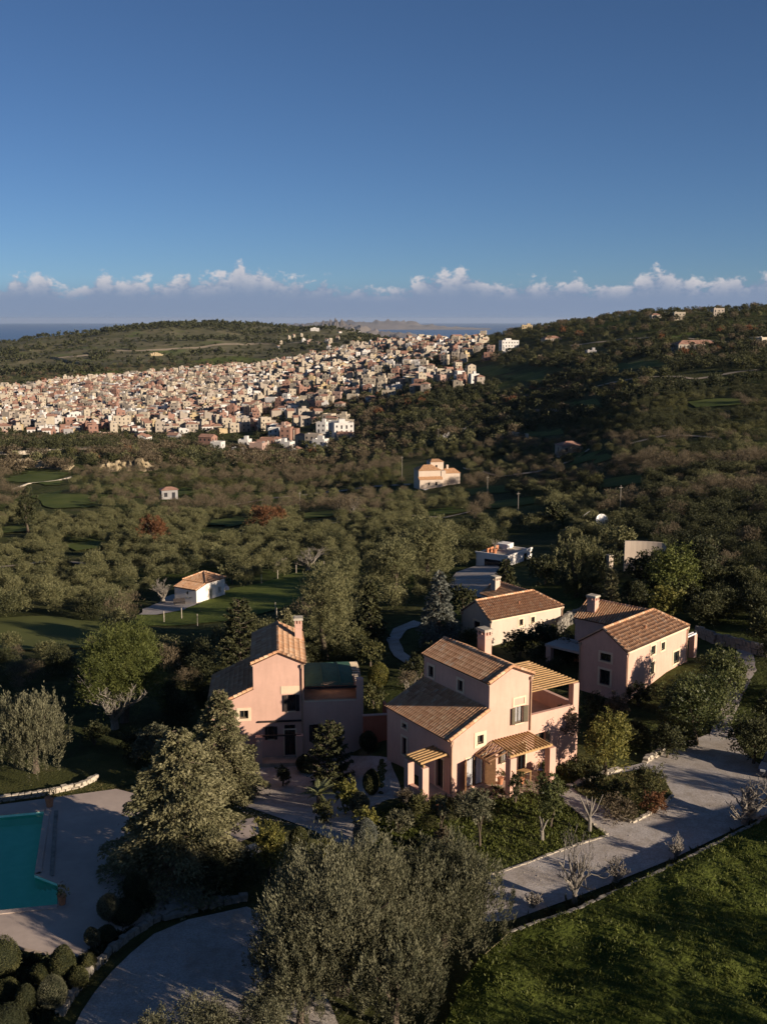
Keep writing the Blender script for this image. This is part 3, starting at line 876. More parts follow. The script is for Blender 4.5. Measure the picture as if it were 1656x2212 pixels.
def cedar_crown(name, mat, w, h, n, rg, base=.06, leaf=.32, tiers=15, taper=.75, droop=.45, top_r=.04, dens=1.0):
    """conifer of drooping sprays carried on horizontal boughs"""
    P = []; D = []; T_ = []; O_ = []; br = MB()
    nb = int(tiers * 9 * dens); per = max(6, n // nb)
    for i in range(nb):
        f = (i + rg.random()) / nb; z = h * (base + (1 - base) * f)
        R_ = w / 2 * ((1 - f) ** taper) * rg.uniform(.62, 1.12) + w * top_r
        if f < .12: R_ *= .65 + 3 * f
        a = i * 2.39996 + rg.normal() * .25; ca, sa = math.cos(a), math.sin(a)
        lift = .22 * (f - .2); lf = rg.uniform(.2, .9)
        m = int(per * (.35 + 1.3 * R_ / (w / 2)))
        s = rg.uniform(.25, 1, m) ** .7
        side = rg.normal(size=m) * .13 * R_ * (1.25 - s * .6) * 1.2
        x = ca * R_ * s - sa * side; y = sa * R_ * s + ca * side
        zz = z + R_ * lift * s - droop * R_ * .45 * s ** 2.2 - np.abs(side) * .35 - rg.exponential(.10, m) * R_ * .35
        P.append(np.stack([x, y, zz], 1))
        D.append(np.stack([np.full(m, ca) * .7 + rg.normal(size=m) * .45, np.full(m, sa) * .7 + rg.normal(size=m) * .45, rg.normal(size=m) * .3 - .25], 1))
        T_.append(np.clip(lf + rg.normal(size=m) * .13, 0, 1)); O_.append(np.stack([np.full(m, ca), np.full(m, sa), np.full(m, .45)], 1))
        e = (ca * R_ * .8, sa * R_ * .8, z + R_ * lift * .8 - droop * R_ * .3)
        br.tube([(0, 0, z), (e[0] * .5, e[1] * .5, z + R_ * lift * .5), e], [.03 + .02 * (1 - f), .03, .012], 4, cap=False)
    br.tube([(0, 0, -.3), (0, 0, h * .5), (0, 0, h * .98)], [w * .028 + .06, w * .018 + .03, .02], 8)
    P = np.concatenate(P); D = np.concatenate(D); T_ = np.concatenate(T_)
    L = leaf * rg.uniform(.6, 1.4, len(P))
    return leaves(name, P, D, L, L * .42, mat, T_, rg, out=np.concatenate(O_), face=.55), br


def ball_mesh(name, mat, rx, rz, n, leaf, rg, zc=0, flat=1.0):
    d = unit(rg.normal(size=(n, 3))); k = 1 + .04 * np.sin(d[:, 0] * 5 + 1) + .04 * np.sin(d[:, 1] * 6) + rg.normal(0, .035, n)
    P = d * k[:, None] * np.array([rx, rx, rz]) * .96 + np.array([0, 0, zc])
    D = d + rg.normal(size=(n, 3)) * .7
    tint = np.clip(.5 + .25 * np.sin(d[:, 0] * 4 + d[:, 2] * 5) + rg.normal(0, .15, n), 0, 1)
    return leaves(name, P, D, leaf * rg.uniform(.6, 1.3, n), leaf * .5, mat, tint, rg, out=d, face=.6)


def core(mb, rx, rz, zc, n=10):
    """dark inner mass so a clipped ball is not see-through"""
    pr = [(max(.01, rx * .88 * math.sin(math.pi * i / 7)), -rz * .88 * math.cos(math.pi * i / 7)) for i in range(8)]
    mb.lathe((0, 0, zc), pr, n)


SEQ = [100]


def bare_tree(mb, rg, h, w, r0=.1, stems=5, depth_=3):
    """short trunk dividing low into steep curved limbs that fork again and again"""
    th = h * rg.uniform(.12, .2); mb.tube([(0, 0, -.2), (.03, .02, th * .6), (0, 0, th * 1.05)], [r0 * 1.25, r0, r0 * 1.05], 8)
    def limb(p, d, L, r, k):
        n = 5; pts = [p]; q = p.copy(); dd = unit(d)
        for i in range(n):
            dd = unit(dd + rg.normal(size=3) * .17 + np.array([0, 0, .13])); q = q + dd * L / n; pts.append(q.copy())
        rr = [max(.013, r * (1 - .5 * i / n)) for i in range(n + 1)]
        mb.tube(pts, rr, 6 if k == depth_ else 4 if k else 3, cap=False)
        if k == 0: return
        for i in range(3 if k > 1 else 4):
            s = int(rg.integers(1, n + 1)); sd = unit(rg.normal(size=3)); nd = unit(dd * .75 + sd * .62 + np.array([0, 0, .15]))
            limb(pts[s], nd, L * rg.uniform(.42, .7), rr[s] * .6, k - 1)
    for i in range(stems):
        a = 6.28 * (i + rg.uniform(-.3, .3)) / stems; tl = rg.uniform(.35, .8)
        limb(np.array([0, 0, th]), np.array([math.cos(a) * tl, math.sin(a) * tl, 1.0]), h * rg.uniform(.42, .6), r0 * .55, depth_)


def plant(kind, u, vb, vt, wpx, label, cat='tree', group=None, mat=None, z=None, n=None, dx=1.0, rgseed=None, at=None):
    """one garden plant: foot seen at (u, vb), top seen at row vt, crown wpx wide"""
    SEQ[0] += 1; rg = np.random.default_rng(rgseed or SEQ[0])
    if at is not None: x, y = at; z0 = float(T(x, y)) if z is None else z
    elif z is None: x, y, z0 = site(u, vb)
    else: (x, y), z0 = G(u, vb, z), z
    h = max(.3, ztop(x, y, vt) - z0); dp = depth(x, y, z0 + h / 2); w = wpx / FPX * dp
    px = dp / 1087.0         # metres covered by one pixel of the final picture
    names = {'olive': 'olive_tree', 'cedar': 'conifer', 'pine': 'pine_tree', 'broad': 'leafy_tree', 'bush': 'shrub', 'ball': 'topiary_ball', 'ballstem': 'topiary_tree', 'bare': 'bare_tree', 'cypress': 'cypress', 'palm': 'palm', 'twigs': 'bare_shrub', 'young': 'young_tree', 'pollard': 'pollarded_tree'}
    root = thing(names[kind], label, cat, (x, y, z0), rg.uniform(0, 6.28) if kind not in ('ball',) else 0, group)
    area = w * h
    if kind == 'olive':
        nn = n or int(min(60000, area / (px * px) * 2.0)); lf = max(.16, 2.6 * px)
        lb = lobes_for(rg, w, h, 22, 1.15, .0)
        obj('crown', crown('crown', M_[mat or 'olive'], w, h, nn, lf, rg, lobes=lb, clump=44, up=.95, spread=.26, lw=.24, shell=.66, sig=.0135, zs=2.6), root)
        trunk(rg, h, .028 * w + .05, w, 7, parent=root, fork=.2)
    elif kind == 'cedar' or kind == 'cypress':
        nn = n or int(min(60000, area / (px * px) * 2.2))
        c, br = cedar_crown('crown', M_[mat or 'cedar'], w, h, nn, rg, leaf=max(.2, 3.0 * px), tiers=15 if kind == 'cedar' else 9, taper=.8 if kind == 'cedar' else .45, droop=.5 if kind == 'cedar' else -.6)
        obj('crown', c, root); br.build('trunk', M_['bark'], root)
    elif kind == 'pine':
        nn = n or int(min(60000, area / (px * px) * 3.6)); lb = lobes_for(rg, w, h, 24, .9, .03)
        obj('crown', crown('crown', M_[mat or 'pine'], w, h, nn, max(.18, 2.6 * px), rg, lobes=lb, clump=34, up=.55, spread=.7, lw=.2, shell=.7, sig=.03), root)
        trunk(rg, h, .03 * w + .08, w, 6, parent=root, fork=.3)
    elif kind in ('broad', 'young'):
        nn = n or int(min(30000, area / (px * px) * (2.0 if kind == 'broad' else .9))); lb = lobes_for(rg, w, h, 14 if kind == 'broad' else 7, 1.1, .04 if kind == 'broad' else .4)
        obj('crown', crown('crown', M_[mat or 'broad'], w, h, nn, max(.12, 2.4 * px), rg, lobes=lb, clump=16, up=.1, spread=.9, lw=.55, shell=.72, sig=.035), root)
        trunk(rg, h, .022 * w + .03, w, 5, parent=root, fork=.25)
    elif kind == 'bush':
        nn = n or int(min(20000, area / (px * px) * 2.4)); lb = lobes_for(rg, w, h * 1.05, 9, 1.1, .0)
        obj('foliage', crown('foliage', M_[mat or 'shrub'], w, h, nn, max(.1, 2.4 * px), rg, lobes=lb, clump=18, up=.35, spread=.7, lw=.35, shell=.65, sig=.035, base=0), root)
        mb = MB()
        for i in range(5):
            a = rg.uniform(0, 6.28); mb.tube([(0, 0, -.1), (math.cos(a) * w * .12, math.sin(a) * w * .12, h * .35), (math.cos(a) * w * .25, math.sin(a) * w * .25, h * .7)], [.04, .03, .01], 4, cap=False)
        mb.build('stems', M_['bark'], root)
    elif kind in ('ball', 'ballstem'):
        r = w / 2; rz = min(r * 1.15, h / 2) if kind == 'ballstem' else h / 2
        zc = h - rz
        m = ball_mesh('clipped_foliage', M_[mat or 'shrub'], r, rz, int(min(9000, max(1200, 16 * area / (px * px)))), max(.05, 1.2 * px), rg, zc)
        c = obj('clipped_foliage', m, root)
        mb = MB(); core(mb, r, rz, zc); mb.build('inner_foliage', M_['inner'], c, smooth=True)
        mb = MB()
        if kind == 'ballstem':
            for a in (0, 2.1, 4.2): mb.tube([(math.cos(a) * .05, math.sin(a) * .05, -.1), (math.cos(a) * .09, math.sin(a) * .09, zc * .6), (math.cos(a) * r * .35, math.sin(a) * r * .35, zc)], .035, 5)
        else: mb.tube([(0, 0, -.1), (0, 0, max(.1, zc))], .05, 5)
        mb.build('stem', M_['bark'], root)
    elif kind == 'bare':
        mb = MB(); bare_tree(mb, rg, h, w, .034 * h + .07, 9); mm = mb.mesh('branches', M_[mat or 'bark_pale'])
        o = obj('branches', mm, root); V = np.array([v.co[:] for v in mm.vertices]); s = h / max(.1, V[:, 2].max()); q = w / max(.1, np.ptp(V[:, 0])); o.scale = (q, q, s)
    elif kind == 'twigs':
        mb = MB()
        for i in range(7):
            a = rg.uniform(0, 6.28); twig_tree(mb, rg, (math.cos(a) * w * .08, math.sin(a) * w * .08, -.05), h * .3, .5, 2, .03, 3, .3, .5)
        mm = mb.mesh('stems', M_['bark_pale']); o = obj('stems', mm, root); V = np.array([v.co[:] for v in mm.vertices]); o.scale = (w / np.ptp(V[:, 0]), w / np.ptp(V[:, 0]), h / V[:, 2].max())
        obj('foliage', crown('foliage', M_[mat or 'tan'], w, h, n or 1500, max(.1, 2 * px), rg, clump=10, up=.4, shell=.4, lw=.2, base=.1), root)
    elif kind == 'pollard':
        mb = MB(); mb.tube([(0, 0, -.1), (.05, .03, h * .3), (-.02, .05, h * .42)], [.13, .11, .12], 8)
        for i in range(6):
            a = 6.28 * i / 6 + rg.uniform(-.3, .3); q = w * .5 * rg.uniform(.5, 1)
            mb.tube([(0, 0, h * .4), (math.cos(a) * q * .5, math.sin(a) * q * .5, h * .6), (math.cos(a) * q, math.sin(a) * q, h * rg.uniform(.7, 1))], [.075, .05, .025], 6)
        mb.build('trunk', M_['bark_pale'], root)
    elif kind == 'palm':
        mb = MB(); mb.tube([(0, 0, -.1), (0, 0, h * .3)], [.22, .18], 8); mb.build('trunk', M_['bark'], root)
        for i in range(22):
            a = i * 2.39996; el = rg.uniform(.15, 1.25); fm = MB(); Lf = w * .55 * rg.uniform(.8, 1.1)
            prev = None
            for k in range(9):
                s = k / 8; r_ = Lf * s * math.cos(el * (1 - .2 * s)); zz = h * .3 + Lf * s * math.sin(el) - Lf * .35 * s * s
                p = Vector((math.cos(a) * r_, math.sin(a) * r_, zz))
                if prev is not None:
                    fm.tube([prev, p], [.02, .015], 3, cap=False); sd = Vector((-math.sin(a), math.cos(a), 0)); q = Lf * .17 * math.sin(math.pi * min(1, s + .08))
                    for sg in (-1, 1):
                        t_ = p + sd * sg * q + (p - prev) * .8 - Vector((0, 0, q * .25))
                        fm.add([prev, p, t_], [(0, 1, 2)]); fm.add([(prev + p) / 2, p + (p - prev) * .3, t_ + (p - prev) * .5], [(0, 1, 2)])
                prev = p
            fm.build('frond', M_['palm_leaf'], root)
    return root


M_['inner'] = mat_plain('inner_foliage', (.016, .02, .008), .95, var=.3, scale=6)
M_['palm_leaf'] = mat_plain('palm_fronds', (.15, .16, .07), .6, var=.2, scale=4)

# ---- foreground trees
plant('olive', 738, 2150, 1842, 450, 'big grey-green olive tree filling the bottom centre of the view', n=85000, rgseed=11)
plant('olive', 950, 2062, 1845, 320, 'big olive tree joining the bottom centre one on its right, beside the driveway end', n=58000, rgseed=12)
plant('olive', 648, 2225, 2000, 250, 'olive tree crown at the lower edge, left flank of the big central olive', n=26000)
plant('olive', 850, 2235, 2010, 260, 'olive tree crown at the lower edge under the two big central olives', n=20000)
plant('bush', 560, 2290, 2145, 150, 'feathery grey bush cut by the bottom edge on the gravel drive', 'shrub', mat='olive')
plant('bush', 440, 2310, 2175, 190, 'low olive-green bush cut by the bottom edge on left of the feathery one', 'shrub', mat='olive')
plant('bush', 330, 2320, 2190, 120, 'small bush at the bottom edge near the lower left wall', 'shrub', mat='olive')
plant('cedar', 392, 1890, 1576, 372, 'tall grey-green conifer with drooping boughs over the pool deck', n=60000, rgseed=21)
plant('cedar', 478, 1725, 1492, 205, 'grey-green conifer standing behind the drooping one, in front of the left house', n=36000, rgseed=22)
plant('olive', 78, 1672, 1488, 190, 'spreading olive tree at the left edge above the pool lawn', n=32000)
plant('olive', -40, 1640, 1500, 120, 'olive tree half outside the left edge behind the spreading one', n=9000)
plant('pine', 268, 1560, 1345, 196, 'rounded bright green pine tree on left of the left house', n=52000)
plant('bare', 248, 1575, 1440, 150, 'leafless grey tree in front of the rounded green pine')
plant('broad', 340, 1660, 1560, 105, 'mid-green bushy tree left of the two grey conifers', mat='olive')
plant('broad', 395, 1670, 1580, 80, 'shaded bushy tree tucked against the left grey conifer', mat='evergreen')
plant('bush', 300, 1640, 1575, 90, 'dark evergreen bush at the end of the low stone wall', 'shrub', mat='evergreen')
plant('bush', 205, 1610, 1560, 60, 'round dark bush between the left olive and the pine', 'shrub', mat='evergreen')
# ---- behind the left house
plant('cypress', 520, 1470, 1296, 100, 'tall dark conifer just left behind the left house roof', mat='evergreen')
plant('cedar', 618, 1440, 1316, 110, 'feathery brown-green conifer behind the left house roof', mat='cedar')
plant('pine', 705, 1425, 1205, 128, 'large rounded olive-green tree behind the left house chimney', mat='olive_far')
plant('pine', 738, 1330, 1196, 70, 'lighter tree crown peeping over the large rounded one behind the left house', mat='olive_far')
plant('cedar', 800, 1390, 1256, 78, 'dark conifer between the large rounded tree and the curved path', mat='evergreen')
plant('pine', 845, 1300, 1150, 120, 'tall dense conifer beyond the curved garden path', mat='olive_far')
plant('pine', 925, 1270, 1105, 130, 'tallest dense green tree left of the shaded service yard', mat='olive_far')
plant('cedar', 948, 1395, 1236, 104, 'silver-grey young cedar beside the curved path', mat='silver')
plant('bush', 690, 1420, 1375, 70, 'dark bush behind the green shade pergola', 'shrub', mat='evergreen')
plant('ballstem', 818, 1486, 1434, 44, 'umbrella-clipped pale green tree right of the green shade pergola', mat='yellow_leaf')
plant('broad', 806, 1530, 1478, 60, 'yellow-green bush below the umbrella-clipped tree', 'shrub', mat='shrub')
plant('broad', 800, 1440, 1380, 70, 'green cloud-clipped shrub behind the umbrella-clipped tree', 'shrub', mat='shrub')
plant('bush', 770, 1408, 1360, 70, 'low dark shrub at the bend of the curved path', 'shrub', mat='shrub')
plant('twigs', 882, 1492, 1448, 50, 'dry tan grass clump at the back corner of the central house', 'shrub')
# ---- front of the left house
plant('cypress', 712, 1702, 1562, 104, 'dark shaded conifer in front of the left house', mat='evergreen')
plant('ballstem', 795, 1628, 1582, 36, 'dark clipped ball tree in front of the red garden wall', mat='evergreen')
plant('ball', 658, 1668, 1632, 34, 'small dark clipped ball at the foot of the left house', 'shrub', mat='evergreen')
plant('palm', 690, 1742, 1655, 88, 'small palm with feathery fronds in front of the left house', 'palm')
plant('bush', 700, 1778, 1728, 60, 'dark spiky bush at the foot of the small palm', 'shrub', mat='shrub')
plant('broad', 748, 1760, 1678, 60, 'pale-leaved shrub right of the small palm', 'shrub', mat='yellow_leaf')
plant('ball', 802, 1718, 1664, 34, 'egg-shaped clipped bush at the corner of the central house path', 'shrub', mat='shrub')
plant('ball', 776, 1762, 1714, 42, 'rounded grey-green bush below the egg-shaped clipped one', 'shrub', mat='olive')
plant('broad', 790, 1808, 1742, 58, 'light-speckled shrub between the rounded bush and the grey-blue one', 'shrub', mat='yellow_leaf')
plant('ball', 789, 1832, 1772, 50, 'silvery blue-grey rounded bush above the central olive trees', 'shrub', mat='silver')
plant('ballstem', 646, 1842, 1790, 40, 'dark clipped ball tree on a thin stem beside the gravel court', mat='shrub')
plant('bush', 705, 1862, 1812, 44, 'yellow-green round bush just above the big central olive', 'shrub', mat='yellow_leaf')
plant('bush', 582, 1900, 1775, 78, 'bright yellow-green tall bush right of the drooping conifer', 'shrub', mat='yellow_leaf')
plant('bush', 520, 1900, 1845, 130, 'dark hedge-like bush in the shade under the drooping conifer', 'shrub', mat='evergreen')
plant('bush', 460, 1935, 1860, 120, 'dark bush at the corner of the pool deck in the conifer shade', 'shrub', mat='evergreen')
plant('bush', 610, 1700, 1655, 40, 'dark bush at the foot of the left house porch', 'shrub', mat='evergreen')
# ---- topiary bed lower left
for a in [('ballstem', 295, 1972, 1890, 52, 'largest dark clipped ball tree at the pool deck corner', 'evergreen'), ('ball', 318, 1975, 1926, 36, 'dark clipped ball close below the largest ball tree', 'evergreen'),
          ('ballstem', 237, 1998, 1934, 48, 'sunlit clipped ball tree right of the pool', 'olive'), ('ball', 272, 1995, 1945, 70, 'wide dark clipped bush between the two ball trees by the deck', 'evergreen'),
          ('ballstem', 200, 2055, 2006, 32, 'small sunlit ball tree half way down the topiary bed', 'olive'), ('ball', 194, 2098, 2062, 32, 'small round clipped bush next to the curved wall', 'shrub'),
          ('ball', 138, 2118, 2046, 52, 'tall egg-shaped clipped bush at the tip of the deck', 'shrub'), ('ball', 171, 2134, 2092, 42, 'rounded bush between the egg-shaped bush and the curved wall', 'shrub'),
          ('ballstem', 116, 2178, 2112, 62, 'wide round clipped tree near the lower end of the curved wall', 'olive'), ('ball', 92, 2122, 2084, 48, 'low dark clipped bush left of the egg-shaped one', 'shrub'),
          ('ball', 8, 2112, 2028, 76, 'large dark clipped ball cut by the left edge', 'shrub'), ('ball', 18, 2165, 2118, 56, 'dark clipped ball cut by the left edge under the large one', 'shrub'),
          ('ball', 58, 2190, 2130, 44, 'upright dark clipped bush in the bottom left corner bed', 'evergreen'), ('ball', 20, 2235, 2175, 80, 'dark clipped bush in the very bottom left corner', 'evergreen'),
          ('ball', 232, 2035, 2002, 40, 'flat dark clipped bush under the sunlit ball tree by the pool', 'evergreen')]:
    plant(a[0], a[1], a[2], a[3], a[4], a[5], 'shrub', mat=a[6])
# ---- garden in front of the central house
for a in [('bush', 905, 1762, 1712, 60, 'dark rosemary bush at the left pillars of the central house', 'shrub'), ('bush', 862, 1800, 1745, 62, 'grey-green upright bush left in the front lawn', 'olive'),
          ('twigs', 872, 1742, 1705, 40, 'wispy pale-twigged shrub at the left front corner of the central house', 'tan'), ('young', 952, 1800, 1725, 40, 'thin young tree in front of the small slatted porch', 'olive'),
          ('young', 1036, 1832, 1700, 76, 'slender grey-green tree in the middle of the front lawn', 'olive'), ('bush', 1008, 1768, 1722, 80, 'green bush in front of the glass doors', 'olive'),
          ('bush', 1112, 1738, 1668, 34, 'narrow dark bush against the porch pillar', 'evergreen'), ('broad', 1187, 1790, 1662, 66, 'round-crowned orange tree at the path corner', 'broad'),
          ('pollard', 1272, 1802, 1712, 52, 'pollarded pale trunk with cut stubs at the lawn tip', None), ('pollard', 1170, 1818, 1760, 24, 'thin bare stake-like sapling in the front lawn', None),
          ('bush', 1232, 1680, 1640, 60, 'low shrub along the terrace wall of the central house', 'shrub'), ('bush', 1180, 1680, 1650, 40, 'small shrub beside the right porch pillar', 'broad'),
          ('young', 1215, 1650, 1520, 70, 'slender tree with sparse reddish twigs against the pink terrace wall', 'tan'),
          ('broad', 1308, 1680, 1536, 106, 'yellow-green lemon tree right of the central house', 'yellow_leaf'), ('bush', 1275, 1700, 1662, 60, 'flowering low bush under the lemon tree', 'shrub'),
          ('bush', 1398, 1735, 1655, 72, 'round green bush in the oval planting bed', 'shrub'), ('bush', 1330, 1768, 1728, 90, 'low brown heather-like clump at the front of the oval bed', 'tan'),
          ('bush', 1412, 1758, 1712, 66, 'reddish-brown low plant at the right tip of the oval bed', 'rust'), ('bush', 1330, 1720, 1690, 60, 'dark low shrub at the shaded back of the oval bed', 'evergreen'),
          ('bush', 930, 1880, 1820, 80, 'dark bush under the central olive edge', 'shrub'), ('bush', 960, 1850, 1782, 46, 'reddish bare bush left in the front lawn', 'tan'),
          ('bush', 1000, 1862, 1825, 50, 'low weeds tuft in the front lawn shade', 'shrub')]:
    plant(a[0], a[1], a[2], a[3], a[4], a[5], 'tree' if a[0] in ('young', 'broad', 'pollard') else 'shrub', mat=a[6])
# ---- bare trees on the bank
for a in [(1240, 1962, 1775, 132, 'large leafless grey tree at the driveway edge'), (1612, 1782, 1672, 165, 'wide leafless tree at the right end of the driveway edge'),
          (1330, 1905, 1840, 60, 'small leafless tree right of the large leafless one'), (1458, 1862, 1800, 50, 'thin leafless tree midway along the driveway bank'),
          (1150, 1962, 1925, 44, 'tiny leafless sapling at the left end of the driveway bank')]:
    plant('bare', *a)
# ---- right side
for a in [('broad', 1505, 1612, 1446, 165, 'large dark loquat tree beside the driveway', 'broad'), ('broad', 1560, 1530, 1400, 120, 'dark glossy tree right of the far right pink house', 'broad'),
          ('broad', 1465, 1560, 1470, 100, 'dark leafy tree under the windows of the right pink house', 'broad'), ('broad', 1378, 1525, 1478, 62, 'clipped dark tree at the corner of the right pink house', 'evergreen'),
          ('broad', 1625, 1650, 1540, 120, 'dark broadleaf tree at the right edge above the driveway bend', 'evergreen'), ('broad', 1670, 1600, 1480, 110, 'dark tree cut by the right edge behind the drive', 'evergreen'),
          ('bush', 1330, 1570, 1500, 60, 'bare-twigged shrub against the shaded gable of the right pink house', 'tan'), ('bush', 1280, 1560, 1500, 70, 'dark shrub at the left foot of the right pink house', 'evergreen'),
          ('broad', 1440, 1640, 1560, 76, 'shaded shrub behind the lemon tree near the stone ledge', 'evergreen'), ('bush', 1480, 1620, 1580, 60, 'dark bush at the stone ledge by the driveway', 'shrub'),
          ('olive', 1243, 1290, 1150, 125, 'round sunlit olive tree behind the cream house', 'olive_far'), ('broad', 1452, 1315, 1168, 118, 'big dense green tree behind the right pink house', 'pine'),
          ('broad', 1500, 1290, 1150, 110, 'dark evergreen mass right behind the big dense green tree', 'evergreen'), ('broad', 1432, 1350, 1262, 84, 'sunlit green tree over the ridge of the right pink house', 'yellow_leaf'),
          ('cypress', 1318, 1322, 1228, 34, 'slim cypress between the cream house and the right pink house', 'cedar'), ('bush', 1365, 1330, 1262, 70, 'dark shrub beside the slim cypress', 'evergreen'),
          ('cedar', 1090, 1300, 1208, 74, 'small dark cedar beside the shaded service yard', 'evergreen'), ('broad', 1180, 1410, 1345, 100, 'dark tree in front of the cream house windows', 'evergreen'),
          ('broad', 1120, 1420, 1360, 80, 'dark leafy tree at the corner of the cream house', 'evergreen'), ('broad', 1230, 1425, 1370, 90, 'dark tree between the cream and right pink houses', 'evergreen'),
          ('bush', 905, 1470, 1420, 80, 'dark low shrub between the curved path and the central house roof', 'evergreen'), ('broad', 1000, 1330, 1262, 60, 'dark bush left of the cream house chimney', 'evergreen'),
          ('broad', 1175, 1262, 1200, 90, 'dark tree half hiding the white flat-roofed house', 'evergreen'), ('broad', 1392, 1275, 1190, 90, 'dark tree half hiding the curved cream wall', 'evergreen'), ('broad', 1300, 1250, 1180, 80, 'dark tree by the cream pillar', 'evergreen'), ('broad', 1195, 1140, 1085, 60, 'dark evergreen over the white flat-roofed building', 'evergreen'),
          ('broad', 1345, 1205, 1135, 66, 'brown-green round tree left of the cream wall', 'olive_far')]:
    plant(a[0], a[1], a[2], a[3], a[4], a[5], 'tree' if a[0] != 'bush' else 'shrub', mat=a[6])
# ---- near the white hut
plant('bare', 352, 1304, 1252, 70, 'leafless pale tree at the left wall of the white hut')
plant('bare', 665, 1232, 1176, 80, 'spreading pale leafless tree at the top of the meadow')
plant('bare', 610, 1235, 1205, 26, 'tiny pale leafless tree at the meadow edge')
plant('bush', 417, 1302, 1272, 26, 'yellow-green bush growing on the corner of the white hut', 'shrub', mat='yellow_leaf')
plant('broad', 500, 1262, 1215, 60, 'shaded tree right of the white hut', mat='olive_far')
plant('pine', 332, 1182, 1112, 66, 'round rust-brown oak in the middle of the olive grove', mat='rust')
plant('pine', 575, 1140, 1090, 92, 'wide rust-brown oak further up the grove', mat='rust')
plant('pine', 62, 1150, 1055, 62, 'tall dark evergreen at the left edge of the valley', mat='evergreen')
plant('twigs', 745, 1122, 1068, 90, 'stand of tan reeds in the valley centre', 'reeds')

# ---- scrub filling the shaded corners between the villas
def fill(poly, n, keys, label, group, seed, hmin=1.6, hmax=3.4, cat='shrub'):
    rg = np.random.default_rng(seed); us = [p[0] for p in poly]; vs = [p[1] for p in poly]; c = 0
    while c < n:
        u, v = rg.uniform(min(us), max(us)), rg.uniform(min(vs), max(vs))
        if not inpoly(np.array([u]), np.array([v]), poly)[0]: continue
        x, y, z = site(u, v); h = rg.uniform(hmin, hmax); w = h * rg.uniform(.9, 1.4)
        me = FILL[keys[rg.integers(len(keys))]][rg.integers(3)]; t = obj('garden_shrub', me); t.location = (x, y, z - .1); t.rotation_euler = (0, 0, rg.uniform(0, 6.28)); t.scale = (w / 3, w / 3, h / 3)
        tag(t, ('tall ' if h > (hmin + hmax) / 2 else 'low ') + ('broad ' if w > 1.15 * h else 'narrow ') + label, cat, group); c += 1
FILL = {}
for key_, mt in (('dark', 'evergreen'), ('green', 'shrub'), ('tan', 'tan'), ('olive', 'olive_far')):
    FILL[key_] = [crown('foliage', M_[mt], 3, 3, 3600 if mt != 'tan' else 2200, .17, np.random.default_rng(700 + i), lobes=lobes_for(np.random.default_rng(710 + i), 3, 3, 9, 1.1, 0), clump=14, up=.35, spread=.6, lw=.38 if mt != 'tan' else .15, shell=.68, sig=.045) for i in range(3)]
fill([(1490, 1290), (1600, 1270), (1720, 1290), (1720, 1440), (1640, 1400), (1530, 1365)], 22, ['dark', 'dark', 'green'], 'dark shrub on the slope behind the right pink villa', 'shrubs on the slope behind the right pink villa', 1, 2, 4)  # dark shrubs added so this slope reads as deep shade
fill([(1650, 1400), (1720, 1400), (1740, 1560), (1650, 1540)], 6, ['dark', 'olive'], 'shrub at the right edge beside the upper drive', 'shrubs at the right edge beside the upper drive', 2)
fill([(300, 1420), (470, 1450), (470, 1560), (380, 1590), (340, 1500)], 13, ['dark', 'dark', 'tan'], 'shrub on the shaded slope left of the left villa', 'shrubs on the shaded slope left of the left villa', 3, 1.2, 2.6)
fill([(-40, 1440), (150, 1440), (190, 1500), (150, 1560), (90, 1500), (-40, 1500)], 12, ['dark', 'dark', 'tan', 'olive'], 'shrub between the left olive tree and the field', 'shrubs between the left olive tree and the field', 4, 1.2, 2.6)
fill([(560, 1350), (680, 1340), (780, 1330), (830, 1370), (780, 1440), (680, 1440), (600, 1430)], 13, ['dark', 'green', 'dark'], 'shrub in the thicket behind the left villa', 'shrubs in the thicket behind the left villa', 5, 1.5, 3)
fill([(880, 1440), (1000, 1400), (1010, 1330), (1045, 1400), (1060, 1440), (930, 1470)], 10, ['dark', 'dark', 'green'], 'shrub between the curved path and the cream villa', 'shrubs between the curved path and the cream villa', 6, 1.2, 2.4)
fill([(1100, 1420), (1230, 1390), (1250, 1440), (1180, 1480), (1130, 1470)], 8, ['dark'], 'dark shrub in the hollow between the three right-hand villas', 'shrubs in the hollow between the three right-hand villas', 7, 1.2, 2.4)
fill([(1210, 1290), (1290, 1270), (1420, 1270), (1480, 1310), (1440, 1330), (1340, 1300), (1240, 1330)], 14, ['dark', 'green', 'dark'], 'shrub behind the ridge of the right pink villa', 'shrubs behind the ridge of the right pink villa', 8, 1.5, 3)
fill([(1260, 1560), (1330, 1560), (1420, 1600), (1380, 1630), (1300, 1610)], 8, ['dark', 'dark', 'green'], 'shrub between the lemon tree and the right pink villa', 'shrubs between the lemon tree and the right pink villa', 9, .8, 1.8)
fill([(870, 1740), (1000, 1735), (1080, 1750), (1020, 1800), (900, 1860), (860, 1800)], 12, ['olive', 'green', 'tan', 'dark'], 'plant in the herb bed in front of the central villa', 'plants in the herb bed in front of the central villa', 10, .5, 1.3)
fill([(0, 1400), (230, 1410), (300, 1450), (200, 1440), (0, 1430)], 9, ['dark', 'tan', 'olive'], 'bush along the lower edge of the grass field', 'bushes along the lower edge of the grass field', 11, 1, 2.2)
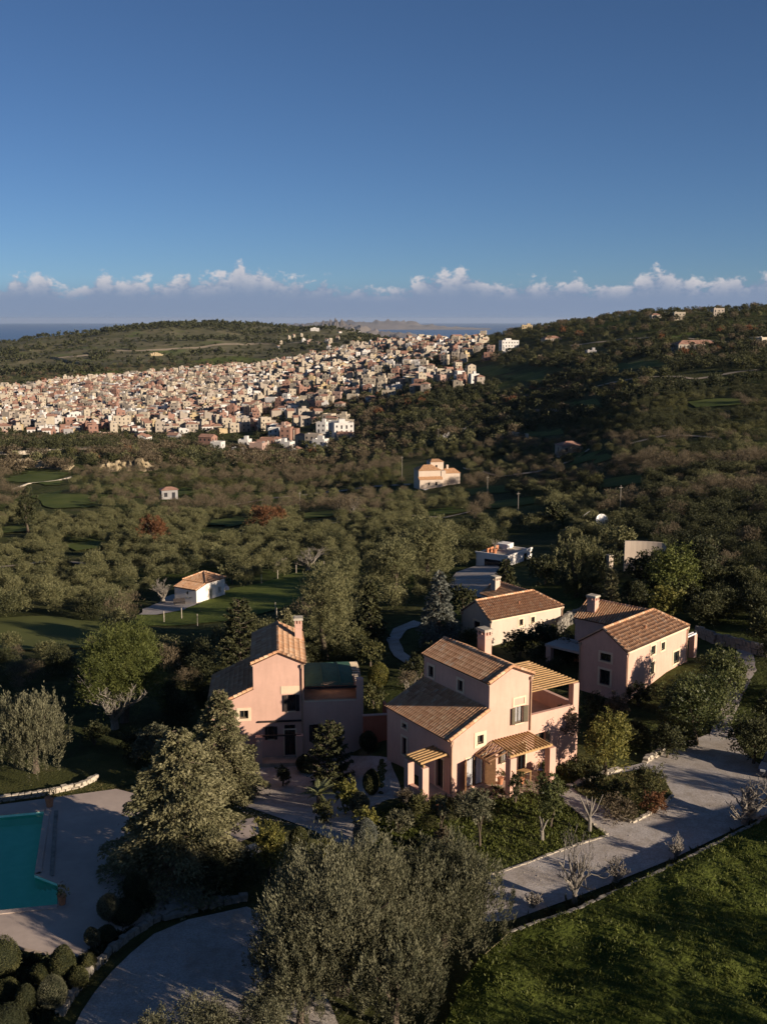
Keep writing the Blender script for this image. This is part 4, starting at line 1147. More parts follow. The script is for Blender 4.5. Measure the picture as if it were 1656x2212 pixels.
# ------------------------------------------------------------------ roof tiles
def tile_mesh(i, L=.44, r0=.078, r1=.075, tint=.5, seg=5):
    V = []; F = []
    for e, (y, r, z) in enumerate(((0, r0, .004), (L, r1, 0))):
        for k in range(seg + 1):
            a = math.pi * k / seg; V.append((r * math.cos(a), y, z + r * 1.35 * math.sin(a)))
        for k in range(seg + 1):
            a = math.pi * k / seg; V.append(((r - .014) * math.cos(a), y, z + (r - .014) * 1.35 * math.sin(a)))
    n = seg + 1
    for k in range(seg):
        F.append((k, k + 1, 2 * n + k + 1, 2 * n + k)); F.append((n + k + 1, n + k, k, k + 1))
    return npmesh('roof_tile', V, F, M_['tile'], np.full(len(V), tint))
TILES = [tile_mesh(i, tint=t) for i, t in enumerate((.12, .3, .42, .5, .58, .66, .75, .86, .97))]
RIDGE = [tile_mesh(i, .42, .12, .10, t, 6) for i, t in enumerate((.35, .55, .7, .9))]


def tiled(parent_root, O, ex, ey, w, l, indiv=0, clip=None, sp=.25, row=.40, tone=0.0, seed=1, ridge=None, clipfn=None):
    """tiles on a slope: O eave corner, ex along the eave, ey up the slope (unit vectors); returns the roof slab"""
    O = Vector(O); ex = Vector(ex).normalized(); ey = Vector(ey).normalized(); nz = ex.cross(ey)
    if nz.z < 0: nz = -nz; 
    g = random.Random(seed)
    outline = [(0, 0), (w, 0), (w, l), (0, l)] if clip is None else clip
    mb = MB(); mb.prism(outline, lambda p, s: O + ex * p[0] + ey * p[1] + nz * (.0 if s else -.09))
    roof = mb.build('roof', M_['tile_under'], parent_root)
    nc = max(1, round(w / sp)); nr = max(1, round(l / row)); sx = w / nc; sy = l / nr
    R3 = Matrix((ex, ey, nz)).transposed()
    if R3.determinant() < 0: R3 = Matrix((-ex, ey, nz)).transposed()
    MT = R3.to_4x4(); cells = []
    for c in range(nc):
        for r in range(nr):
            px_, py_ = (c + .5) * sx, r * sy
            if clip is not None and not bool(inpoly(np.array([px_]), np.array([py_ + sy * .5]), clip)[0]): continue
            cells.append((px_, py_))
    Vs = []; Fs = []; Ts = []; nb = 0
    tm = TILES
    base = [(np.array([v.co[:] for v in m.vertices]), np.array([p.vertices[:] for p in m.polygons]), m.attributes['tint'].data[0].value) for m in tm]
    order = sorted(cells, key=lambda c: c[1])
    for k, (px_, py_) in enumerate(order):
        ti = min(8, max(0, int(g.gauss(4.6 + tone * 6, 1.5)))); M4 = Matrix.Translation(O + ex * px_ + ey * (py_ - .03) + nz * .004) @ MT @ Matrix.Rotation(g.uniform(-.03, .03), 4, 'Z')
        if k < indiv:
            o = obj('roof_tile', tm[ti], roof); o.matrix_local = M4
        else:
            v, f, t = base[ti]; m = np.array(M4); Vs.append(v @ m[:3, :3].T + m[:3, 3]); Fs.append(f + nb); nb += len(v); Ts.append(np.full(len(v), t))
    if Vs:
        o = obj('roof_tiling', npmesh('roof_tiling', np.concatenate(Vs), np.concatenate(Fs), M_['tile'], np.concatenate(Ts)), roof)
        tag(o, kind='stuff') if indiv else None
    return roof


def ridge_row(parent, A, B, name='ridge_tile', ind=True, sp=.38, seed=3):
    A = Vector(A); B = Vector(B); d = (B - A); n = max(1, round(d.length / sp)); d.normalize(); g = random.Random(seed)
    s = d.cross(Vector((0, 0, 1))).normalized(); up = s.cross(d); R3 = Matrix((s, d, up)).transposed().to_4x4()
    for k in range(n):
        o = obj(name, RIDGE[g.randrange(4)], parent); o.matrix_local = Matrix.Translation(A + (B - A) * k / n) @ R3


# ------------------------------------------------------------------ windows
def frame_fn(origin, ux, inward):
    """wall-plane helper: (a, b) metres along ux / up, d metres behind the face"""
    o = Vector(origin); ux = Vector(ux); inw = Vector(inward)
    return lambda p, d=0: o + ux * p[0] + Vector((0, 0, 1)) * p[1] + inw * d


def window(root, fn, x0, x1, z0, z1, name='window', sur=.22, shut=None, trim='cream_trim', bars=1, open_=True, curtain=False, depth_=.16, frame='shutter_olive', closed=False, sill=True, ang=.35):
    """pane with frame, plaster surround and optional shutters folded back on the wall"""
    mb = MB(); mb.prism([(x0, z0), (x1, z0), (x1, z1), (x0, z1)], lambda p, s: fn(p, depth_ + .02 + (.02 if s else 0)))
    pane = mb.build(name, M_['glass'], root)
    f = MB(); t = .05
    for a, b, c, d in ((x0, x0 + t, z0, z1), (x1 - t, x1, z0, z1), (x0 + t, x1 - t, z0, z0 + t), (x0 + t, x1 - t, z1 - t, z1)):
        f.prism([(a, c), (b, c), (b, d), (a, d)], lambda p, s: fn(p, depth_ - .04 + (.055 if s else 0)))
    for k in range(bars):
        c = x0 + (x1 - x0) * (k + 1) / (bars + 1); f.prism([(c - .025, z0 + t), (c + .025, z0 + t), (c + .025, z1 - t), (c - .025, z1 - t)], lambda p, s: fn(p, depth_ - .03 + (.045 if s else 0)))
    if z1 - z0 > 1.3 and bars:
        c = z0 + (z1 - z0) * .62
    f.build('window_frame', M_[frame], pane)
    if sur:
        s_ = MB(); q = sur
        for a, b, c, d in ((x0 - q, x0, z0 - q, z1 + q), (x1, x1 + q, z0 - q, z1 + q), (x0, x1, z0 - q, z0), (x0, x1, z1, z1 + q)):
            s_.prism([(a, c), (b, c), (b, d), (a, d)], lambda p, s: fn(p, -.035 if s else .002))
        s_.build('window_surround', M_[trim], pane)
    if sill:
        s_ = MB(); s_.prism([(x0 - .04, z0 - .06), (x1 + .04, z0 - .06), (x1 + .04, z0), (x0 - .04, z0)], lambda p, s: fn(p, -.09 if s else .08)); s_.build('sill', M_[trim], pane)
    if curtain:
        for sg in (0, 1):
            c_ = MB(); wv = (x1 - x0) * .36; xa = x0 + .06 if sg == 0 else x1 - .06 - wv; n = 10; vs = []
            for k in range(n + 1):
                xx = xa + wv * k / n; dd = depth_ + .005 + .03 * math.sin(k * 2.2); vs += [fn((xx, z0 + .06), dd), fn((xx, z1 - .06), dd)]
            c_.add(vs, [(2 * k, 2 * k + 2, 2 * k + 3, 2 * k + 1) for k in range(n)]); c_.build('curtain', M_['curtain'], pane)
    if shut:
        hw = (x1 - x0) / 2
        for sg in (-1, 1):
            m = MB(); hx = x0 if sg < 0 else x1; w = hw * .98
            fl = lambda p, s, hx=hx, sg=sg: fn((hx + sg * p[0] * math.cos(ang), p[1]), -.03 - p[0] * math.sin(ang) - (.04 if s else 0))
            m.prism([(.01, z0), (w, z0), (w, z1), (.01, z1)], fl)
            nsl = max(4, int((z1 - z0) / .11))
            for k in range(nsl):
                zz = z0 + .08 + (z1 - z0 - .16) * k / nsl
                m.prism([(.07, zz), (w - .06, zz), (w - .06, zz + .05), (.07, zz + .05)], lambda p, s, hx=hx, sg=sg: fn((hx + sg * p[0] * math.cos(ang), p[1]), -.072 - p[0] * math.sin(ang) - (.02 if s else 0)))
            m.build('shutter', M_[shut], pane)
    return pane


def chimney(root, x0, x1, y0, y1, z0, z1, mat='pink'):
    h = z1 - z0; mb = MB(); mb.box(x0, x1, y0, y1, z0, z1 - .42)
    ch = mb.build('chimney', M_[mat], root)
    b = MB()
    for zz in (z1 - .78, z1 - .50): b.box(x0 - .035, x1 + .035, y0 - .035, y1 + .035, zz, zz + .07)
    b.build('chimney_band', M_[mat], ch)
    p = MB(); t = .10
    nx = max(2, int((x1 - x0) / .3)); ny = max(2, int((y1 - y0) / .3))
    for k in range(nx + 1):
        c = x0 + t / 2 + (x1 - x0 - t) * k / nx
        for yy in (y0, y1 - t): p.box(c - t / 2, c + t / 2, yy, yy + t, z1 - .42, z1 - .16)
    for k in range(1, ny):
        c = y0 + t / 2 + (y1 - y0 - t) * k / ny
        for xx in (x0, x1 - t): p.box(xx, xx + t, c - t / 2, c + t / 2, z1 - .42, z1 - .16)
    p.box(x0 + .14, x1 - .14, y0 + .14, y1 - .14, z1 - .42, z1 - .17)
    p.build('chimney_vent', M_[mat], ch)
    c = MB(); c.box(x0 - .09, x1 + .09, y0 - .09, y1 + .09, z1 - .16, z1 - .02); c.box(x0 - .05, x1 + .05, y0 - .05, y1 + .05, z1 - .02, z1 + .01)
    c.build('chimney_cap', M_['stone'], ch)
    return ch


def downspout(root, x, y, zt, zb, off=(0, -.09), mat='pipe'):
    mb = MB(); mb.tube([(x + off[0] * .2, y + off[1] * .2, zt + .12), (x + off[0] * 1.6, y + off[1] * 1.6, zt - .02), (x + off[0], y + off[1], zt - .3), (x + off[0], y + off[1], zb)], .05, 8)
    mb.box(x + off[0] - .09, x + off[0] + .09, y + off[1] - .09, y + off[1] + .09, zt - .06, zt + .12)
    return mb.build('downspout', M_[mat], root)


def pergola(root, corners, rafters, mat, over=.12, rw=.09, rh=.12, beam=True, name='pergola'):
    """corners: wall_a, wall_b, outer_b, outer_a; rafters run from the wall side to the outer side"""
    a, b, c, d = [Vector(p) for p in corners]
    mb = MB()
    if beam: mb.bar(d - (c - d).normalized() * over, c + (c - d).normalized() * over, .12, .16)
    mb.bar(a, b, .07, .14)
    p = mb.build(name, M_[mat], root)
    for k in range(rafters):
        f = (k + .5) / rafters; s = a.lerp(b, f); e = d.lerp(c, f); dr = (e - s).normalized(); r = MB()
        r.bar(s + Vector((0, 0, rh)), e + dr * over + Vector((0, 0, rh + .01)), rw, rh); r.build('rafter', M_[mat], p)
    return p


VA = dict(a=3.06, b=6.58, Lx=10.75, D=7.47, hl=3.70, hj=5.14, hu=6.91, hr=7.70, hp=4.06, hpil=5.60, Dt=5.6)


def villa_a(label, x, y, yaw, z0, central):
    V = VA; a, b, Lx, D, hl, hj, hu, hr, hp, hpil, Dt = [V[k] for k in 'a b Lx D hl hj hu hr hp hpil Dt'.split()]
    root = thing('villa', label, 'house', (x, y, z0), yaw)
    gz = -3.0
    F_ = frame_fn((0, 0, 0), (1, 0, 0), (0, 1, 0))            # lit facade
    Lf = frame_fn((0, 0, 0), (0, 1, 0), (1, 0, 0))            # left wall of the low wing
    Uf = frame_fn((a, 0, 0), (0, 1, 0), (1, 0, 0))            # left wall of the upper block
    mid = (a + b) / 2
    if central:
        holes = [(1.30, 2.74, .18, 2.20), (2.14, 2.62, 3.02, 3.60), (5.18, 5.88, 3.78, 4.92), (5.55, 6.15, .18, 2.3), (4.15, 4.65, 1.30, 2.30)]
        th = [(7.25, 7.85, 1.7, 2.7)]
    else:
        holes = [(2.07, 2.68, 3.03, 3.60), (5.42, 5.98, 3.44, 4.64), (4.02, 4.46, 1.40, 2.36), (5.18, 5.93, .15, 2.05), (5.18, 5.93, 2.1, 2.42)]
        th = [(7.14, 7.58, 1.14, 2.38)]
    w = MB()
    w.panel([(0, gz), (b, gz), (b, hu), (mid, hr), (a, hu), (a, hj), (0, hl)], holes, F_, .2)
    uh = [(2.88, 3.44, 5.55, 6.25), (6.30, 6.90, 5.55, 6.28)] if central else []
    w.panel([(0, hj - .3), (D, hj - .3), (D, hu), (0, hu)], uh, Uf, .2)
    lh = [(5.02, 5.56, 2.85, 3.15), (5.02, 5.56, .95, 2.15), (.75, 1.55, .12, 2.15)] if central else []
    w.panel([(0, gz), (D, gz), (D, hl), (0, hl)], lh, Lf, .2)
    # back and right walls
    w.add([(0, D, gz), (b, D, gz), (b, D, hu), (mid, D, hr), (a, D, hu), (a, D, hj), (0, D, hl)], [(0, 1, 2, 3, 4, 5, 6)])
    w.add([(b, 0, hp - .5), (b, D, hp - .5), (b, D, hu), (b, 0, hu)], [(0, 1, 2, 3)])
    w.add([(b, Dt, gz), (b, D, gz), (b, D, hp), (b, Dt, hp)], [(0, 1, 2, 3)])
    # dark rooms behind the openings
    wall = w.build('wall', M_['pink'], root)
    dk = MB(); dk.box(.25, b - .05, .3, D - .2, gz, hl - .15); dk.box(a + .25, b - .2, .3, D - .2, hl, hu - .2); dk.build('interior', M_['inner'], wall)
    # terrace block
    fz = hp - 1.0; t = MB(); th_ = .22
    t.panel([(b, gz), (Lx, gz), (Lx, hp), (b, hp)], th, F_, .2)
    t.add([(b + .02, th_, hp), (Lx, th_, hp), (Lx, th_, fz), (b + .02, th_, fz)], [(0, 1, 2, 3)])
    t.add([(b, 0, hp), (Lx, 0, hp), (Lx, th_, hp), (b, th_, hp)], [(0, 1, 2, 3)])
    t.box(Lx - th_, Lx - .003, th_, Dt, gz, hp); t.box(b + .01, Lx - th_, Dt - th_, Dt, gz, hp)
    t.build('terrace_wall', M_['pink'], root)
    fl = MB(); fl.box(b + .01, Lx - th_ - .01, th_ + .01, Dt - th_ - .01, fz - .15, fz); fl.build('terrace_floor', M_['terrace'], root)
    cp = MB(); cp.box(b + .01, Lx - .5, -.03, th_ + .03, hp, hp + .05); cp.box(Lx - th_ - .03, Lx + .03, .5, Dt, hp, hp + .05); cp.box(b + .3, Lx - .3, Dt - th_ - .03, Dt + .03, hp, hp + .05)
    cp.build('parapet_cap', M_['cream_trim'] if not central else M_['pink'], root)
    for (px_, py_) in ((Lx - .48, 0), (Lx - .48, Dt - .48))[:2 if central else 1]:
        p = MB(); p.box(px_, px_ + .48 + .004, py_ - .004, py_ + .48, hp - .1, hpil); p.build('terrace_pillar', M_['pink'], root)
    # roofs
    ov = .16; ang = math.atan2(hj - hl, a); ex = (0, 1, 0)
    s = 300 if central else 120
    r1 = tiled(root, (-ov * math.cos(ang) * 1.2, -.14, hl - ov * math.sin(ang) * 1.2 + .10), (0, 1, 0), (math.cos(ang), 0, math.sin(ang)), D + .22, math.hypot(a, hj - hl) + ov * 1.1, indiv=150 if central else 60, seed=4, tone=.05 if central else -.1)
    a2 = math.atan2(hr - hu, mid - a); sl = math.hypot(hr - hu, mid - a)
    r2 = tiled(root, (a - ov * math.cos(a2), -.14, hu - ov * math.sin(a2) + .10), (0, 1, 0), (math.cos(a2), 0, math.sin(a2)), D + .26, sl + ov, indiv=150 if central else 120, seed=5, tone=0 if central else -.1)
    r3 = tiled(root, (b + ov * math.cos(a2), -.14, hu - ov * math.sin(a2) + .10), (0, 1, 0), (-math.cos(a2), 0, math.sin(a2)), D + .26, sl + ov, indiv=0 if central else 120, seed=6, tone=.08)
    ridge_row(r2, (mid, -.12, hr + .10), (mid, D + .1, hr + .10))
    # rake edges, a thin line of tiles on the gable
    for rf, A, B in ((r2, (a - .1, -.1, hu + .08), (mid, -.1, hr + .10)), (r3, (b + .1, -.1, hu + .08), (mid, -.1, hr + .10)), (r1, (-.1, -.1, hl + .06), (a - .1, -.1, hj + .04))):
        ridge_row(rf, A, B, 'verge_tile', sp=.34)
    # mouldings
    m = MB(); m.bar((a - .03, -.03, hu - .02), (a - .03, .0, hu - .02), .1, .1); m.box(b - .02, b + .10, -.06, D, hu - .09, hu + .0); m.box(a - .10, a + .02, -.06, D, hu - .09, hu); m.box(-.10, .02, -.06, D, hl - .09, hl - .0)
    m.build('cornice', M_['cream_trim'], root)
    downspout(root, .06, 0, hl - .15, 0.0); downspout(root, b - .12, 0, hu - .2, 3.1 if central else .1)
    if central: chimney(root, 6.02, 6.60, 4.40, 5.25, hu - .1, 8.95)
    else: chimney(root, 6.10, 6.62, 5.0, 5.75, hu - .3, 8.75)
    if central:
        window(root, F_, 2.14, 2.62, 3.02, 3.60, sur=.24, bars=1)
        window(root, F_, 5.18, 5.88, 3.78, 4.92, sur=0, shut='shutter_olive', curtain=True, ang=.25)
        pn = MB()
        for q in ((4.98, 5.10, 4.96, 5.62), (5.96, 6.08, 4.96, 5.62), (5.10, 5.96, 5.50, 5.62), (5.10, 5.96, 4.96, 5.06)): pn.prism([(q[0], q[2]), (q[1], q[2]), (q[1], q[3]), (q[0], q[3])], lambda p, s: F_(p, -.04 if s else .002))
        pn.build('plaster_panel', M_['cream_trim'], root)
        d = window(root, F_, 1.30, 2.74, .18, 2.20, name='glass_door', sur=0, shut='wood_brown', curtain=True, bars=1, frame='wood_brown', sill=False, ang=.75)
        ln = MB(); ln.prism([(1.15, 2.2), (2.9, 2.2), (2.9, 2.3), (1.15, 2.3)], lambda p, s: F_(p, -.04 if s else .002)); ln.build('lintel', M_['cream_trim'], d)
        window(root, F_, 4.15, 4.65, 1.30, 2.30, sur=0, shut='shutter_olive', ang=.5, curtain=True)
        window(root, F_, 5.55, 6.15, .18, 2.3, name='door', sur=.1, sill=False, frame='shutter_olive', bars=1, shut=None)
        window(root, F_, 7.25, 7.85, 1.7, 2.7, sur=0, shut='shutter_olive', ang=.4)
        for h in uh: window(root, Uf, *h, sur=.17, bars=1, frame='wood_dark')
        window(root, Lf, *lh[0], sur=.16, bars=1, frame='wood_dark'); window(root, Lf, *lh[1], sur=.16, bars=1, frame='wood_dark')
        window(root, Lf, .75, 1.55, .12, 2.15, name='glass_door', sur=.14, bars=1, frame='shutter_olive', sill=False)
        # left slatted porch
        pg = pergola(root, [(-.04, 1.95, 2.62), (-.04, .12, 2.62), (-2.15, -.12, 2.56), (-2.15, 1.72, 2.56)], 6, 'wood', rw=.11)
        for (px_, py_) in ((-2.3, -.30), (-2.3, 1.35)):
            p = MB(); p.box(px_, px_ + .46, py_, py_ + .46, gz, 2.45); p.build('pillar', M_['pink'], pg)
        p = MB(); p.box(-2.2, -1.95, .17, 1.34, gz, .75); p.box(-2.23, -1.92, .165, 1.345, .75, .81); p.build('low_wall', M_['pink'], pg)
        p = MB(); p.box(-2.3, -.01, -.3, 2.1, gz, .1); p.build('porch_floor', M_['patio'], pg)
        # front slatted porch
        pg = pergola(root, [(3.28, -.04, 2.92), (6.40, -.04, 2.92), (6.55, -2.05, 2.72), (3.2, -2.15, 2.72)], 13, 'wood', rw=.07, rh=.10)
        for k in range(5):
            e = MB(); f = k / 5; e.bar((3.25 - .0, -.1 - 2.0 * f, 3.0 - .16 * f), (1.95, -.1 - 1.7 * f, 2.42), .07, .09); e.build('rafter', M_['wood_brown'], pg)
        e = MB(); e.bar((1.98, -.05, 2.38), (1.9, -1.75, 2.36), .1, .12); e.build('beam', M_['wood_brown'], pg)
        for (px_, py_) in ((3.0, -2.35), (6.30, -2.30)):
            p = MB(); p.box(px_, px_ + .5, py_, py_ + .5, gz, 2.62); p.build('pillar', M_['pink'], pg)
        # terrace pergola
        pergola(root, [(b + .05, Dt - .2, 5.42), (b + .05, .1, 5.42), (Lx - .15, .15, 5.42), (Lx - .15, Dt - .1, 5.42)], 2, 'wood', rw=.12, rh=.14, name='pergola', over=0)
        pg = [c for c in root.children if c.name.startswith('pergola')][-1]
        for k in range(15):
            r = MB(); yy = .15 + (Dt - .45) * k / 14; r.bar((b + .03, yy, 5.68), (Lx + .02, yy, 5.68), .13, .07); r.build('slat', M_['wood'], pg)
        # paved patio with steps
        pt = MB(); prof = [(-.3, 0), (2.2, 0), (b, 0), (7.4, -.3), (7.2, -1.9), (6.0, -2.6), (5.2, -3.0), (4.6, -2.9), (4.3, -2.2), (2.9, -2.5), (-.2, -1.0)]
        pt.prism(prof, lambda p, s: (p[0], p[1], .12 if s else gz)); pt.build('patio', M_['patio'], root)
        # outdoor table and planters on the patio are separate things
    else:
        window(root, F_, 2.07, 2.68, 3.03, 3.60, sur=.2, bars=1)
        window(root, F_, 5.42, 5.98, 3.44, 4.64, sur=0, shut='wood_dark', frame='wood_dark', ang=.12)
        pn = MB(); pn.prism([(4.97, 4.72), (6.27, 4.72), (6.27, 5.28), (4.97, 5.28)], lambda p, s: F_(p, -.03 if s else .002)); pn.build('plaster_panel', M_['cream_trim'], root)
        window(root, F_, 4.02, 4.46, 1.40, 2.36, sur=0, shut='wood_dark', frame='wood_dark', ang=.15)
        window(root, F_, 5.18, 5.93, .15, 2.05, name='door', sur=.1, sill=False, frame='wood_dark', bars=1)
        window(root, F_, 5.18, 5.93, 2.1, 2.42, name='fanlight', sur=0, sill=False, frame='wood_dark', bars=3)
        window(root, F_, 7.14, 7.58, 1.14, 2.38, sur=0, shut='wood_dark', frame='wood_dark', ang=.12)
        # porch frame: upper beam on the wall, lower bar on two pillars
        pm = MB(); pm.bar((3.4, -.12, 2.76), (6.38, -.12, 2.76), .12, .11); pm.bar((3.5, -1.0, 2.05), (6.3, -1.0, 2.05), .1, .1)
        pg = pm.build('pergola', M_['wood_dark'], root)
        for px_ in (3.2, 6.0): p = MB(); p.box(px_, px_ + .42, -1.25, -.83, gz, 2.0); p.box(px_ - .03, px_ + .45, -1.28, -.80, 2.0, 2.07); p.build('pillar', M_['pink'], pg)
        p = MB(); p.box(3.0, 6.5, -1.3, -.01, gz, .14); p.build('porch_floor', M_['patio'], root)
        # curved green shade roof over the terrace
        gp = MB(); n = 40; z1 = 5.05
        for xx in (b + .1, Lx - .12): gp.bar((xx, .1, z1), (xx, Dt - .2, z1 + .12), .1, .12)
        gp.bar((b + .1, .12, z1 - .02), (Lx - .1, .12, z1 - .02), .12, .14)
        gp_ = gp.build('pergola', M_['wood_dark'], root)
        for k in range(30):
            yy = .2 + (Dt - .5) * k / 29; r = MB(); zz = z1 + .12 + .25 * math.sin(math.pi * min(1, k / 29)) ** .8
            r.bar((b + .1, yy, zz), (b + .1 + (Lx - b - .75), yy, zz), .15, .035); r.build('slat', M_['green_slat'], gp_)
            if k % 2 == 0:
                r = MB(); r.bar((Lx - .62, yy, zz), (Lx - .05, yy, zz), .09, .04); r.build('slat', M_['cream_trim'], gp_)
        for xx in (b + 1.35, b + 2.6):
            r = MB(); pts = []
            for k in range(10):
                yy = .2 + (Dt - .5) * k / 9; pts.append((xx, yy, z1 + .17 + .25 * math.sin(math.pi * k / 9) ** .8))
            r.tube(pts, .035, 5); r.build('batten', M_['green_slat'], gp_)
    return root


villa_a('central pink villa with stepped tiled roofs, two wooden slatted porches and a roof terrace', 4.228, 65.338, .561, 0.0, True)
villa_a('left pink villa, mostly shaded, with a green slatted shade over its roof terrace', -12.72, 75.88, .102, -2.06, False).scale = (1.05, 1.05, 1.05)


# ------------------------------------------------------------------ L-shaped villas at the back
def villa_b(label, x, y, yaw, he, wall, gw, lw, base_z, third, W=4.4, L=10.1, cream=False):
    """he: absolute eave height; root stands at base_z"""
    root = thing('villa', label, 'house', (x, y, base_z), yaw)
    E = he - base_z; Rr = E + 1.45; gz = -1.5
    F_ = frame_fn((0, 0, 0), (1, 0, 0), (0, 1, 0)); Gf = frame_fn((0, 0, 0), (0, 1, 0), (1, 0, 0))
    sh = lambda h: (h[0], h[1], h[2] - base_z, h[3] - base_z)
    gw = [sh(h) for h in gw]; lw = [sh(h) for h in lw]
    w = MB(); w.panel([(0, gz), (L, gz), (L, E), (0, E)], lw, F_, .2)
    w.panel([(0, gz), (W, gz), (W, E), (W / 2, Rr), (0, E)], gw, Gf, .2)
    w.add([(L, 0, gz), (L, W, gz), (L, W, E), (L, 0, E)], [(0, 1, 2, 3)]); w.add([(0, W, gz), (L, W, gz), (L, W, E), (0, W, E)], [(0, 1, 2, 3)])
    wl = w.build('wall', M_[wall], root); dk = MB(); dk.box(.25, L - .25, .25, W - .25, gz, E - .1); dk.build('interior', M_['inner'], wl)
    a = math.atan2(Rr - E, W / 2); sl = math.hypot(Rr - E, W / 2); ov = .14; run = W / 2 + ov * math.cos(a)
    l = sl + ov; Lw = L + .2
    # front slope: gable end at x=0, hipped far end
    tiled(root, (-.08, -ov * math.cos(a), E - ov * math.sin(a) + .1), (1, 0, 0), (0, math.cos(a), math.sin(a)), Lw, l, clip=[(0, 0), (Lw, 0), (Lw - run, l), (0, l)], sp=.23, row=.36, seed=8, tone=.1)
    tiled(root, (-.08, W + ov * math.cos(a), E - ov * math.sin(a) + .1), (1, 0, 0), (0, -math.cos(a), math.sin(a)), Lw, l, clip=[(0, 0), (Lw, 0), (Lw - run, l), (0, l)], sp=.23, row=.36, seed=9)
    rf = tiled(root, (L + .12, -ov * math.cos(a), E - ov * math.sin(a) + .1), (0, 1, 0), (-math.cos(a), 0, math.sin(a)), W + 2 * ov * math.cos(a), l, clip=[(0, 0), (W + 2 * ov * math.cos(a), 0), (run, l)], sp=.23, row=.36, seed=10)
    ridge_row(rf, (-.05, W / 2, Rr + .1), (L + .12 - run, W / 2, Rr + .1)); ridge_row(rf, (L + .1, -.1, E + .08), (L + .12 - run, W / 2, Rr + .12)); ridge_row(rf, (-.02, -.08, E + .06), (-.02, W / 2, Rr + .1), 'verge_tile')
    c = MB(); c.box(-.06, L + .1, -.14, -.0, E - .12, E + .02); c.box(L, L + .12, 0, W, E - .12, E + .02); c.build('cornice', M_['cream_trim'], root)
    # wing running back at the far end
    wx0, wx1, wy = 5.95, L - .05, 8.7; wm = (wx0 + wx1) / 2; rise = (wm - wx0) * .62
    m = MB(); m.add([(wx0, W, gz), (wx0, wy, gz), (wx0, wy, E), (wx0, W, E)], [(0, 1, 2, 3)]); m.add([(wx1, W, gz), (wx1, wy, gz), (wx1, wy, E), (wx1, W, E)], [(0, 1, 2, 3)])
    m.add([(wx0, wy, gz), (wx1, wy, gz), (wx1, wy, E), (wm, wy, E + rise), (wx0, wy, E)], [(0, 1, 2, 3, 4)]); m.build('wing_wall', M_[wall], root)
    a2 = math.atan2(rise, wm - wx0); sl2 = math.hypot(rise, wm - wx0) + ov; y0 = W / 2
    rw = tiled(root, (wx0 - ov * math.cos(a2), y0, E - ov * math.sin(a2) + .1), (0, 1, 0), (math.cos(a2), 0, math.sin(a2)), wy - y0 + .12, sl2, sp=.23, row=.36, seed=11, clip=[(W / 2 + .1, 0), (wy - y0 + .12, 0), (wy - y0 + .12, sl2), (0.25, sl2)], tone=-.05)
    tiled(root, (wx1 + ov * math.cos(a2), y0, E - ov * math.sin(a2) + .1), (0, 1, 0), (-math.cos(a2), 0, math.sin(a2)), wy - y0 + .12, sl2, sp=.23, row=.36, seed=12, clip=[(W / 2 + .1, 0), (wy - y0 + .12, 0), (wy - y0 + .12, sl2), (0.25, sl2)])
    ridge_row(rw, (wm, W / 2, E + rise + .1), (wm, wy + .1, E + rise + .1))
    chimney(root, 6.6, 7.25, 7.15, 7.95, E, E + 2.1, wall)
    for h in gw: window(root, Gf, *h, sur=.17, bars=1, trim='cream_trim', frame='wood_dark')
    for h in lw: window(root, F_, *h, sur=.17, bars=1, frame='shutter_green' if not cream else 'shutter_olive')
    v = MB(); v.tube([(4.6, 1.0, E + .5), (4.6, 1.0, E + 1.02)], .09, 8); v.lathe((4.6, 1.0, E + 1.0), [(.17, 0), (.02, .12)], 8); v.build('roof_vent', M_['tile'], root)
    downspout(root, .05, 0, E - .15, 0); downspout(root, L - .1, 0, E - .15, 0)
    downspout(root, 0, W - .1, E - .15, 0, off=(-.09, 0))
    return root, E


r_, E_ = villa_b('right pink villa with a long sunlit wall, hipped roof and a back wing', 19.391, 83.499, .822, 3.844, 'pink',
        [(1.42, 2.42, 2.72, 3.34), (1.45, 2.42, .72, 1.95), (1.45, 2.4, -1.35, -.85)], [(3.86, 4.55, 2.75, 3.45), (5.55, 6.15, 2.75, 3.38), (3.92, 4.48, 1.05, 2.05), (7.78, 8.75, 1.05, 2.05)], -1.9, True)
p = MB(); p.box(3.05, 5.95, 4.4 + .02, 9.9, 1.62 + 1.9, 1.82 + 1.9); pc = p.build('porch_roof', M_['deck'], r_)
for q in ((3.08, 9.3), (3.08, 4.6), (5.5, 9.4)): p = MB(); p.box(q[0], q[0] + .5, q[1], q[1] + .5, -1.5, 3.5); p.build('pillar', M_['pink'], pc)
p = MB(); p.box(11.6, 12.1, .05, .55, -1.5, 4.65); pc = p.build('pergola', M_['pink'], r_)
for yy in (.12, .42, .9): p = MB(); p.bar((10.1, yy, 4.72), (12.0, yy, 4.72), .09, .12); p.build('beam', M_['white_paint'], pc)
villa_b('cream villa with a tiled hipped roof, half shaded by trees, between the pink ones', 10.394, 103.222, .589, .897, 'cream',
        [(1.47, 2.45, -.32, .38)], [(3.8, 4.3, -.2, .42), (5.36, 5.84, -.15, .42), (3.8, 4.3, -1.4, -.85)], -4.3, False, L=9.63, cream=True)
# red garden wall between the central and the left villa
x0, y0 = G(784, 1610, -.8); x1, y1 = G(832, 1630, -.8)
rt = thing('garden_wall', 'terracotta-red garden wall between the left and central pink villas', 'wall', (x0, y0 + .6, -.8))
mb = MB(); mb.bar((0, 0, .9), (x1 - x0 + .4, .3, .9), .22, 2.3); mb.bar((x1 - x0 + .3, .35, .9), (x1 - x0 - .1, 3.2, .9), .22, 2.3); mb.build('wall', M_['red_wall'], rt)
mb = MB(); mb.bar((-.05, 0, 2.08), (x1 - x0 + .45, .3, 2.08), .3, .07); mb.build('coping', M_['pink'], rt)


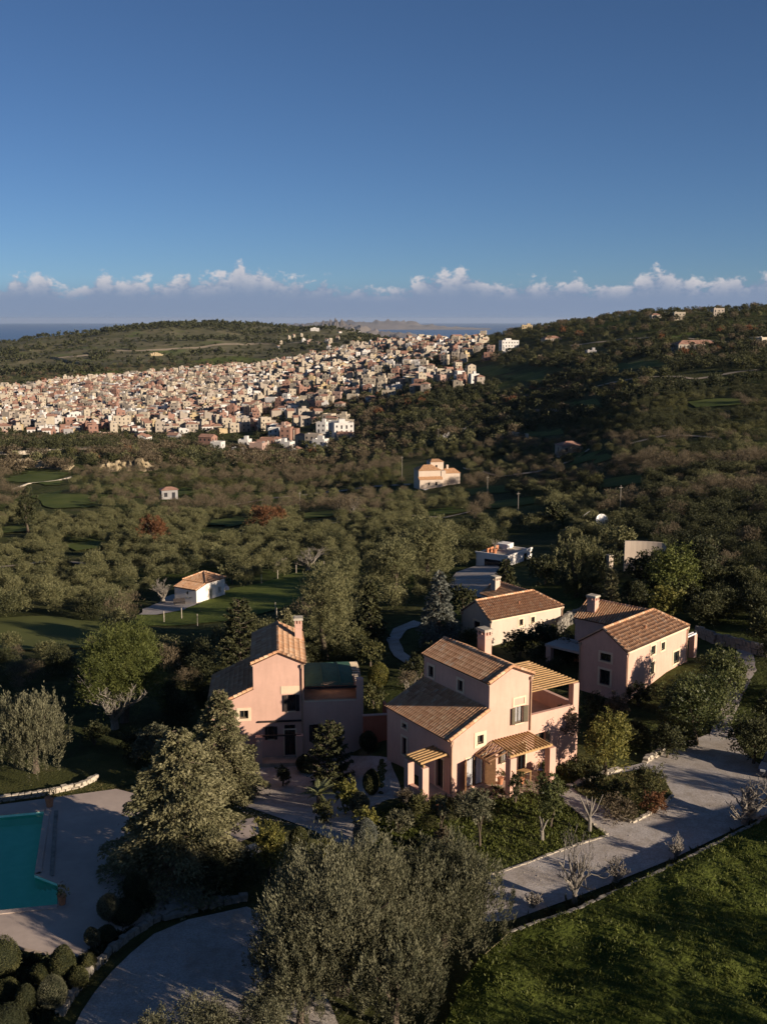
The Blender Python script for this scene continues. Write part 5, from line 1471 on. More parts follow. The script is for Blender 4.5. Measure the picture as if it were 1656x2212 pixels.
# ------------------------------------------------------------------ white hut
def hut():
    x, y, z = site(*HUT); s = 165 / 2350
    root = thing('cottage', 'small white stone cottage with a two-part terracotta roof at the edge of the olive grove', 'house', (x, y, z - .1), R(58))
    W, L, E = 4.0, 6.0, 2.0
    F_ = frame_fn((0, 0, 0), (1, 0, 0), (0, 1, 0)); Gf = frame_fn((0, 0, 0), (0, 1, 0), (1, 0, 0))
    # origin = near corner between the shaded front (running to -y side, x=0) and the sunlit long wall (x direction)
    w = MB(); w.panel([(0, -2), (2.0, -2), (2.0, E + .45), (0, E)], [], F_, .15)
    w.panel([(0, -2), (W, -2), (W, E), (0, E)], [(1.5, 1.85, 1.2, 1.6)], Gf, .15)
    w.panel([(2.0, -2), (L, -2), (L, E + .55), (2.0, E + .55)], [(2.6, 3.2, .1, 1.6), (4.6, 5.1, .8, 1.5)], F_, .15)
    w.add([(L, 0, -2), (L, W, -2), (L, W, E + .55), (L, 0, E + .55)], [(0, 1, 2, 3)]); w.add([(0, W, -2), (L, W, -2), (L, W, E + .5), (2, W, E + .5), (0, W, E)], [(0, 1, 2, 3, 4)])
    w.build('wall', M_['white'], root)
    window(root, Gf, 1.5, 1.85, 1.2, 1.6, sur=0, bars=0, sill=False); window(root, F_, 2.6, 3.2, .1, 1.6, name='door', sur=.08, sill=False, frame='white_paint'); window(root, F_, 4.6, 5.1, .8, 1.5, sur=.06, frame='white_paint')
    a = math.atan2(.5, 2.0); tiled(root, (-.15, -.1, E + .05), (0, 1, 0), (math.cos(a), 0, math.sin(a)), W + .2, 2.2, sp=.24, row=.4, seed=20, tone=.12)
    e = E + .62; mx_, my = (2.0 + L) / 2, W / 2; rr = e + 1.0; hw = (L - 2.0) / 2 + .15; hd = W / 2 + .15
    for (O, ex, ey, wd, sl) in (((1.85, -.15, e), (1, 0, 0), (0, hd, 1.0), 2 * hw, 0), ((1.85, W + .15, e), (1, 0, 0), (0, -hd, 1.0), 2 * hw, 0), ((1.85, -.15, e), (0, 1, 0), (hw, 0, 1.0), 2 * hd, 0), ((L + .15, -.15, e), (0, 1, 0), (-hw, 0, 1.0), 2 * hd, 0)):
        l = Vector(ey).length; rf = tiled(root, O, ex, ey, wd, l, clip=[(0, 0), (wd, 0), (wd / 2 + .05, l), (wd / 2 - .05, l)], sp=.24, row=.4, seed=21, tone=.12)
    for c in ((1.85, -.15), (L + .15, -.15), (1.85, W + .15), (L + .15, W + .15)): ridge_row(rf, (c[0], c[1], e + .05), (mx_, my, rr + .05))
    return root
HUT = (425, 1305)
hut()
# ------------------------------------------------------------------ groves, woods and scrub over the valley
def pool_tree(kind, i, mat, w, h, n, leaf, seed, nl=7, **k):
    rg = np.random.default_rng(seed); lb = lobes_for(rg, w, h, nl, 1.0, k.pop('base', .12))
    me = crown(kind, M_[mat], w, h, n, leaf, rg, lobes=lb, **k)
    return me


def pool(kind, mat, w, h, n, leaf, count, seed, **k):
    return [pool_tree(kind, i, mat, w * (1 + .1 * math.sin(i * 2.3)), h * (1 + .1 * math.cos(i * 1.7)), n, leaf, seed + i, **dict(k)) for i in range(count)]


PO = dict(clump=12, up=.55, spread=.55, lw=.4, shell=.62, sig=.05)
MESH = {
    'olive_near': pool('olive_tree', 'olive_far', 3.6, 3.2, 2400, .19, 6, 300, **PO),
    'olive_far': pool('olive_tree', 'olive_far', 4.6, 4.0, 420, .55, 5, 320, **{**PO, 'lw': .6, 'clump': 6}),
    'scrub_near': pool('evergreen_shrub', 'evergreen', 4.2, 3.4, 2200, .20, 5, 340, **{**PO, 'up': .2, 'spread': .8, 'lw': .5, 'base': 0}),
    'scrub_far': pool('evergreen_shrub', 'evergreen', 6.0, 4.6, 420, .6, 5, 360, **{**PO, 'up': .2, 'spread': .8, 'lw': .6, 'clump': 6, 'base': 0}),
    'green_near': pool('leafy_tree', 'shrub', 4.4, 3.8, 2200, .2, 4, 380, **{**PO, 'up': .2, 'spread': .8, 'lw': .5}),
    'green_far': pool('leafy_tree', 'shrub', 6.0, 5.0, 420, .6, 4, 390, **{**PO, 'up': .2, 'spread': .8, 'lw': .6, 'clump': 6}),
    'tan_near': pool('bare_bushy_tree', 'tan', 4.6, 4.0, 1200, .34, 4, 400, **{**PO, 'up': .8, 'spread': .35, 'lw': .14}),
    'tan_far': pool('bare_bushy_tree', 'tan', 6.5, 5.0, 420, .7, 4, 410, **{**PO, 'up': .6, 'lw': .35, 'clump': 6}),
    'rust_far': pool('brown_oak', 'rust', 6.0, 5.0, 300, .8, 3, 420, **{**PO, 'lw': .6, 'clump': 6}),
    'hill': pool('hill_tree', 'evergreen', 11, 8.5, 70, 3.0, 5, 430, **{**PO, 'lw': .7, 'clump': 4, 'sig': .08}),
    'hill_olive': pool('hill_olive', 'evergreen', 8, 6, 60, 2.6, 5, 440, **{**PO, 'lw': .7, 'clump': 4, 'sig': .08}),
}
TRUNK = MB().tube([(0, 0, -.5), (0, 0, 1.0), (.1, .05, 1.9)], [.16, .12, .07], 6).mesh('trunk', M_['bark'])


def jgrid(r0, r1, a0, a1, s, rg):
    X = []; R1 = max(r0, 1)
    xs = np.arange(-r1 * math.sin(R(max(abs(a0), abs(a1)))) - s, r1 * math.sin(R(max(abs(a0), abs(a1)))) + s, s)
    ys = np.arange(r0 * math.cos(R(max(abs(a0), abs(a1)))) - s, r1 + s, s)
    gx, gy = np.meshgrid(xs, ys); gx = gx.ravel() + rg.uniform(-.3, .3, gx.size) * s; gy = gy.ravel() + rg.uniform(-.3, .3, gy.size) * s
    r = np.hypot(gx, gy); a = np.degrees(np.arctan2(gx, gy)); k = (r >= r0) & (r < r1) & (a > a0) & (a < a1)
    return gx[k], gy[k]


def patch(x, y, s, seed):
    g = np.random.default_rng(seed); t = 0
    for o in range(3):
        for q in range(3):
            a, p = g.uniform(0, 6.28, 2); k = 6.28 / s * 1.9 ** o
            t = t + np.sin((x * math.cos(a) + y * math.sin(a)) * k + p + 1.5 * np.sin((y * math.cos(a) - x * math.sin(a)) * k * .7 + p)) * .6 ** o / 3
    return t


KEEP = []      # clearings, in photo rows and columns of the ground
KEEP += [MEADOW, FIELD, [(285, 1352), (300, 1300), (350, 1255), (500, 1232), (500, 1292), (400, 1340)], [(955, 1270), (985, 1230), (1060, 1205), (1120, 1235), (1060, 1300)],
         [(40, 1100), (60, 1062), (200, 1075), (200, 1100)], [(0, 1045), (60, 1016), (150, 1022), (120, 1052)], [(1225, 990), (1300, 975), (1330, 988), (1290, 1002)],
         [(860, 1000), (905, 990), (1000, 1000), (1000, 1050), (930, 1066), (880, 1050)], [(985, 805), (1060, 788), (1180, 798), (1170, 830), (1060, 818)], [(1085, 1150), (1215, 1150), (1215, 1235), (1085, 1235)], [(1330, 1160), (1420, 1160), (1420, 1260), (1330, 1260)]]
# dirt tracks and small meadows opening the woods
M_['dirt'] = mat_plain('pale_dirt_track', (.30, .245, .17), .95, var=.25, scale=.4)
def strip_uv(pts, hw):
    up = [(u_, v_ - hw) for u_, v_ in pts]; dn = [(u_, v_ + hw) for u_, v_ in pts]; return up + dn[::-1]
for pts_, hw_ in (([(505, 1092), (580, 1078), (690, 1066), (800, 1052), (885, 1048)], 1.6), ([(1000, 1012), (1080, 1030), (1160, 1020), (1235, 996), (1270, 972)], 1.5), ([(1230, 748), (1330, 735), (1450, 728), (1600, 738)], 1.2), ([(1290, 835), (1400, 815), (1500, 820), (1640, 800)], 1.3),
                  ([(120, 775), (260, 758), (400, 752), (560, 742), (700, 738)], 1.2), ([(0, 968), (120, 972), (240, 966)], 2.0), ([(700, 1135), (780, 1120), (860, 1112), (960, 1120), (1040, 1100)], 1.4), ([(0, 1228), (110, 1214), (240, 1222), (330, 1206)], 1.6), ([(1360, 960), (1450, 940), (1560, 950)], 1.5)):
    P_ = strip_uv(pts_, hw_); put_sheet('dirt_track', P_, M_['dirt'], .25, step=5, edge=.3); KEEP.append(P_)
for P_ in ([(430, 1132), (500, 1118), (560, 1126), (500, 1140)], [(640, 1112), (720, 1104), (740, 1114), (660, 1122)], [(905, 1108), (980, 1096), (1010, 1106), (930, 1118)], [(1050, 1086), (1150, 1076), (1170, 1090), (1070, 1098)], [(130, 1182), (210, 1170), (240, 1184), (150, 1194)], [(1000, 1060), (1090, 1050), (1110, 1064), (1010, 1072)],
           [(330, 1064), (400, 1054), (430, 1066), (350, 1076)], [(1290, 1040), (1380, 1028), (1400, 1044), (1300, 1052)], [(1130, 935), (1210, 928), (1220, 938), (1140, 944)], [(1200, 870), (1290, 862), (1300, 874), (1210, 880)], [(1320, 790), (1420, 780), (1440, 794), (1330, 802)], [(1480, 870), (1580, 860), (1600, 874), (1500, 882)], [(0, 1142), (60, 1134), (80, 1148), (0, 1154)]):
    put_sheet('green_field', P_, M_['green_field'], .28, step=4, edge=1.4); KEEP.append(P_)
TOWN = [(-80, 948), (60, 945), (120, 950), (225, 945), (300, 950), (355, 945), (430, 962), (480, 965), (500, 978), (560, 962), (600, 935), (560, 905), (640, 895), (700, 888), (720, 868), (790, 850), (880, 838), (1000, 826), (1005, 802), (930, 795), (905, 778), (1000, 768), (1062, 752), (1040, 728), (985, 727), (930, 735), (860, 742), (830, 742), (760, 748), (700, 765), (620, 776), (560, 796), (400, 805), (250, 818), (140, 826), (40, 840), (-80, 852)]
TOWN2 = [(600, 905), (640, 898), (700, 905), (760, 915), (768, 945), (735, 960), (690, 952), (700, 975), (640, 985), (590, 975), (610, 945)]


def classify(x, y):
    """what grows at a place: index into KINDS, -1 = nothing"""
    u, v = projn(x, y, T(x, y)); n1 = patch(x, y, 60, 1); n2 = patch(x, y, 130, 2); n3 = patch(x, y, 25, 5)
    k = np.zeros(len(x), int)                      # 0 olive
    rnd = np.random.default_rng(9).random(len(x))
    k[(v < 1085) & (n1 > .15)] = 3                 # tan
    k[(v < 1075) & (n1 < -.35)] = 1                # dark scrub
    k[(v < 1060) & (n2 > .35) & (rnd < .5)] = 2    # green
    k[(u > 1020) & (v < 1130) & (v > 930) & (n1 > 0.28)] = 3
    k[(u > 850) & (v < 950) & (n2 < .25)] = 1
    k[(u > 1350) & (v > 1080)] = 1
    k[(u > 1350) & (v > 1080) & (n1 > .3)] = 3
    k[(u > 1000) & (v > 1150) & (rnd < .6)] = 1
    k[(v > 1330) & (rnd < .75)] = 1
    k[(v > 1330) & (rnd > .92)] = 3
    k[(v > 1000) & (v < 1110) & (n2 < -.45) & (u < 1000)] = 3
    k[(rnd < .035)] = 1; k[(rnd > .975) & (v < 1140)] = 3
    keep = np.ones(len(x), bool)
    r_ = np.hypot(x, y)
    for p in KEEP:
        for s_ in (0, .35, .7, 1.0): keep &= ~inpoly(u, v - s_ * 3.0 * FPX / r_, p)      # nothing tall in front of a clearing either
    for p in (TOWN, TOWN2): keep &= ~inpoly(u, v, p)
    keep &= ~((v < 1060) & (n3 > .75)) & ~((v > 1000) & (v < 1120) & (u < 330) & (n1 < -.1) & (rnd < .7))
    k[~keep] = -1
    return k, u, v


ESTATE = [(-200, 1405), (150, 1425), (300, 1450), (470, 1500), (560, 1400), (700, 1420), (860, 1330), (960, 1280), (1250, 1290), (1600, 1330), (1900, 1400), (1900, 2600), (-400, 2600)]


def build_woods():
    rg = np.random.default_rng(77)
    # rows nearer than 480 m: mid-detail trees
    x, y = jgrid(92, 300, -24, 24, 3.75, rg); x2, y2 = jgrid(300, 480, -24, 24, 4.9, rg)
    x = np.concatenate([x, x2]); y = np.concatenate([y, y2])
    k, u, v = classify(x, y); ok = (k >= 0) & ~inpoly(u, v, ESTATE); x, y, k, u, v = x[ok], y[ok], k[ok], u[ok], v[ok]
    z = T(x, y); r = np.hypot(x, y)
    kinds = [('olive_near', 'olive_tree', 'olive tree'), ('scrub_near', 'evergreen_shrub', 'shrub'), ('green_near', 'leafy_tree', 'tree'), ('tan_near', 'bare_bushy_tree', 'tree')]
    for ki, (key, nm, cat) in enumerate(kinds):
        s = np.nonzero(k == ki)[0]; s = s[np.argsort(r[s])]
        inview = (u[s] > -40) & (u[s] < 1700)
        near = s[inview][:300 if ki < 2 else 120]; far = np.setdiff1d(s, near)
        src = MESH[key]
        for i in near:
            uu = u[i]; zone = place_of(uu, v[i])
            sc = rg.uniform(.55, 1.06); zr = rg.uniform(.82, 1.18); siz = ('small' if sc < .70 else 'large' if sc > .92 else 'medium-sized') + (' squat' if zr < .93 else ' tall' if zr > 1.07 else '')
            lab = {0: siz + ' round olive tree %s', 1: siz + ' dark evergreen shrub %s', 2: siz + ' leafy green tree %s', 3: siz + ' leafless tan tree %s'}[ki] % zone
            t = obj(nm, src[rg.integers(len(src))]); t.location = (x[i], y[i], z[i] - .1); t.rotation_euler = (0, 0, rg.uniform(0, 6.28)); t.scale = (sc, sc, sc * zr)
            tag(t, lab, cat, {0: 'olive trees ', 1: 'evergreen shrubs ', 2: 'leafy trees ', 3: 'leafless bushy trees '}[ki] + zone)
        scatter(nm + '_grove', x[far], y[far], z[far] - .1, rg.uniform(.55, 1.1, len(far)), src, rg, {0: 'grey-green olive groves covering the valley floor', 1: 'dark evergreen scrub over the valley slopes', 2: 'mid-green trees scattered through the valley', 3: 'tan leafless thickets along the valley'}[ki], cat)
    # 480 m to 1900 m
    x, y = jgrid(480, 900, -24, 24, 7.0, rg); x2, y2 = jgrid(900, 1900, -24, 24, 11.5, rg)
    x = np.concatenate([x, x2]); y = np.concatenate([y, y2]); k, u, v = classify(x, y); ok = k >= 0; x, y, k, u, v = x[ok], y[ok], k[ok], u[ok], v[ok]; z = T(x, y)
    # open grass on the right hill
    op = (patch(x, y, 90, 31) > .22) & (v < 850); x, y, k, z = x[~op], y[~op], k[~op], z[~op]; rr = rg.random(len(x))
    k = np.where((k == 2) & (rr < .5), 1, k); k = np.where(rr > .985, 4, k)
    for ki, (key, nm, lab) in enumerate([('olive_far', 'distant_olive_grove', 'olive trees dotting the far slopes'), ('scrub_far', 'distant_scrub', 'dark evergreen scrub on the right hill'), ('green_far', 'distant_green_trees', 'green trees on the far slopes'), ('tan_far', 'distant_tan_trees', 'brown leafless trees on the far slopes'), ('rust_far', 'distant_brown_oaks', 'rust-brown oaks on the far slopes')]):
        s = np.nonzero(k == ki)[0]
        scatter(nm, x[s], y[s], z[s] - .2, rg.uniform(.6, 1.25, len(s)) * np.where(np.hypot(x[s], y[s]) > 900, 1.15, 1), MESH[key], rg, lab, 'trees')
    # the far hill
    x, y = jgrid(1650, 3500, -26, 6, 19, rg); z = T(x, y); u, v = projn(x, y, z)
    d = patch(x, y, 420, 8); d2 = patch(x, y, 120, 18)
    wood = (v < 712 + 8 * d) | (d > .62); keep = (wood & (d2 > -.9)) | (rg.random(len(x)) < .30)
    keep &= ~inpoly(u, v, TOWN); x, y, z, d = x[keep], y[keep], z[keep], d[keep]; wood = wood[keep]
    scatter('far_hill_wood', x[wood], y[wood], z[wood] - .5, rg.uniform(.7, 1.3, wood.sum()), MESH['hill'], rg, 'dark pine wood along the top of the far hill', 'wood')
    w = ~wood; scatter('far_hill_groves', x[w], y[w], z[w] - .5, rg.uniform(.5, 1.0, w.sum()), MESH['hill_olive'], rg, 'olive groves on the flank of the far hill', 'grove')


def place_of(u, v):
    c = 'far left' if u < 200 else 'left' if u < 420 else 'left of centre' if u < 650 else 'centre' if u < 900 else 'right of centre' if u < 1150 else 'right' if u < 1400 else 'far right'
    r_ = 'just behind the villas,' if v > 1300 else 'level with the white cottage,' if v > 1220 else 'beyond the white cottage,' if v > 1150 else 'halfway down the valley,' if v > 1090 else 'in the valley before the town,'
    return r_ + ' ' + c


POOLC = {}


def scatter(name, x, y, z, sc, src, rg, label, cat, rot=None, idx=None):
    n = len(x)
    if n == 0: return
    key = id(src)
    if key not in POOLC:
        c = bpy.data.collections.new('source_' + name); POOLC[key] = c
        for i, m in enumerate(src):
            o = bpy.data.objects.new('source', m); c.objects.link(o)
    me = bpy.data.meshes.new(name); me.vertices.add(n); me.vertices.foreach_set('co', np.stack([x, y, z], 1).astype(np.float32).ravel())
    for nm, t, val in (('sc', 'FLOAT', sc), ('rz', 'FLOAT', rg.uniform(0, 6.28, n) if rot is None else rot)):
        a = me.attributes.new(nm, t, 'POINT'); a.data.foreach_set('value', np.asarray(val, np.float32))
    a = me.attributes.new('idx', 'INT', 'POINT'); a.data.foreach_set('value', (rg.integers(0, len(src), n) if idx is None else idx).astype(np.int32))
    o = obj(name, me); tag(o, label, cat, kind='stuff')
    ng = bpy.data.node_groups.new(name, 'GeometryNodeTree'); ng.interface.new_socket('Geometry', in_out='INPUT', socket_type='NodeSocketGeometry'); ng.interface.new_socket('Geometry', in_out='OUTPUT', socket_type='NodeSocketGeometry')
    N = ng.nodes.new; L = ng.links.new
    gi = N('NodeGroupInput'); go = N('NodeGroupOutput'); ip = N('GeometryNodeInstanceOnPoints'); ci = N('GeometryNodeCollectionInfo')
    ci.inputs['Collection'].default_value = POOLC[key]; ci.inputs['Separate Children'].default_value = True; ci.inputs['Reset Children'].default_value = True
    def attr(nm, t):
        q = N('GeometryNodeInputNamedAttribute'); q.data_type = t; q.inputs['Name'].default_value = nm; return q.outputs['Attribute']
    cx = N('ShaderNodeCombineXYZ'); L(attr('rz', 'FLOAT'), cx.inputs[2])
    L(gi.outputs[0], ip.inputs['Points']); L(ci.outputs[0], ip.inputs['Instance']); ip.inputs['Pick Instance'].default_value = True
    L(attr('idx', 'INT'), ip.inputs['Instance Index']); L(cx.outputs[0], ip.inputs['Rotation']); L(attr('sc', 'FLOAT'), ip.inputs['Scale']); L(ip.outputs[0], go.inputs[0])
    md = o.modifiers.new('scatter', 'NODES'); md.node_group = ng
    return o


build_woods()

# ------------------------------------------------------------------ the town
PAL = {'cream': (.40, .345, .26), 'white': (.56, .54, .50), 'ochre': (.42, .33, .19), 'pink': (.36, .25, .20), 'brick': (.27, .155, .115), 'beige': (.33, .285, .23), 'grey': (.28, .27, .26)}
for kq, c in PAL.items(): M_['town_' + kq] = mat_plain('town_plaster_' + kq, c, .9, var=.12, scale=.3)
M_['town_roof'] = mat_plain('town_red_tiles', (.30, .17, .12), .9, var=.3, scale=.6)
M_['town_flat'] = mat_plain('town_flat_roof', (.36, .33, .30), .9, var=.25, scale=.3)
M_['town_dark'] = mat_plain('town_window', (.03, .03, .035), .3, var=.1)


def town_house(i, rg, parts=False, w=None, d=None, fl=None, col=None, roof=None):
    """returns list of (part name, mesh); the first is the wall mesh"""
    col = col or rg.choice(['cream', 'cream', 'cream', 'white', 'white', 'white', 'ochre', 'pink', 'brick', 'beige', 'beige', 'grey'])
    w = w or rg.uniform(5.5, 9.5); d = d or rg.uniform(5, 7.5); fl = fl or int(rg.choice([1, 1, 2, 2, 2, 3])); h = 3.1 * fl
    roof = roof or rg.choice(['flat', 'flat', 'flat', 'flat', 'tile', 'tile', 'hip'])
    wl = MB(); rf = MB(); wn = MB(); fr = MB()
    wl.box(-w / 2, w / 2, -d / 2, d / 2, -6, h)
    if roof == 'flat':
        q = .25
        for b in ((-w / 2, w / 2, -d / 2 - .002, -d / 2 + q), (-w / 2, w / 2, d / 2 - q, d / 2 + .002), (-w / 2 - .002, -w / 2 + q, -d / 2 + q, d / 2 - q), (w / 2 - q, w / 2 + .002, -d / 2 + q, d / 2 - q)): wl.box(*b, h + .001, h + .8)
        rf.box(-w / 2 + q, w / 2 - q, -d / 2 + q, d / 2 - q, h + .002, h + .06)
        if rg.random() < .6: a = rg.uniform(-w * .25, w * .15); wl.box(a, a + w * .32, -d * .1, d * .35, h + .07, h + 2.6)
        if rg.random() < .4: rf.box(-w * .4, -w * .4 + 1.2, -d * .3, -d * .3 + 1.2, h + .07, h + 1.3)
    elif roof == 'tile':
        r_ = d * .24
        rf.add([(-w / 2 - .3, -d / 2 - .3, h), (w / 2 + .3, -d / 2 - .3, h), (w / 2 + .3, 0, h + r_), (-w / 2 - .3, 0, h + r_), (-w / 2 - .3, d / 2 + .3, h), (w / 2 + .3, d / 2 + .3, h)], [(0, 1, 2, 3), (3, 2, 5, 4)])
        wl.add([(-w / 2, -d / 2, h), (-w / 2, d / 2, h), (-w / 2, 0, h + r_ - .1), (w / 2, -d / 2, h), (w / 2, d / 2, h), (w / 2, 0, h + r_ - .1)], [(0, 1, 2), (3, 4, 5)])
    else:
        r_ = d * .24; e = .4
        rf.add([(-w / 2 - e, -d / 2 - e, h), (w / 2 + e, -d / 2 - e, h), (w / 2 + e, d / 2 + e, h), (-w / 2 - e, d / 2 + e, h), (-w / 2 + d / 2, 0, h + r_), (w / 2 - d / 2 + .1, 0, h + r_)], [(0, 1, 5, 4), (1, 2, 5), (2, 3, 4, 5), (3, 0, 4)])
    wins = []
    for f in range(fl):
        nw = max(2, int(w / 2.8)); z = f * 3.1 + 1.0
        for k in range(nw):
            xx = -w / 2 + w * (k + .5) / nw + rg.normal() * .12; door = f == 0 and k == nw // 2
            hh = rg.choice([1.2, 1.3, 2.0]); wins.append((xx - .5, xx + .5, z - (.9 if door or hh > 1.9 else 0), z + 1.3, 's'))
        nd = max(1, int(d / 3.2))
        for k in range(nd): yy = -d / 2 + d * (k + .5) / nd; wins.append((yy - .45, yy + .45, z, z + 1.3, 'r')); wins.append((yy - .45, yy + .45, z, z + 1.3, 'l'))
        if f > 0 and rg.random() < .5:
            wl.box(-w * .4, w * .3, -d / 2 - 1.1, -d / 2 - .01, f * 3.1 - .15, f * 3.1); wl.box(-w * .4, w * .3, -d / 2 - 1.1, -d / 2 - 1.0, f * 3.1 + .001, f * 3.1 + .85)
    def wbox(m, q, o):
        a, b, c, e, s = q
        if s == 's': m.box(a, b, -d / 2 - .04, -d / 2 + .01, c, e)
        elif s == 'r': m.box(w / 2 - .01, w / 2 + .04, a, b, c, e)
        else: m.box(-w / 2 - .04, -w / 2 + .01, a, b, c, e)
    if parts:
        out = [('wall', wl.mesh('wall', M_['town_' + col]))]; out.append(('roof', rf.mesh('roof', M_['town_flat'] if roof == 'flat' else M_['town_roof'])))
        for q in wins: m = MB(); wbox(m, q, 0); out.append(('window', m.mesh('window', M_['town_dark'])))
        return out, col, roof, fl, w
    al = MB(); al.v = list(wl.v); al.f = list(wl.f); al.m = [0] * len(wl.f)
    for m, mi in ((rf, 1), (wn, 2)):
        if m is wn:
            for q in wins: wbox(m, q, 0)
        b = len(al.v); al.v += m.v; al.f += [tuple(b + t for t in f) for f in m.f]; al.m += [mi] * len(m.f)
    return al.mesh('town_house', [M_['town_' + col], M_['town_flat'] if roof == 'flat' else M_['town_roof'], M_['town_dark']]), col, roof, fl, w


def part_house(label, x, y, z, rz, rg, group=None, name='town_house', **k):
    ps, col, roof, fl, w = town_house(0, rg, True, **k)
    root = thing(name, label(col, roof, fl) if callable(label) else label, 'house', (x, y, z), rz, group)
    for nm, me in ps: obj(nm, me, root)
    return root


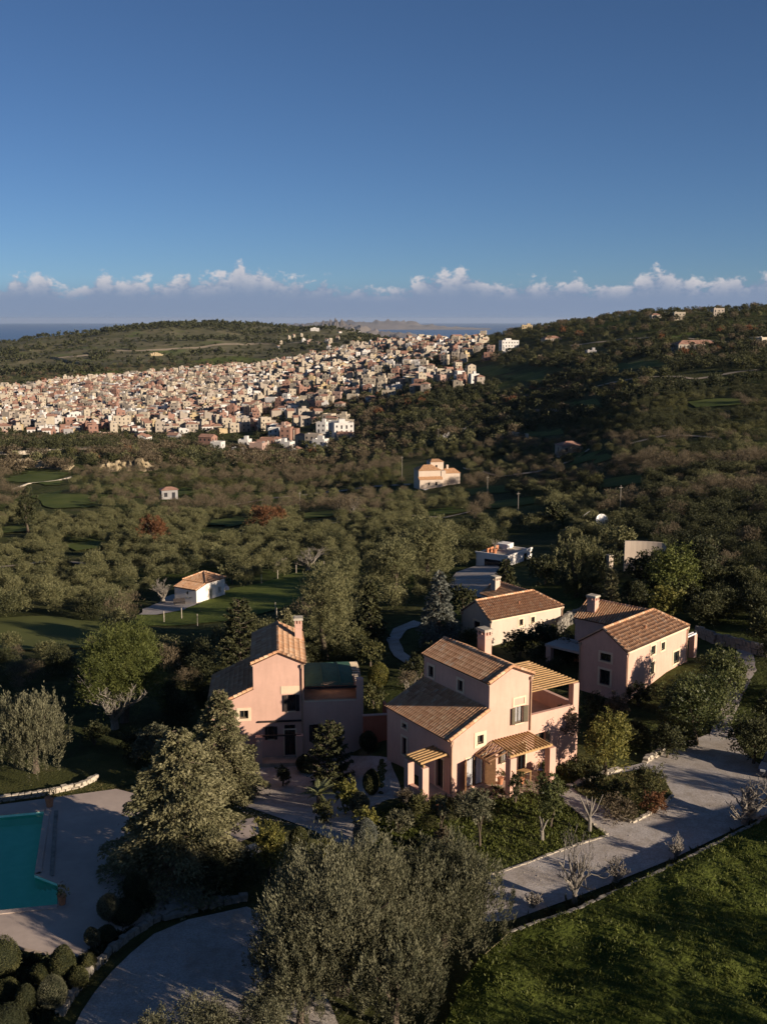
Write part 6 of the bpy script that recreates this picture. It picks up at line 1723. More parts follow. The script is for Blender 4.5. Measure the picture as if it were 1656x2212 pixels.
def build_town():
    rg = np.random.default_rng(123)
    VAR = [town_house(i, rg) for i in range(36)]
    # streets roughly follow the contour; plots of 12 x 11 m jittered
    X = []; Y = []; RZ = []
    for ang, sel in ((.35, 0), (-.25, 1)):
        gx, gy = np.meshgrid(np.arange(-900, 900, 8.9), np.arange(300, 2100, 8.8)); gx = gx.ravel(); gy = gy.ravel()
        gx = gx + rg.normal(0, 1.3, gx.size); gy = gy + rg.normal(0, 1.3, gy.size)
        c, s = math.cos(ang), math.sin(ang); x = gx * c - (gy - 1100) * s; y = gx * s + (gy - 1100) * c + 1100
        n = patch(x, y, 500, 61); k = (n > 0) if sel == 0 else (n <= 0)
        X.append(x[k]); Y.append(y[k]); RZ.append(np.full(k.sum(), ang) + rg.choice([0, 0, 0, math.pi / 2, -math.pi / 2, math.pi], k.sum()) + rg.normal(0, .08, k.sum()))
    x = np.concatenate(X); y = np.concatenate(Y); rz = np.concatenate(RZ); z = T(x, y); u, v = projn(x, y, z); r = np.hypot(x, y)
    ok = (inpoly(u, v, TOWN) | (inpoly(u, v, TOWN2) & (rg.random(len(x)) < .55))) & (y > 300) & (rg.random(len(x)) < .93) & (patch(x, y, 55, 71) < .85) & (r < 2150)
    ok &= ~((u > 560) & (patch(x, y, 45, 73) > .12)) & ~((u > 560) & (rg.random(len(x)) < .2))
    ok &= ~((u < 560) & (r < 800)); ok &= ~((patch(x, y, 80, 91) > .75)) & ~((r < 980) & (u < 600) & (patch(x, y, 60, 92) > .35)) & ~((r > 1300) & (u < 560) & (patch(x, y, 120, 93) > .5))
    ok |= (inpoly(u, v - 20, TOWN) | inpoly(u - 38, v - 8, TOWN)) & ~inpoly(u, v, TOWN) & (rg.random(len(x)) < .13) & (u > 300) & (v > 760) & (r < 1500)
    x, y, z, rz, u, v, r = [a[ok] for a in (x, y, z, rz, u, v, r)]
    s = np.argsort(r); x, y, z, rz, u, v, r = [a[s] for a in (x, y, z, rz, u, v, r)]
    seen = (u > -20) & (u < 1680); near = np.nonzero(seen)[0][:300]; far = np.setdiff1d(np.arange(len(x)), near)
    for q, i in enumerate(near):
        where = ('nearest row' if v[i] > 930 else 'second band' if v[i] > 905 else 'third band') + ' of the town, ' + ('far left' if u[i] < 100 else 'left' if u[i] < 250 else 'centre left' if u[i] < 400 else 'centre' if u[i] < 520 else 'right of centre' if u[i] < 660 else 'right')
        lab = lambda col, roof, fl: '%s-storey %s house, %s roof, %s' % (['one', 'two', 'three', 'four'][fl - 1], {'grey': 'pale grey', 'brick': 'brick-red', 'ochre': 'yellow-ochre'}.get(col, col), {'flat': 'flat', 'tile': 'red gabled', 'hip': 'red hipped'}[roof], where)
        if q < 60: part_house(lab, x[i], y[i], z[i], rz[i], rg, group='houses in the ' + where)
        else:
            vi = rg.integers(len(VAR)); me, col, roof, fl, w = VAR[vi]
            o = obj('town_house', me); o.location = (x[i], y[i], z[i]); o.rotation_euler = (0, 0, rz[i]); tag(o, lab(col, roof, fl), 'house', 'houses in the ' + where)
    far_src = [v_[0] for v_ in VAR]
    scatter('town_houses', x[far], y[far], z[far], rg.uniform(.8, 1.08, len(far)), far_src, rg, 'dense mass of small pale and pink houses filling the far side of the town', 'town', rot=rz[far])
    # garden trees between the houses
    gx, gy = jgrid(600, 2000, -24, 10, 17, rg); u2, v2 = projn(gx, gy, T(gx, gy)); k = (inpoly(u2, v2, TOWN) | inpoly(u2, v2, TOWN2)) & (rg.random(len(gx)) < np.where(u2 > 560, .9, .5)); gx, gy = gx[k], gy[k]
    ax, ay = jgrid(560, 860, -24, 2, 8.5, rg); au, av = projn(ax, ay, T(ax, ay)); kk = (av < 972) & (av > 936) & (au < 470); gx = np.concatenate([gx, ax[kk]]); gy = np.concatenate([gy, ay[kk]])
    scatter('town_trees', gx, gy, T(gx, gy), rg.uniform(.7, 1.3, len(gx)), MESH['scrub_far'], rg, 'dark trees growing between the houses of the town', 'trees')
    # scattered villas on the hills
    S = [(1165, 694, 15, 2, 'cream', 'flat', 'cream house on the crest where the right hill begins'), (1137, 714, 13, 2, 'ochre', 'flat', 'pale ochre house just under the crest house of the right hill'),
         (985, 742, 14, 3, 'ochre', 'tile', 'tall yellow house with a red roof at the top of the town'), (1098, 758, 17, 3, 'white', 'flat', 'three-storey white apartment house on the slope right of the town'), (1036, 732, 12, 1, 'white', 'flat', 'low white house between the yellow house and the hill'),
         (1190, 738, 17, 1, 'beige', 'hip', 'long low house with a bright red roof on the right hill'), (1275, 768, 7, 1, 'grey', 'flat', 'small grey stone hut on the right hill'), (1478, 662, 14, 1, 'beige', 'flat', 'low brown building on the skyline of the right hill'),
         (1465, 691, 10, 2, 'cream', 'flat', 'pale two-storey house under the skyline of the right hill'), (1414, 688, 9, 1, 'cream', 'hip', 'pale house left of the one under the right skyline'), (1548, 683, 10, 2, 'beige', 'flat', 'pale terraced house near the right skyline'),
         (1500, 754, 28, 1, 'beige', 'hip', 'wide low villa with balconies on the right hill'), (1645, 742, 14, 1, 'cream', 'flat', 'low cream wall-like house at the right edge of the hill'), (915, 828, 13, 2, 'pink', 'flat', 'salmon-pink house at the right tip of the town'),
         (966, 820, 14, 2, 'beige', 'flat', 'beige flat house at the lower right tip of the town'), (990, 832, 10, 1, 'white', 'flat', 'white low house beside the beige one at the tip of the town'), (740, 948, 12, 3, 'white', 'flat', 'white cube-shaped tower house nearest the valley'),
         (605, 966, 16, 1, 'cream', 'flat', 'salmon flat-roofed house at the lower edge of the town'), (890, 832, 11, 2, 'ochre', 'flat', 'pale yellow house near the right tip of the town'), (680, 715, 22, 2, 'white', 'flat', 'white building high on the far hill right of the wood'),
         (1228, 980, 8, 1, 'beige', 'hip', 'roofless square stone hut by the green field'), (460, 795, 60, 1, 'white', 'flat', 'long pale shed at the foot of the far hill'), (415, 800, 46, 1, 'grey', 'flat', 'long grey shed left of the pale shed under the far hill'),
         (365, 1078, 5, 1, 'grey', 'hip', 'small grey shack hidden in the olive grove on the left')]
    for (uu, vv, w, fl, col, roof, lab) in S:
        X_, Y_, Z_ = site(uu, vv); part_house(lab, X_, Y_, Z_, .25 + rg.normal() * .25, rg, name='hill_house', w=w, d=min(10, w * .7), fl=fl, col=col, roof=roof)
    for q in range(46):       # tiny far houses on the flank of the far hill and the right hill
        if q < 30: uu, vv = rg.uniform(600, 860), rg.uniform(712, 765)
        else: uu, vv = rg.uniform(860, 1060), rg.uniform(735, 790)
        X_, Y_, Z_ = site(uu, vv)
        if math.hypot(X_, Y_) > 3300: continue
        me, col, roof, fl, w = VAR[rg.integers(len(VAR))]; o = obj('hill_house', me); o.location = (X_, Y_, Z_); o.rotation_euler = (0, 0, rg.uniform(-.5, .8))
        tag(o, 'tiny pale house on the hillside above the %s of the town' % ('far side' if q < 30 else 'right end'), 'house', 'small houses on the hillside above the town')


build_town()
# ------------------------------------------------------------------ other buildings and objects
def solid(root, name, mat, *boxes):
    m = MB()
    for b in boxes: m.box(*b)
    return m.build(name, M_[mat], root)


def simple_roof(root, x0, x1, y0, y1, z, rise, mat='tile_roof_far', hip=0.0, name='roof', axis='x'):
    m = MB(); e = .25; x0 -= e; x1 += e; y0 -= e; y1 += e
    if axis == 'x':
        ym = (y0 + y1) / 2
        m.add([(x0, y0, z), (x1, y0, z), (x1, y1, z), (x0, y1, z), (x0 + hip, ym, z + rise), (x1 - hip, ym, z + rise)], [(0, 1, 5, 4), (2, 3, 4, 5), (1, 2, 5), (3, 0, 4), (3, 2, 1, 0)])
    else:
        xm = (x0 + x1) / 2
        m.add([(x0, y0, z), (x1, y0, z), (x1, y1, z), (x0, y1, z), (xm, y0 + hip, z + rise), (xm, y1 - hip, z + rise)], [(1, 2, 5, 4), (3, 0, 4, 5), (0, 1, 4), (2, 3, 5), (3, 2, 1, 0)])
    r = m.build(name, M_[mat], root)
    return r


def rib_roof_mat():
    t = NT('far_tile_roof'); t.rough(.9, .2)
    n = t.noise(2.5, 5, .6); t.base(t.ramp(n, [(.3, (.30, .15, .08)), (.5, (.44, .25, .13)), (.75, (.54, .34, .19))])); t.bump(t.noise(7, 3), .6, .08); return t.m
M_['tile_roof_far'] = rib_roof_mat()

x, y, z = site(915, 1056)
r = thing('farmhouse', 'beige two-level farmhouse with tiled roofs standing alone in the middle of the valley', 'house', (x - 1.6, y, z + .4), .22)
w = MB(); F_ = frame_fn((0, 0, 0), (1, 0, 0), (0, 1, 0)); F1 = frame_fn((0, -1.4, 0), (1, 0, 0), (0, 1, 0))
w.box(0, 7.2, 0, 6, -2, 5.2); w.panel([(0, -2), (7.2, -2), (7.2, 2.6), (0, 2.6)], [(2.6, 3.1, .8, 1.7), (4.9, 5.6, .7, 1.8)], F1, .3); w.box(0, .2, -1.38, 0, -2, 2.6); w.box(7.0, 7.2, -1.38, 0, -2, 2.6)
w.box(4.6, 8.8, 3.2, 8, -2, 7.4); w.box(8.6, 14, 2.5, 7.5, -2, 3.8); w.box(7.2, 8.6, -.2, 5, -2, 5.0)
w.build('wall', M_['cream'], r)
solid(r, 'window', 'glass', (2.6, 3.1, -1.12, -1.06, .8, 1.7)); solid(r, 'window', 'glass', (4.9, 5.6, -1.12, -1.06, .7, 1.8)); solid(r, 'window', 'glass', (6.2, 6.8, 3.15, 3.19, 5.6, 6.4))
simple_roof(r, 0, 7.2, 0, 6, 5.2, 1.5, hip=2.6); simple_roof(r, 4.7, 8.8, 3.2, 8, 7.4, .7, hip=1.2); simple_roof(r, 8.6, 14, 2.5, 7.5, 3.8, 1.3, hip=1.5)
m = MB(); m.add([(-.2, -1.6, 2.55), (7.4, -1.6, 2.55), (7.4, .0, 3.35), (-.2, .0, 3.35)], [(0, 1, 2, 3)]); m.build('lean_to_roof', M_['tile_roof_far'], r)
solid(r, 'chimney', 'cream', (10.2, 10.8, 4.6, 5.2, 4.4, 6.2)); solid(r, 'porch_wall', 'white', (.8, 6.2, -4.2, -1.9, -2.5, -.15)); solid(r, 'balcony', 'cream_trim', (.3, 7.0, -1.9, -1.42, -.3, .0))

# white flat-roofed building behind the cream villa
x, y, z = site(1096, 1224)
r = thing('flat_roof_house', 'low white flat-roofed house with a roof terrace behind the service yard', 'house', (x, y, z - .2), .95)
w = MB(); F_ = frame_fn((0, 0, 0), (1, 0, 0), (0, 1, 0)); Lf = frame_fn((0, 0, 0), (0, -1, 0), (1, 0, 0))
w.panel([(0, -2), (7.5, -2), (7.5, 1.6), (0, 1.6)], [(5.0, 6.1, .1, 1.3)], F_, .2)
w.add([(0, 0, -2), (0, 5.5, -2), (0, 5.5, 1.6), (0, 0, 1.6)], [(0, 1, 2, 3)]); w.box(.0, 7.5, 5.3, 5.5, -2, 1.6); w.box(7.3, 7.5, .01, 5.3, -2, 1.6)
w.box(5.5, 7.5, 3.2, 5.2, 1.45, 2.2); w.build('wall', M_['white'], r)
F2 = frame_fn((0, 0, 0), (0, 1, 0), (1, 0, 0)); solid(r, 'window', 'glass', (5.0, 6.1, .15, .18, .1, 1.3)); solid(r, 'window', 'glass', (-.02, .03, 1.2, 4.0, -.2, .9))
solid(r, 'roof_terrace', 'stone', (.1, 7.3, .1, 5.3, 1.2, 1.42)); solid(r, 'parapet', 'white', (-.08, 7.58, -.1, .12, 1.6, 1.85), (-.08, .12, .12, 5.6, 1.6, 1.85)); solid(r, 'low_wall', 'terracotta', (1.2, 4.6, 4.2, 4.4, 1.42, 2.2))
px_, py_ = x + 2.0 * math.cos(.95) - 3.4 * math.sin(.95), y + 2.0 * math.sin(.95) + 3.4 * math.cos(.95)
pp = thing('potted_plant', 'spiky dry plant in a pot on the roof terrace of the white house', 'plant', (px_, py_, z + 1.22))
m = MB(); m.lathe((0, 0, 0), [(.28, 0), (.36, .6), (.42, .62), (.42, .7)], 10); m.build('pot', M_['terracotta'], pp)
m = MB(); rg0 = np.random.default_rng(5)
for i in range(16): a = i * .39; m.tube([(0, 0, .6), (math.cos(a) * .25, math.sin(a) * .25, 1.4), (math.cos(a) * .7, math.sin(a) * .7, 2.0 + .3 * math.sin(i * 3))], [.05, .035, .012], 4, cap=False)
m.build('leaves', M_['bark_pale'], pp)
# cream walls and pillars behind
x, y, z = site(1352, 1238)
r = thing('curved_wall', 'curved cream wall half hidden by the big dense tree at the right', 'wall', (x, y, z - .3)); m = MB()
for k in range(8):
    a0 = .9 * k / 8; a1 = .9 * (k + 1) / 8; f = lambda a: (6.5 * math.sin(a), 1.5 - 6.5 * (1 - math.cos(a)) * .6)
    p, q = f(a0), f(a1); m.add([(p[0], p[1], -1), (q[0], q[1], -1), (q[0], q[1], 4.3), (p[0], p[1], 4.3), (p[0], p[1] + .35, -1), (q[0], q[1] + .35, -1), (q[0], q[1] + .35, 4.3), (p[0], p[1] + .35, 4.3)], [(0, 1, 2, 3), (3, 2, 6, 7), (7, 6, 5, 4), (0, 3, 7, 4), (1, 5, 6, 2)])
m.build('wall', M_['cream'], r)
x, y, z = site(1314, 1252)
r = thing('gate_pillar', 'tall cream chimney-like pillar above the slim cypress', 'pillar', (x, y, z - .3), .5); solid(r, 'shaft', 'cream', (-.33, .33, -.33, .33, 0, 3.4)); solid(r, 'cap', 'stone', (-.42, .42, -.42, .42, 3.4, 3.55))
x, y, z = site(1297, 1150)
r = thing('satellite_dish', 'large pale satellite dish behind the villas on the right', 'satellite dish', (x, y, z), R(200))
m = MB(); n = 16; vs = [(0, 0, 0)]; fs = []
for j in (1, 2, 3):
    for k in range(n): a = 6.283 * k / n; q = .42 * j; vs.append((q * math.cos(a), .22 * q * q, q * math.sin(a)))
for k in range(n): fs.append((0, 1 + k, 1 + (k + 1) % n))
for j in range(2):
    for k in range(n): fs.append((1 + j * n + k, 1 + (j + 1) * n + k, 1 + (j + 1) * n + (k + 1) % n, 1 + j * n + (k + 1) % n))
m.add([(p[0], p[1] * .9 - p[2] * .35, p[2] * .93 + 2.1) for p in vs], fs); m.build('reflector', M_['white_paint'], r, smooth=True)
m = MB(); m.tube([(0, -.2, -.3), (0, -.15, 2.0)], .06, 6); m.build('mast', M_['metal'], r)
m = MB(); m.tube([(0, 0, .95), (0, 1.1, 2.1)], .025, 4); m.box(-.07, .07, 1.03, 1.17, 2.03, 2.17); m.build('feed_arm', M_['metal'], r)
# utility poles
for (u_, v_, vt, lab) in ((1338, 1108, 1048, 'wooden utility pole standing in the olive grove above the satellite dish'), (1118, 1112, 1062, 'wooden utility pole in the middle of the grove right of centre'), (1052, 1070, 1028, 'utility pole in the thicket right of the farmhouse'),
                          (868, 1040, 985, 'tall utility pole left of the farmhouse'), (946, 962, 925, 'thin pole by the white retaining wall'), (648, 1102, 1062, 'utility pole left of centre in the olive grove')):
    x, y, z = site(u_, v_); h = ztop(x, y, vt) - z; r = thing('utility_pole', lab, 'utility pole', (x, y, z), .6)
    m = MB(); m.tube([(0, 0, -.4), (0, 0, h)], [.09, .06], 6); m.build('pole', M_['stone_dark'], r); m = MB(); m.box(-.5, .5, -.04, .04, h - .5, h - .42); m.build('crossbar', M_['stone_dark'], r)
x, y, z = site(1212, 1152); x2, y2, z2 = site(1272, 1132)
r = thing('leaning_pole', 'long thin grey pole leaning over the flat-roofed white house', 'pole', (x, y, z)); m = MB(); m.tube([(0, 0, .3), (x2 - x, y2 - y, ztop(x2, y2, 1104) - z)], .07, 5); m.build('pole', M_['metal'], r)
# fence posts at the meadow
for q, (u_, v_) in enumerate([(355, 1346), (427, 1352), (502, 1350), (595, 1326), (393, 1338), (565, 1262), (600, 1252), (640, 1240), (680, 1234), (700, 1232), (598, 1338), (655, 1306)]):
    x, y, z = site(u_, v_); m = MB(); m.tube([(0, 0, -.3), (0, 0, 1.5)], .05, 5); o = m.build('fence_post', M_['stone']); o.location = (x, y, z)
    tag(o, ('pale fence post along the lower edge of the meadow below the white cottage' if q < 5 or q > 9 else 'pale fence post along the top edge of the meadow'), 'fence post', 'fence posts round the meadow ' + ('below' if q < 5 or q > 9 else 'top'))
# beside the cottage: garden table, car, bench
x, y, z = site(388, 1308)
r = thing('garden_bench', 'small dark bench by the shaded wall of the white cottage', 'bench', (x, y, z), .3); solid(r, 'seat', 'wood_dark', (-.8, .8, -.25, .25, .4, .46)); solid(r, 'backrest', 'wood_dark', (-.8, .8, .2, .26, .5, .95))
for sx in (-.7, .65): solid(r, 'leg', 'wood_dark', (sx, sx + .06, -.2, .2, 0, .4))


def car(u_, v_, rz, label, mat='car_paint'):
    x, y, z = site(u_, v_) if not isinstance(u_, tuple) else (*u_, 0.05)
    r = thing('parked_car', label, 'car', (x, y, z + .04), rz)
    m = MB(); prof = [(-2.1, .35), (-2.1, .75), (-1.95, .88), (-1.2, .95), (-.65, 1.38), (.75, 1.42), (1.45, 1.0), (2.0, .9), (2.1, .7), (2.1, .35)]
    m.prism(prof, lambda p, s: (p[0], (.84 if s else -.84) * (1 - .16 * max(0, p[1] - .95) / .45), p[1])); m.build('body', M_[mat], r)
    for q in ([(-1.12, .99), (-.66, 1.33), (-.60, 1.33), (-1.0, .99)],): pass
    m = MB(); m.add([(-1.19, -.72, .975), (-1.19, .72, .975), (-.68, .66, 1.375), (-.68, -.66, 1.375)], [(0, 1, 2, 3)]); m.build('windscreen', M_['glass'], r).location = (-.015, 0, .012)
    m = MB(); m.add([(1.43, -.72, 1.03), (1.43, .72, 1.03), (.79, .66, 1.41), (.79, -.66, 1.41)], [(0, 1, 2, 3)]); m.build('rear_window', M_['glass'], r).location = (.015, 0, .012)
    for s in (-1, 1):
        m = MB(); m.add([(-1.0, s * .842, .97), (1.2, s * .842, 1.0), (.72, s * .725, 1.36), (-.6, s * .725, 1.34)], [(0, 1, 2, 3)]); m.build('side_window', M_['glass'], r).location = (0, s * .006, 0)
        for xx in (-1.3, 1.3):
            m = MB(); n = 14; m.prism([(.33 * math.cos(6.283 * k / n), .33 * math.sin(6.283 * k / n)) for k in range(n)], lambda p, t_: (xx + p[0], s * (.66 if t_ else .86), .33 + p[1])); wh = m.build('wheel', M_['rubber'], r)
            m = MB(); m.prism([(.2 * math.cos(6.283 * k / 10), .2 * math.sin(6.283 * k / 10)) for k in range(10)], lambda p, t_: (xx + p[0], s * (.80 if t_ else .868), .33 + p[1])); m.build('hubcap', M_['metal'], wh)
        m = MB(); m.box(-2.13, -2.05, s * .55 - .16, s * .55 + .16, .62, .76); m.build('headlight', M_['white_paint'], r)
    return r


car(1676, 1668, R(60), 'dark blue car parked under the trees at the right edge of the drive')
car(462, 1280, R(20), 'dark car parked on the yard right of the white cottage')

# pots and terrace things
def pot(x, y, z, label, h=.45, mat='terracotta', leaf='shrub'):
    r = thing('potted_plant', label, 'plant', (x, y, z)); m = MB(); m.lathe((0, 0, 0), [(h * .32, 0), (h * .45, h * .9), (h * .5, h * .92), (h * .5, h)], 12); m.build('pot', M_[mat], r)
    rg = np.random.default_rng(int(abs(x * 13 + y * 7))); o = obj('foliage', crown('foliage', M_[leaf], h * 1.5, h * 1.5, 260, .09, rg, clump=8, base=0, lw=.5), r); o.location = (0, 0, h * .75)
pot(*G(108, 1742, DZ), DZ, 'terracotta pot with a small shrub at the far corner of the pool deck', .6)
pot(*G(135, 1953, DZ), DZ, 'yellowish shrub in a low pot beside the pool steps', .5, leaf='yellow_leaf')
pot(*G(950, 1755, .05), .05, 'yellow-brown jar with a bush at the small porch of the central villa', .55, leaf='shrub')
pot(*G(935, 1862, .05), .05, 'small terracotta pot standing in the front lawn weeds', .4)
def W1(lx, ly): c, s = math.cos(.561), math.sin(.561); return 4.228 + lx * c - ly * s, 65.338 + lx * s + ly * c
pot(*W1(4.9, -1.2), .12, 'plant in a pot under the front porch of the central villa', .4)
pot(*W1(3.7, -.5), .12, 'dark potted plant next to the glass doors of the central villa', .45)
x, y = W1(5.3, -.9); r = thing('garden_table', 'small table on the terrace under the front porch', 'table', (x, y, .12), .56); solid(r, 'tabletop', 'wood', (-.45, .45, -.3, .3, .66, .7))
for a in ((-.4, -.26), (.36, -.26), (-.4, .22), (.36, .22)): solid(r, 'leg', 'wood', (a[0], a[0] + .05, a[1], a[1] + .05, 0, .66))
x, y = W1(6.9, -.9); r = thing('garden_chair', 'blue-seated chair in the shade beside the right porch pillar', 'chair', (x, y, .12), 1.2); M_['blue'] = mat_plain('blue_cushion', (.08, .12, .35), .8)
solid(r, 'seat', 'blue', (-.22, .22, -.22, .22, .42, .47)); solid(r, 'backrest', 'wood', (-.22, .22, .2, .24, .5, .9))
for a in ((-.2, -.2), (.16, -.2), (-.2, .17), (.16, .17)): solid(r, 'leg', 'wood', (a[0], a[0] + .04, a[1], a[1] + .04, 0, .42))
# stone bench before the left villa
x, y, z = site(600, 1622); r = thing('stone_table', 'pale stone table in front of the left villa porch', 'table', (x, y, z), .1); solid(r, 'tabletop', 'stone', (-.8, .8, -.35, .35, .65, .75)); solid(r, 'base', 'stone', (-.5, -.3, -.25, .25, -.1, .65), (.3, .5, -.25, .25, -.1, .65))
# terrace slab under the conifers, stone-lined
put_sheet('upper_terrace', [(486, 1800), (548, 1785), (563, 1822), (505, 1845), (478, 1830)], M_['deck'], .55)
stone_wall('short stone retaining edge of the small paved terrace between the conifer and the court', W2([(563, 1822), (535, 1836), (505, 1848)], .3), .5, .3, .4, courses=2)
stone_wall('stone ledge at the bend of the driveway below the loquat tree', W2([(1390, 1642), (1420, 1620), (1456, 1594), (1470, 1588)]), .4, .4, .45, courses=2)
stone_wall('rough stone edging of the flower bed under the lemon tree', W2([(1225, 1702), (1262, 1690), (1300, 1674), (1340, 1660)]), .25, .4, .4, cat='stone edging', name='stone_edging')
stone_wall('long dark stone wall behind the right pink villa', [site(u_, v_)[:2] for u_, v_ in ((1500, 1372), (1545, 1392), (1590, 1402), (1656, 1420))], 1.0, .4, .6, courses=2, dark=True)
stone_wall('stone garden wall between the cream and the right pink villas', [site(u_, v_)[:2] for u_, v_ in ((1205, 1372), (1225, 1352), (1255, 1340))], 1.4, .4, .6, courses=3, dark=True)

# rock faces and old walls of the valley
def outcrop(name, label, cat, u0, u1, v0, v1, hpx, mat, seed, rough_=1.0):
    g = np.random.default_rng(seed); n = 40; m_ = 7; V = []; A = np.array([site(u0 + (u1 - u0) * k / (n - 1), v0 + (v1 - v0) * k / (n - 1)) for k in range(n)])
    hh = hpx / FPX * np.hypot(A[:, 0], A[:, 1]); sm = np.convolve(g.normal(size=n + 8), np.ones(9) / 3, 'valid'); cx_, cy_, cz_ = A.mean(0)
    for j in range(m_):
        f = j / (m_ - 1)
        for k in range(n):
            e = math.sin(math.pi * min(1, max(0, k / (n - 1)))) ** .35; h_ = hh[k] * (.75 + .25 * sm[k] * .5) * e
            V.append((A[k, 0] + g.normal() * .4 * rough_ - cx_, A[k, 1] + f * 1.5 * rough_ + g.normal() * .45 * rough_ - cy_, A[k, 2] - 1 + (h_ + 1) * f + g.normal() * .25 * rough_ - cz_))
    for k in range(n): V.append((A[k, 0] - cx_, A[k, 1] + 9 - cy_, A[k, 2] + hh[k] * .2 - cz_))
    F = [(j * n + k, j * n + k + 1, (j + 1) * n + k + 1, (j + 1) * n + k) for j in range(m_) for k in range(n - 1)]
    o = obj(name, npmesh(name, V, F, M_[mat])); o.location = (cx_, cy_, cz_); tag(o, label, cat); return o
t = NT('cliff_rock'); t.rough(.95, .1); t.base(t.ramp(t.noise(.35, 6, .7), [(.3, (.16, .12, .06)), (.5, (.36, .29, .18)), (.72, (.52, .43, .29))])); t.bump(t.noise(1.2, 5, .7), .8, .6); M_['cliff'] = t.m
outcrop('rock_outcrop', 'pale golden rock face left of centre at the foot of the terraces below the town', 'cliff', 208, 335, 1022, 1018, 34, 'cliff', 1)
outcrop('rock_outcrop', 'long low golden rock face at the left edge below the dark trees', 'cliff', -30, 150, 1006, 1016, 22, 'cliff', 2)
outcrop('rock_outcrop', 'small pale rock scar on the far hillside', 'cliff', 318, 352, 770, 768, 9, 'cliff', 3)
outcrop('rock_outcrop', 'pale rock scar high on the left flank of the far hill', 'cliff', 100, 185, 772, 790, 7, 'cliff', 4)
def wallline(name, label, pts, h, mat, cat='wall', t_=.5):
    P = [site(*p) for p in pts]; r = thing(name, label, cat, P[0]); m = MB()
    for a, b in zip(P[:-1], P[1:]): m.bar((a[0] - P[0][0], a[1] - P[0][1], a[2] - P[0][2] + h / 2 - .3), (b[0] - P[0][0], b[1] - P[0][1], b[2] - P[0][2] + h / 2 - .3), t_, h)
    m.build('wall', M_[mat], r)
wallline('retaining_wall', 'thin white angled retaining wall right of the town in the valley', [(952, 968), (958, 948), (985, 938), (1008, 934)], 2.6, 'white')
wallline('retaining_wall', 'low pale wall in the thicket right of the angled white wall', [(1075, 948), (1105, 940), (1140, 946)], 2.0, 'stone')
wallline('road_wall', 'long pale roadside wall at the left edge under the town', [(-20, 984), (50, 982), (110, 979)], 2.2, 'stone')
wallline('track_edge', 'thin pale track edge across the green terrace at the left', [(28, 1058), (60, 1046), (120, 1040), (160, 1030)], .7, 'stone')
wallline('terrace_wall', 'pale dry-stone terrace wall on the right hillside', [(1140, 892), (1180, 888), (1215, 892)], 1.8, 'stone_dark')
wallline('terrace_wall', 'upper pale terrace wall on the right hillside near the stone hut', [(1100, 862), (1150, 856), (1200, 860)], 1.6, 'stone_dark')

# grass blades, one mass on each lawn
def blades(name, poly, n, label, zfn=None, L=(.10, .24), mat='grass', seed=1, wd=.16, world_=False, cl=9):
    rg = np.random.default_rng(seed); P = poly if world_ else [G(u_, v_) for u_, v_ in poly]
    xs = [p[0] for p in P]; ys = [p[1] for p in P]; nc = n // cl
    cx_ = rg.uniform(min(xs), max(xs), nc * 2); cy_ = rg.uniform(min(ys), max(ys), nc * 2)
    dens = patch(cx_, cy_, 4, seed + 40) > rg.uniform(-2.2, .7, nc * 2)
    k = inpoly(cx_, cy_, P) & dens; cx_, cy_ = cx_[k][:nc], cy_[k][:nc]; q = np.repeat(np.arange(len(cx_)), cl); m = len(q)
    x = cx_[q] + rg.normal(0, .10, m); y = cy_[q] + rg.normal(0, .10, m); z = (T(x, y) + .03 if zfn is None else zfn(x, y)) - .02
    D = np.stack([rg.normal(0, .6, m), rg.normal(0, .6, m), np.full(m, 1.0)], 1); s = rg.uniform(.6, 1.5, len(cx_))[q]
    ln = rg.uniform(L[0], L[1], m) * s
    o = obj(name, leaves(name, np.stack([x, y, z], 1), D, ln, ln * wd + .02, M_[mat], np.clip(rg.uniform(0, 1, len(cx_))[q] * .7 + rg.uniform(0, .3, m), 0, 1), rg)); tag(o, label, 'grass', kind='stuff')
vis = [p for p in BANK]
blades('grass', BANK, 170000, 'thick uneven grass and weeds on the raised lawn', bank_z, (.07, .19), 'grass', 1, .2, True, 7)
blades('grass', GARDEN, 22000, 'grass and weeds of the front lawn', None, (.08, .22), 'grass', 2, .2)
blades('grass', [(-60, 1690), (0, 1667), (100, 1652), (205, 1628), (290, 1645), (300, 1695), (250, 1703), (0, 1738), (-60, 1750)], 9000, 'short grass of the pool lawn', None, (.05, .10), 'dry_grass', 3, .2)
blades('grass', ISLAND, 5000, 'grass tufts in the oval planting bed', None, (.1, .3), 'dry_grass', 4, .15)
strip = [G(1040, 2000), G(1100, 2000), G(1250, 1944), G(1450, 1862), G(1656, 1764), G(1790, 1705), *[(p[0], p[1]) for p in BANK[5:0:-1]]]
blades('weeds', strip, 14000, 'dark weeds in the shaded strip between driveway and lawn wall', None, (.12, .4), 'shrub', 5, .25, True)
blades('weeds', [G(u_, v_) for u_, v_ in ((880, 1735), (1150, 1690), (1240, 1640), (1330, 1640), (1300, 1700), (1200, 1715), (1000, 1760))], 6000, 'weeds and low plants at the foot of the central villa', None, (.1, .35), 'shrub', 6, .25, True)
blades('weeds', [G(u_, v_) for u_, v_ in ((-60, 2040), (120, 2068), (170, 2070), (250, 2015), (330, 1985), (300, 2010), (200, 2090), (120, 2200), (60, 2300), (-60, 2300))], 16000, 'dark ground cover between the clipped bushes', None, (.08, .25), 'evergreen', 7, .4, True)
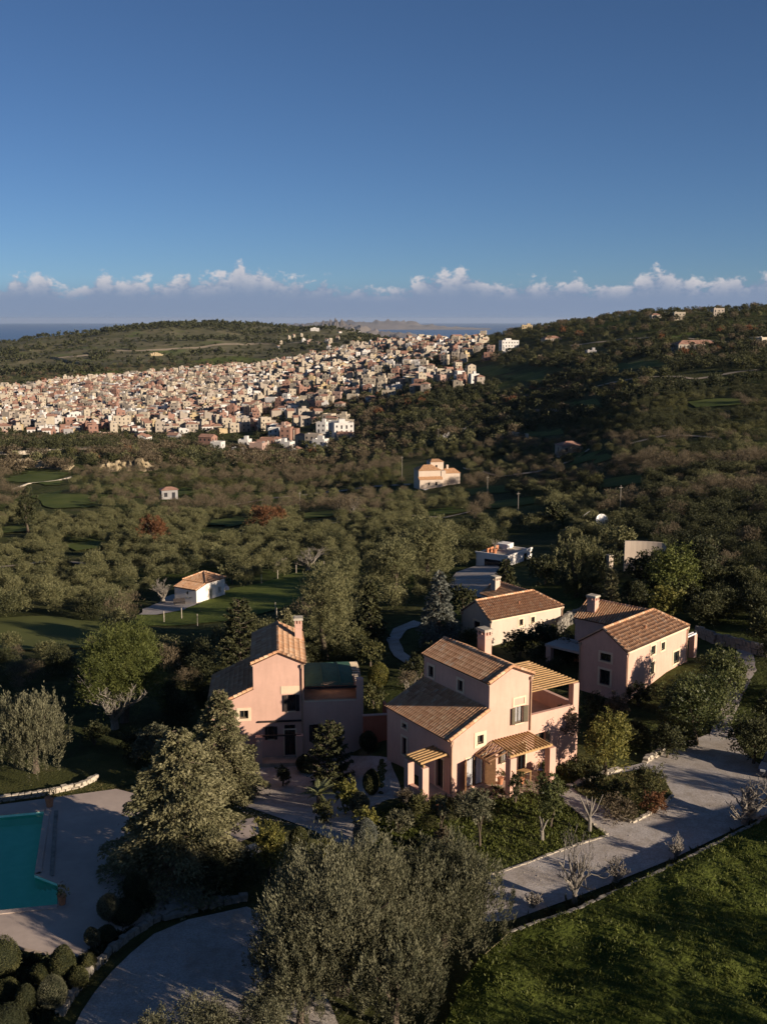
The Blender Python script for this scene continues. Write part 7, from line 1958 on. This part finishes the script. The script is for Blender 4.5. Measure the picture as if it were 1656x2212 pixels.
# loose stones and litter on the gravel
def pebbles(name, poly, n, label, seed):
    rg = np.random.default_rng(seed); P = [G(u_, v_) for u_, v_ in poly]; xs = [p[0] for p in P]; ys = [p[1] for p in P]
    x = rg.uniform(min(xs), max(xs), n); y = rg.uniform(min(ys), max(ys), n); k = inpoly(x, y, P); x, y = x[k], y[k]; n = len(x); s = np.minimum(rg.exponential(.007, n) + .008, .05)
    B = np.array([(-1, -1, 0), (1, -1, 0), (1, 1, 0), (-1, 1, 0), (0, 0, .9)]); V = (B[None] + rg.normal(0, .2, (n, 5, 3))) * s[:, None, None] + np.stack([x, y, T(x, y) + .05], 1)[:, None]
    F = (np.array([(0, 1, 4), (1, 2, 4), (2, 3, 4), (3, 0, 4)])[None] + 5 * np.arange(n)[:, None, None]).reshape(-1, 3)
    o = obj(name, npmesh(name, V.reshape(-1, 3), F, M_['stone'])); tag(o, label, 'gravel', kind='stuff')
pebbles('loose_stones', DRIVE, 26000, 'loose pale stones scattered over the driveway', 1)
pebbles('loose_stones', COURT, 6000, 'loose stones scattered over the courtyard', 2)
pebbles('loose_stones', [(120, 2300), (175, 2190), (240, 2105), (330, 2025), (405, 1992), (530, 1962), (640, 2000), (760, 2300)], 12000, 'loose stones scattered over the lower gravel drive', 3)

# neighbours just beyond the right edge, whose shadows fall across the drive and the lawn
r = thing('garden_house', 'cream garden house with a gabled roof just outside the right edge', 'house', (32.5, 48.5, 0), .45)
solid(r, 'wall', 'cream', (0, 7, 0, 5, -1, 3.6)); simple_roof(r, 0, 7, 0, 5, 3.62, 1.6); solid(r, 'window', 'glass', (2, 3, -.03, .02, 1, 2.2)); solid(r, 'door', 'wood_dark', (4.5, 5.5, -.03, .02, 0, 2.1))
for q, (xx, yy, vt_h, w_) in enumerate([(22.5, 29.5, 8.5, 6.5), (28.0, 32, 8.5, 7), (31.0, 38.0, 8, 6), (34, 43, 6, 5), (17.0, 25.5, 8, 6), (36, 58, 6, 4)]):
    rg = np.random.default_rng(900 + q); r = thing('leafy_tree', ['leafy tree outside the lower right corner', 'second leafy tree outside the lower right corner', 'leafy tree beyond the right end of the lawn', 'small leafy tree beyond the right edge by the garden house', 'leafy tree below the bottom edge of the lawn', 'leafy tree outside the right edge beyond the garden house'][q], 'tree', (xx, yy, .2))
    obj('crown', crown('crown', M_['broad'], w_, vt_h, 3500, .22, rg, lobes=lobes_for(rg, w_, vt_h, 10, 1, .12), clump=16, lw=.5), r); trunk(rg, vt_h, .1, w_, 5, parent=r)
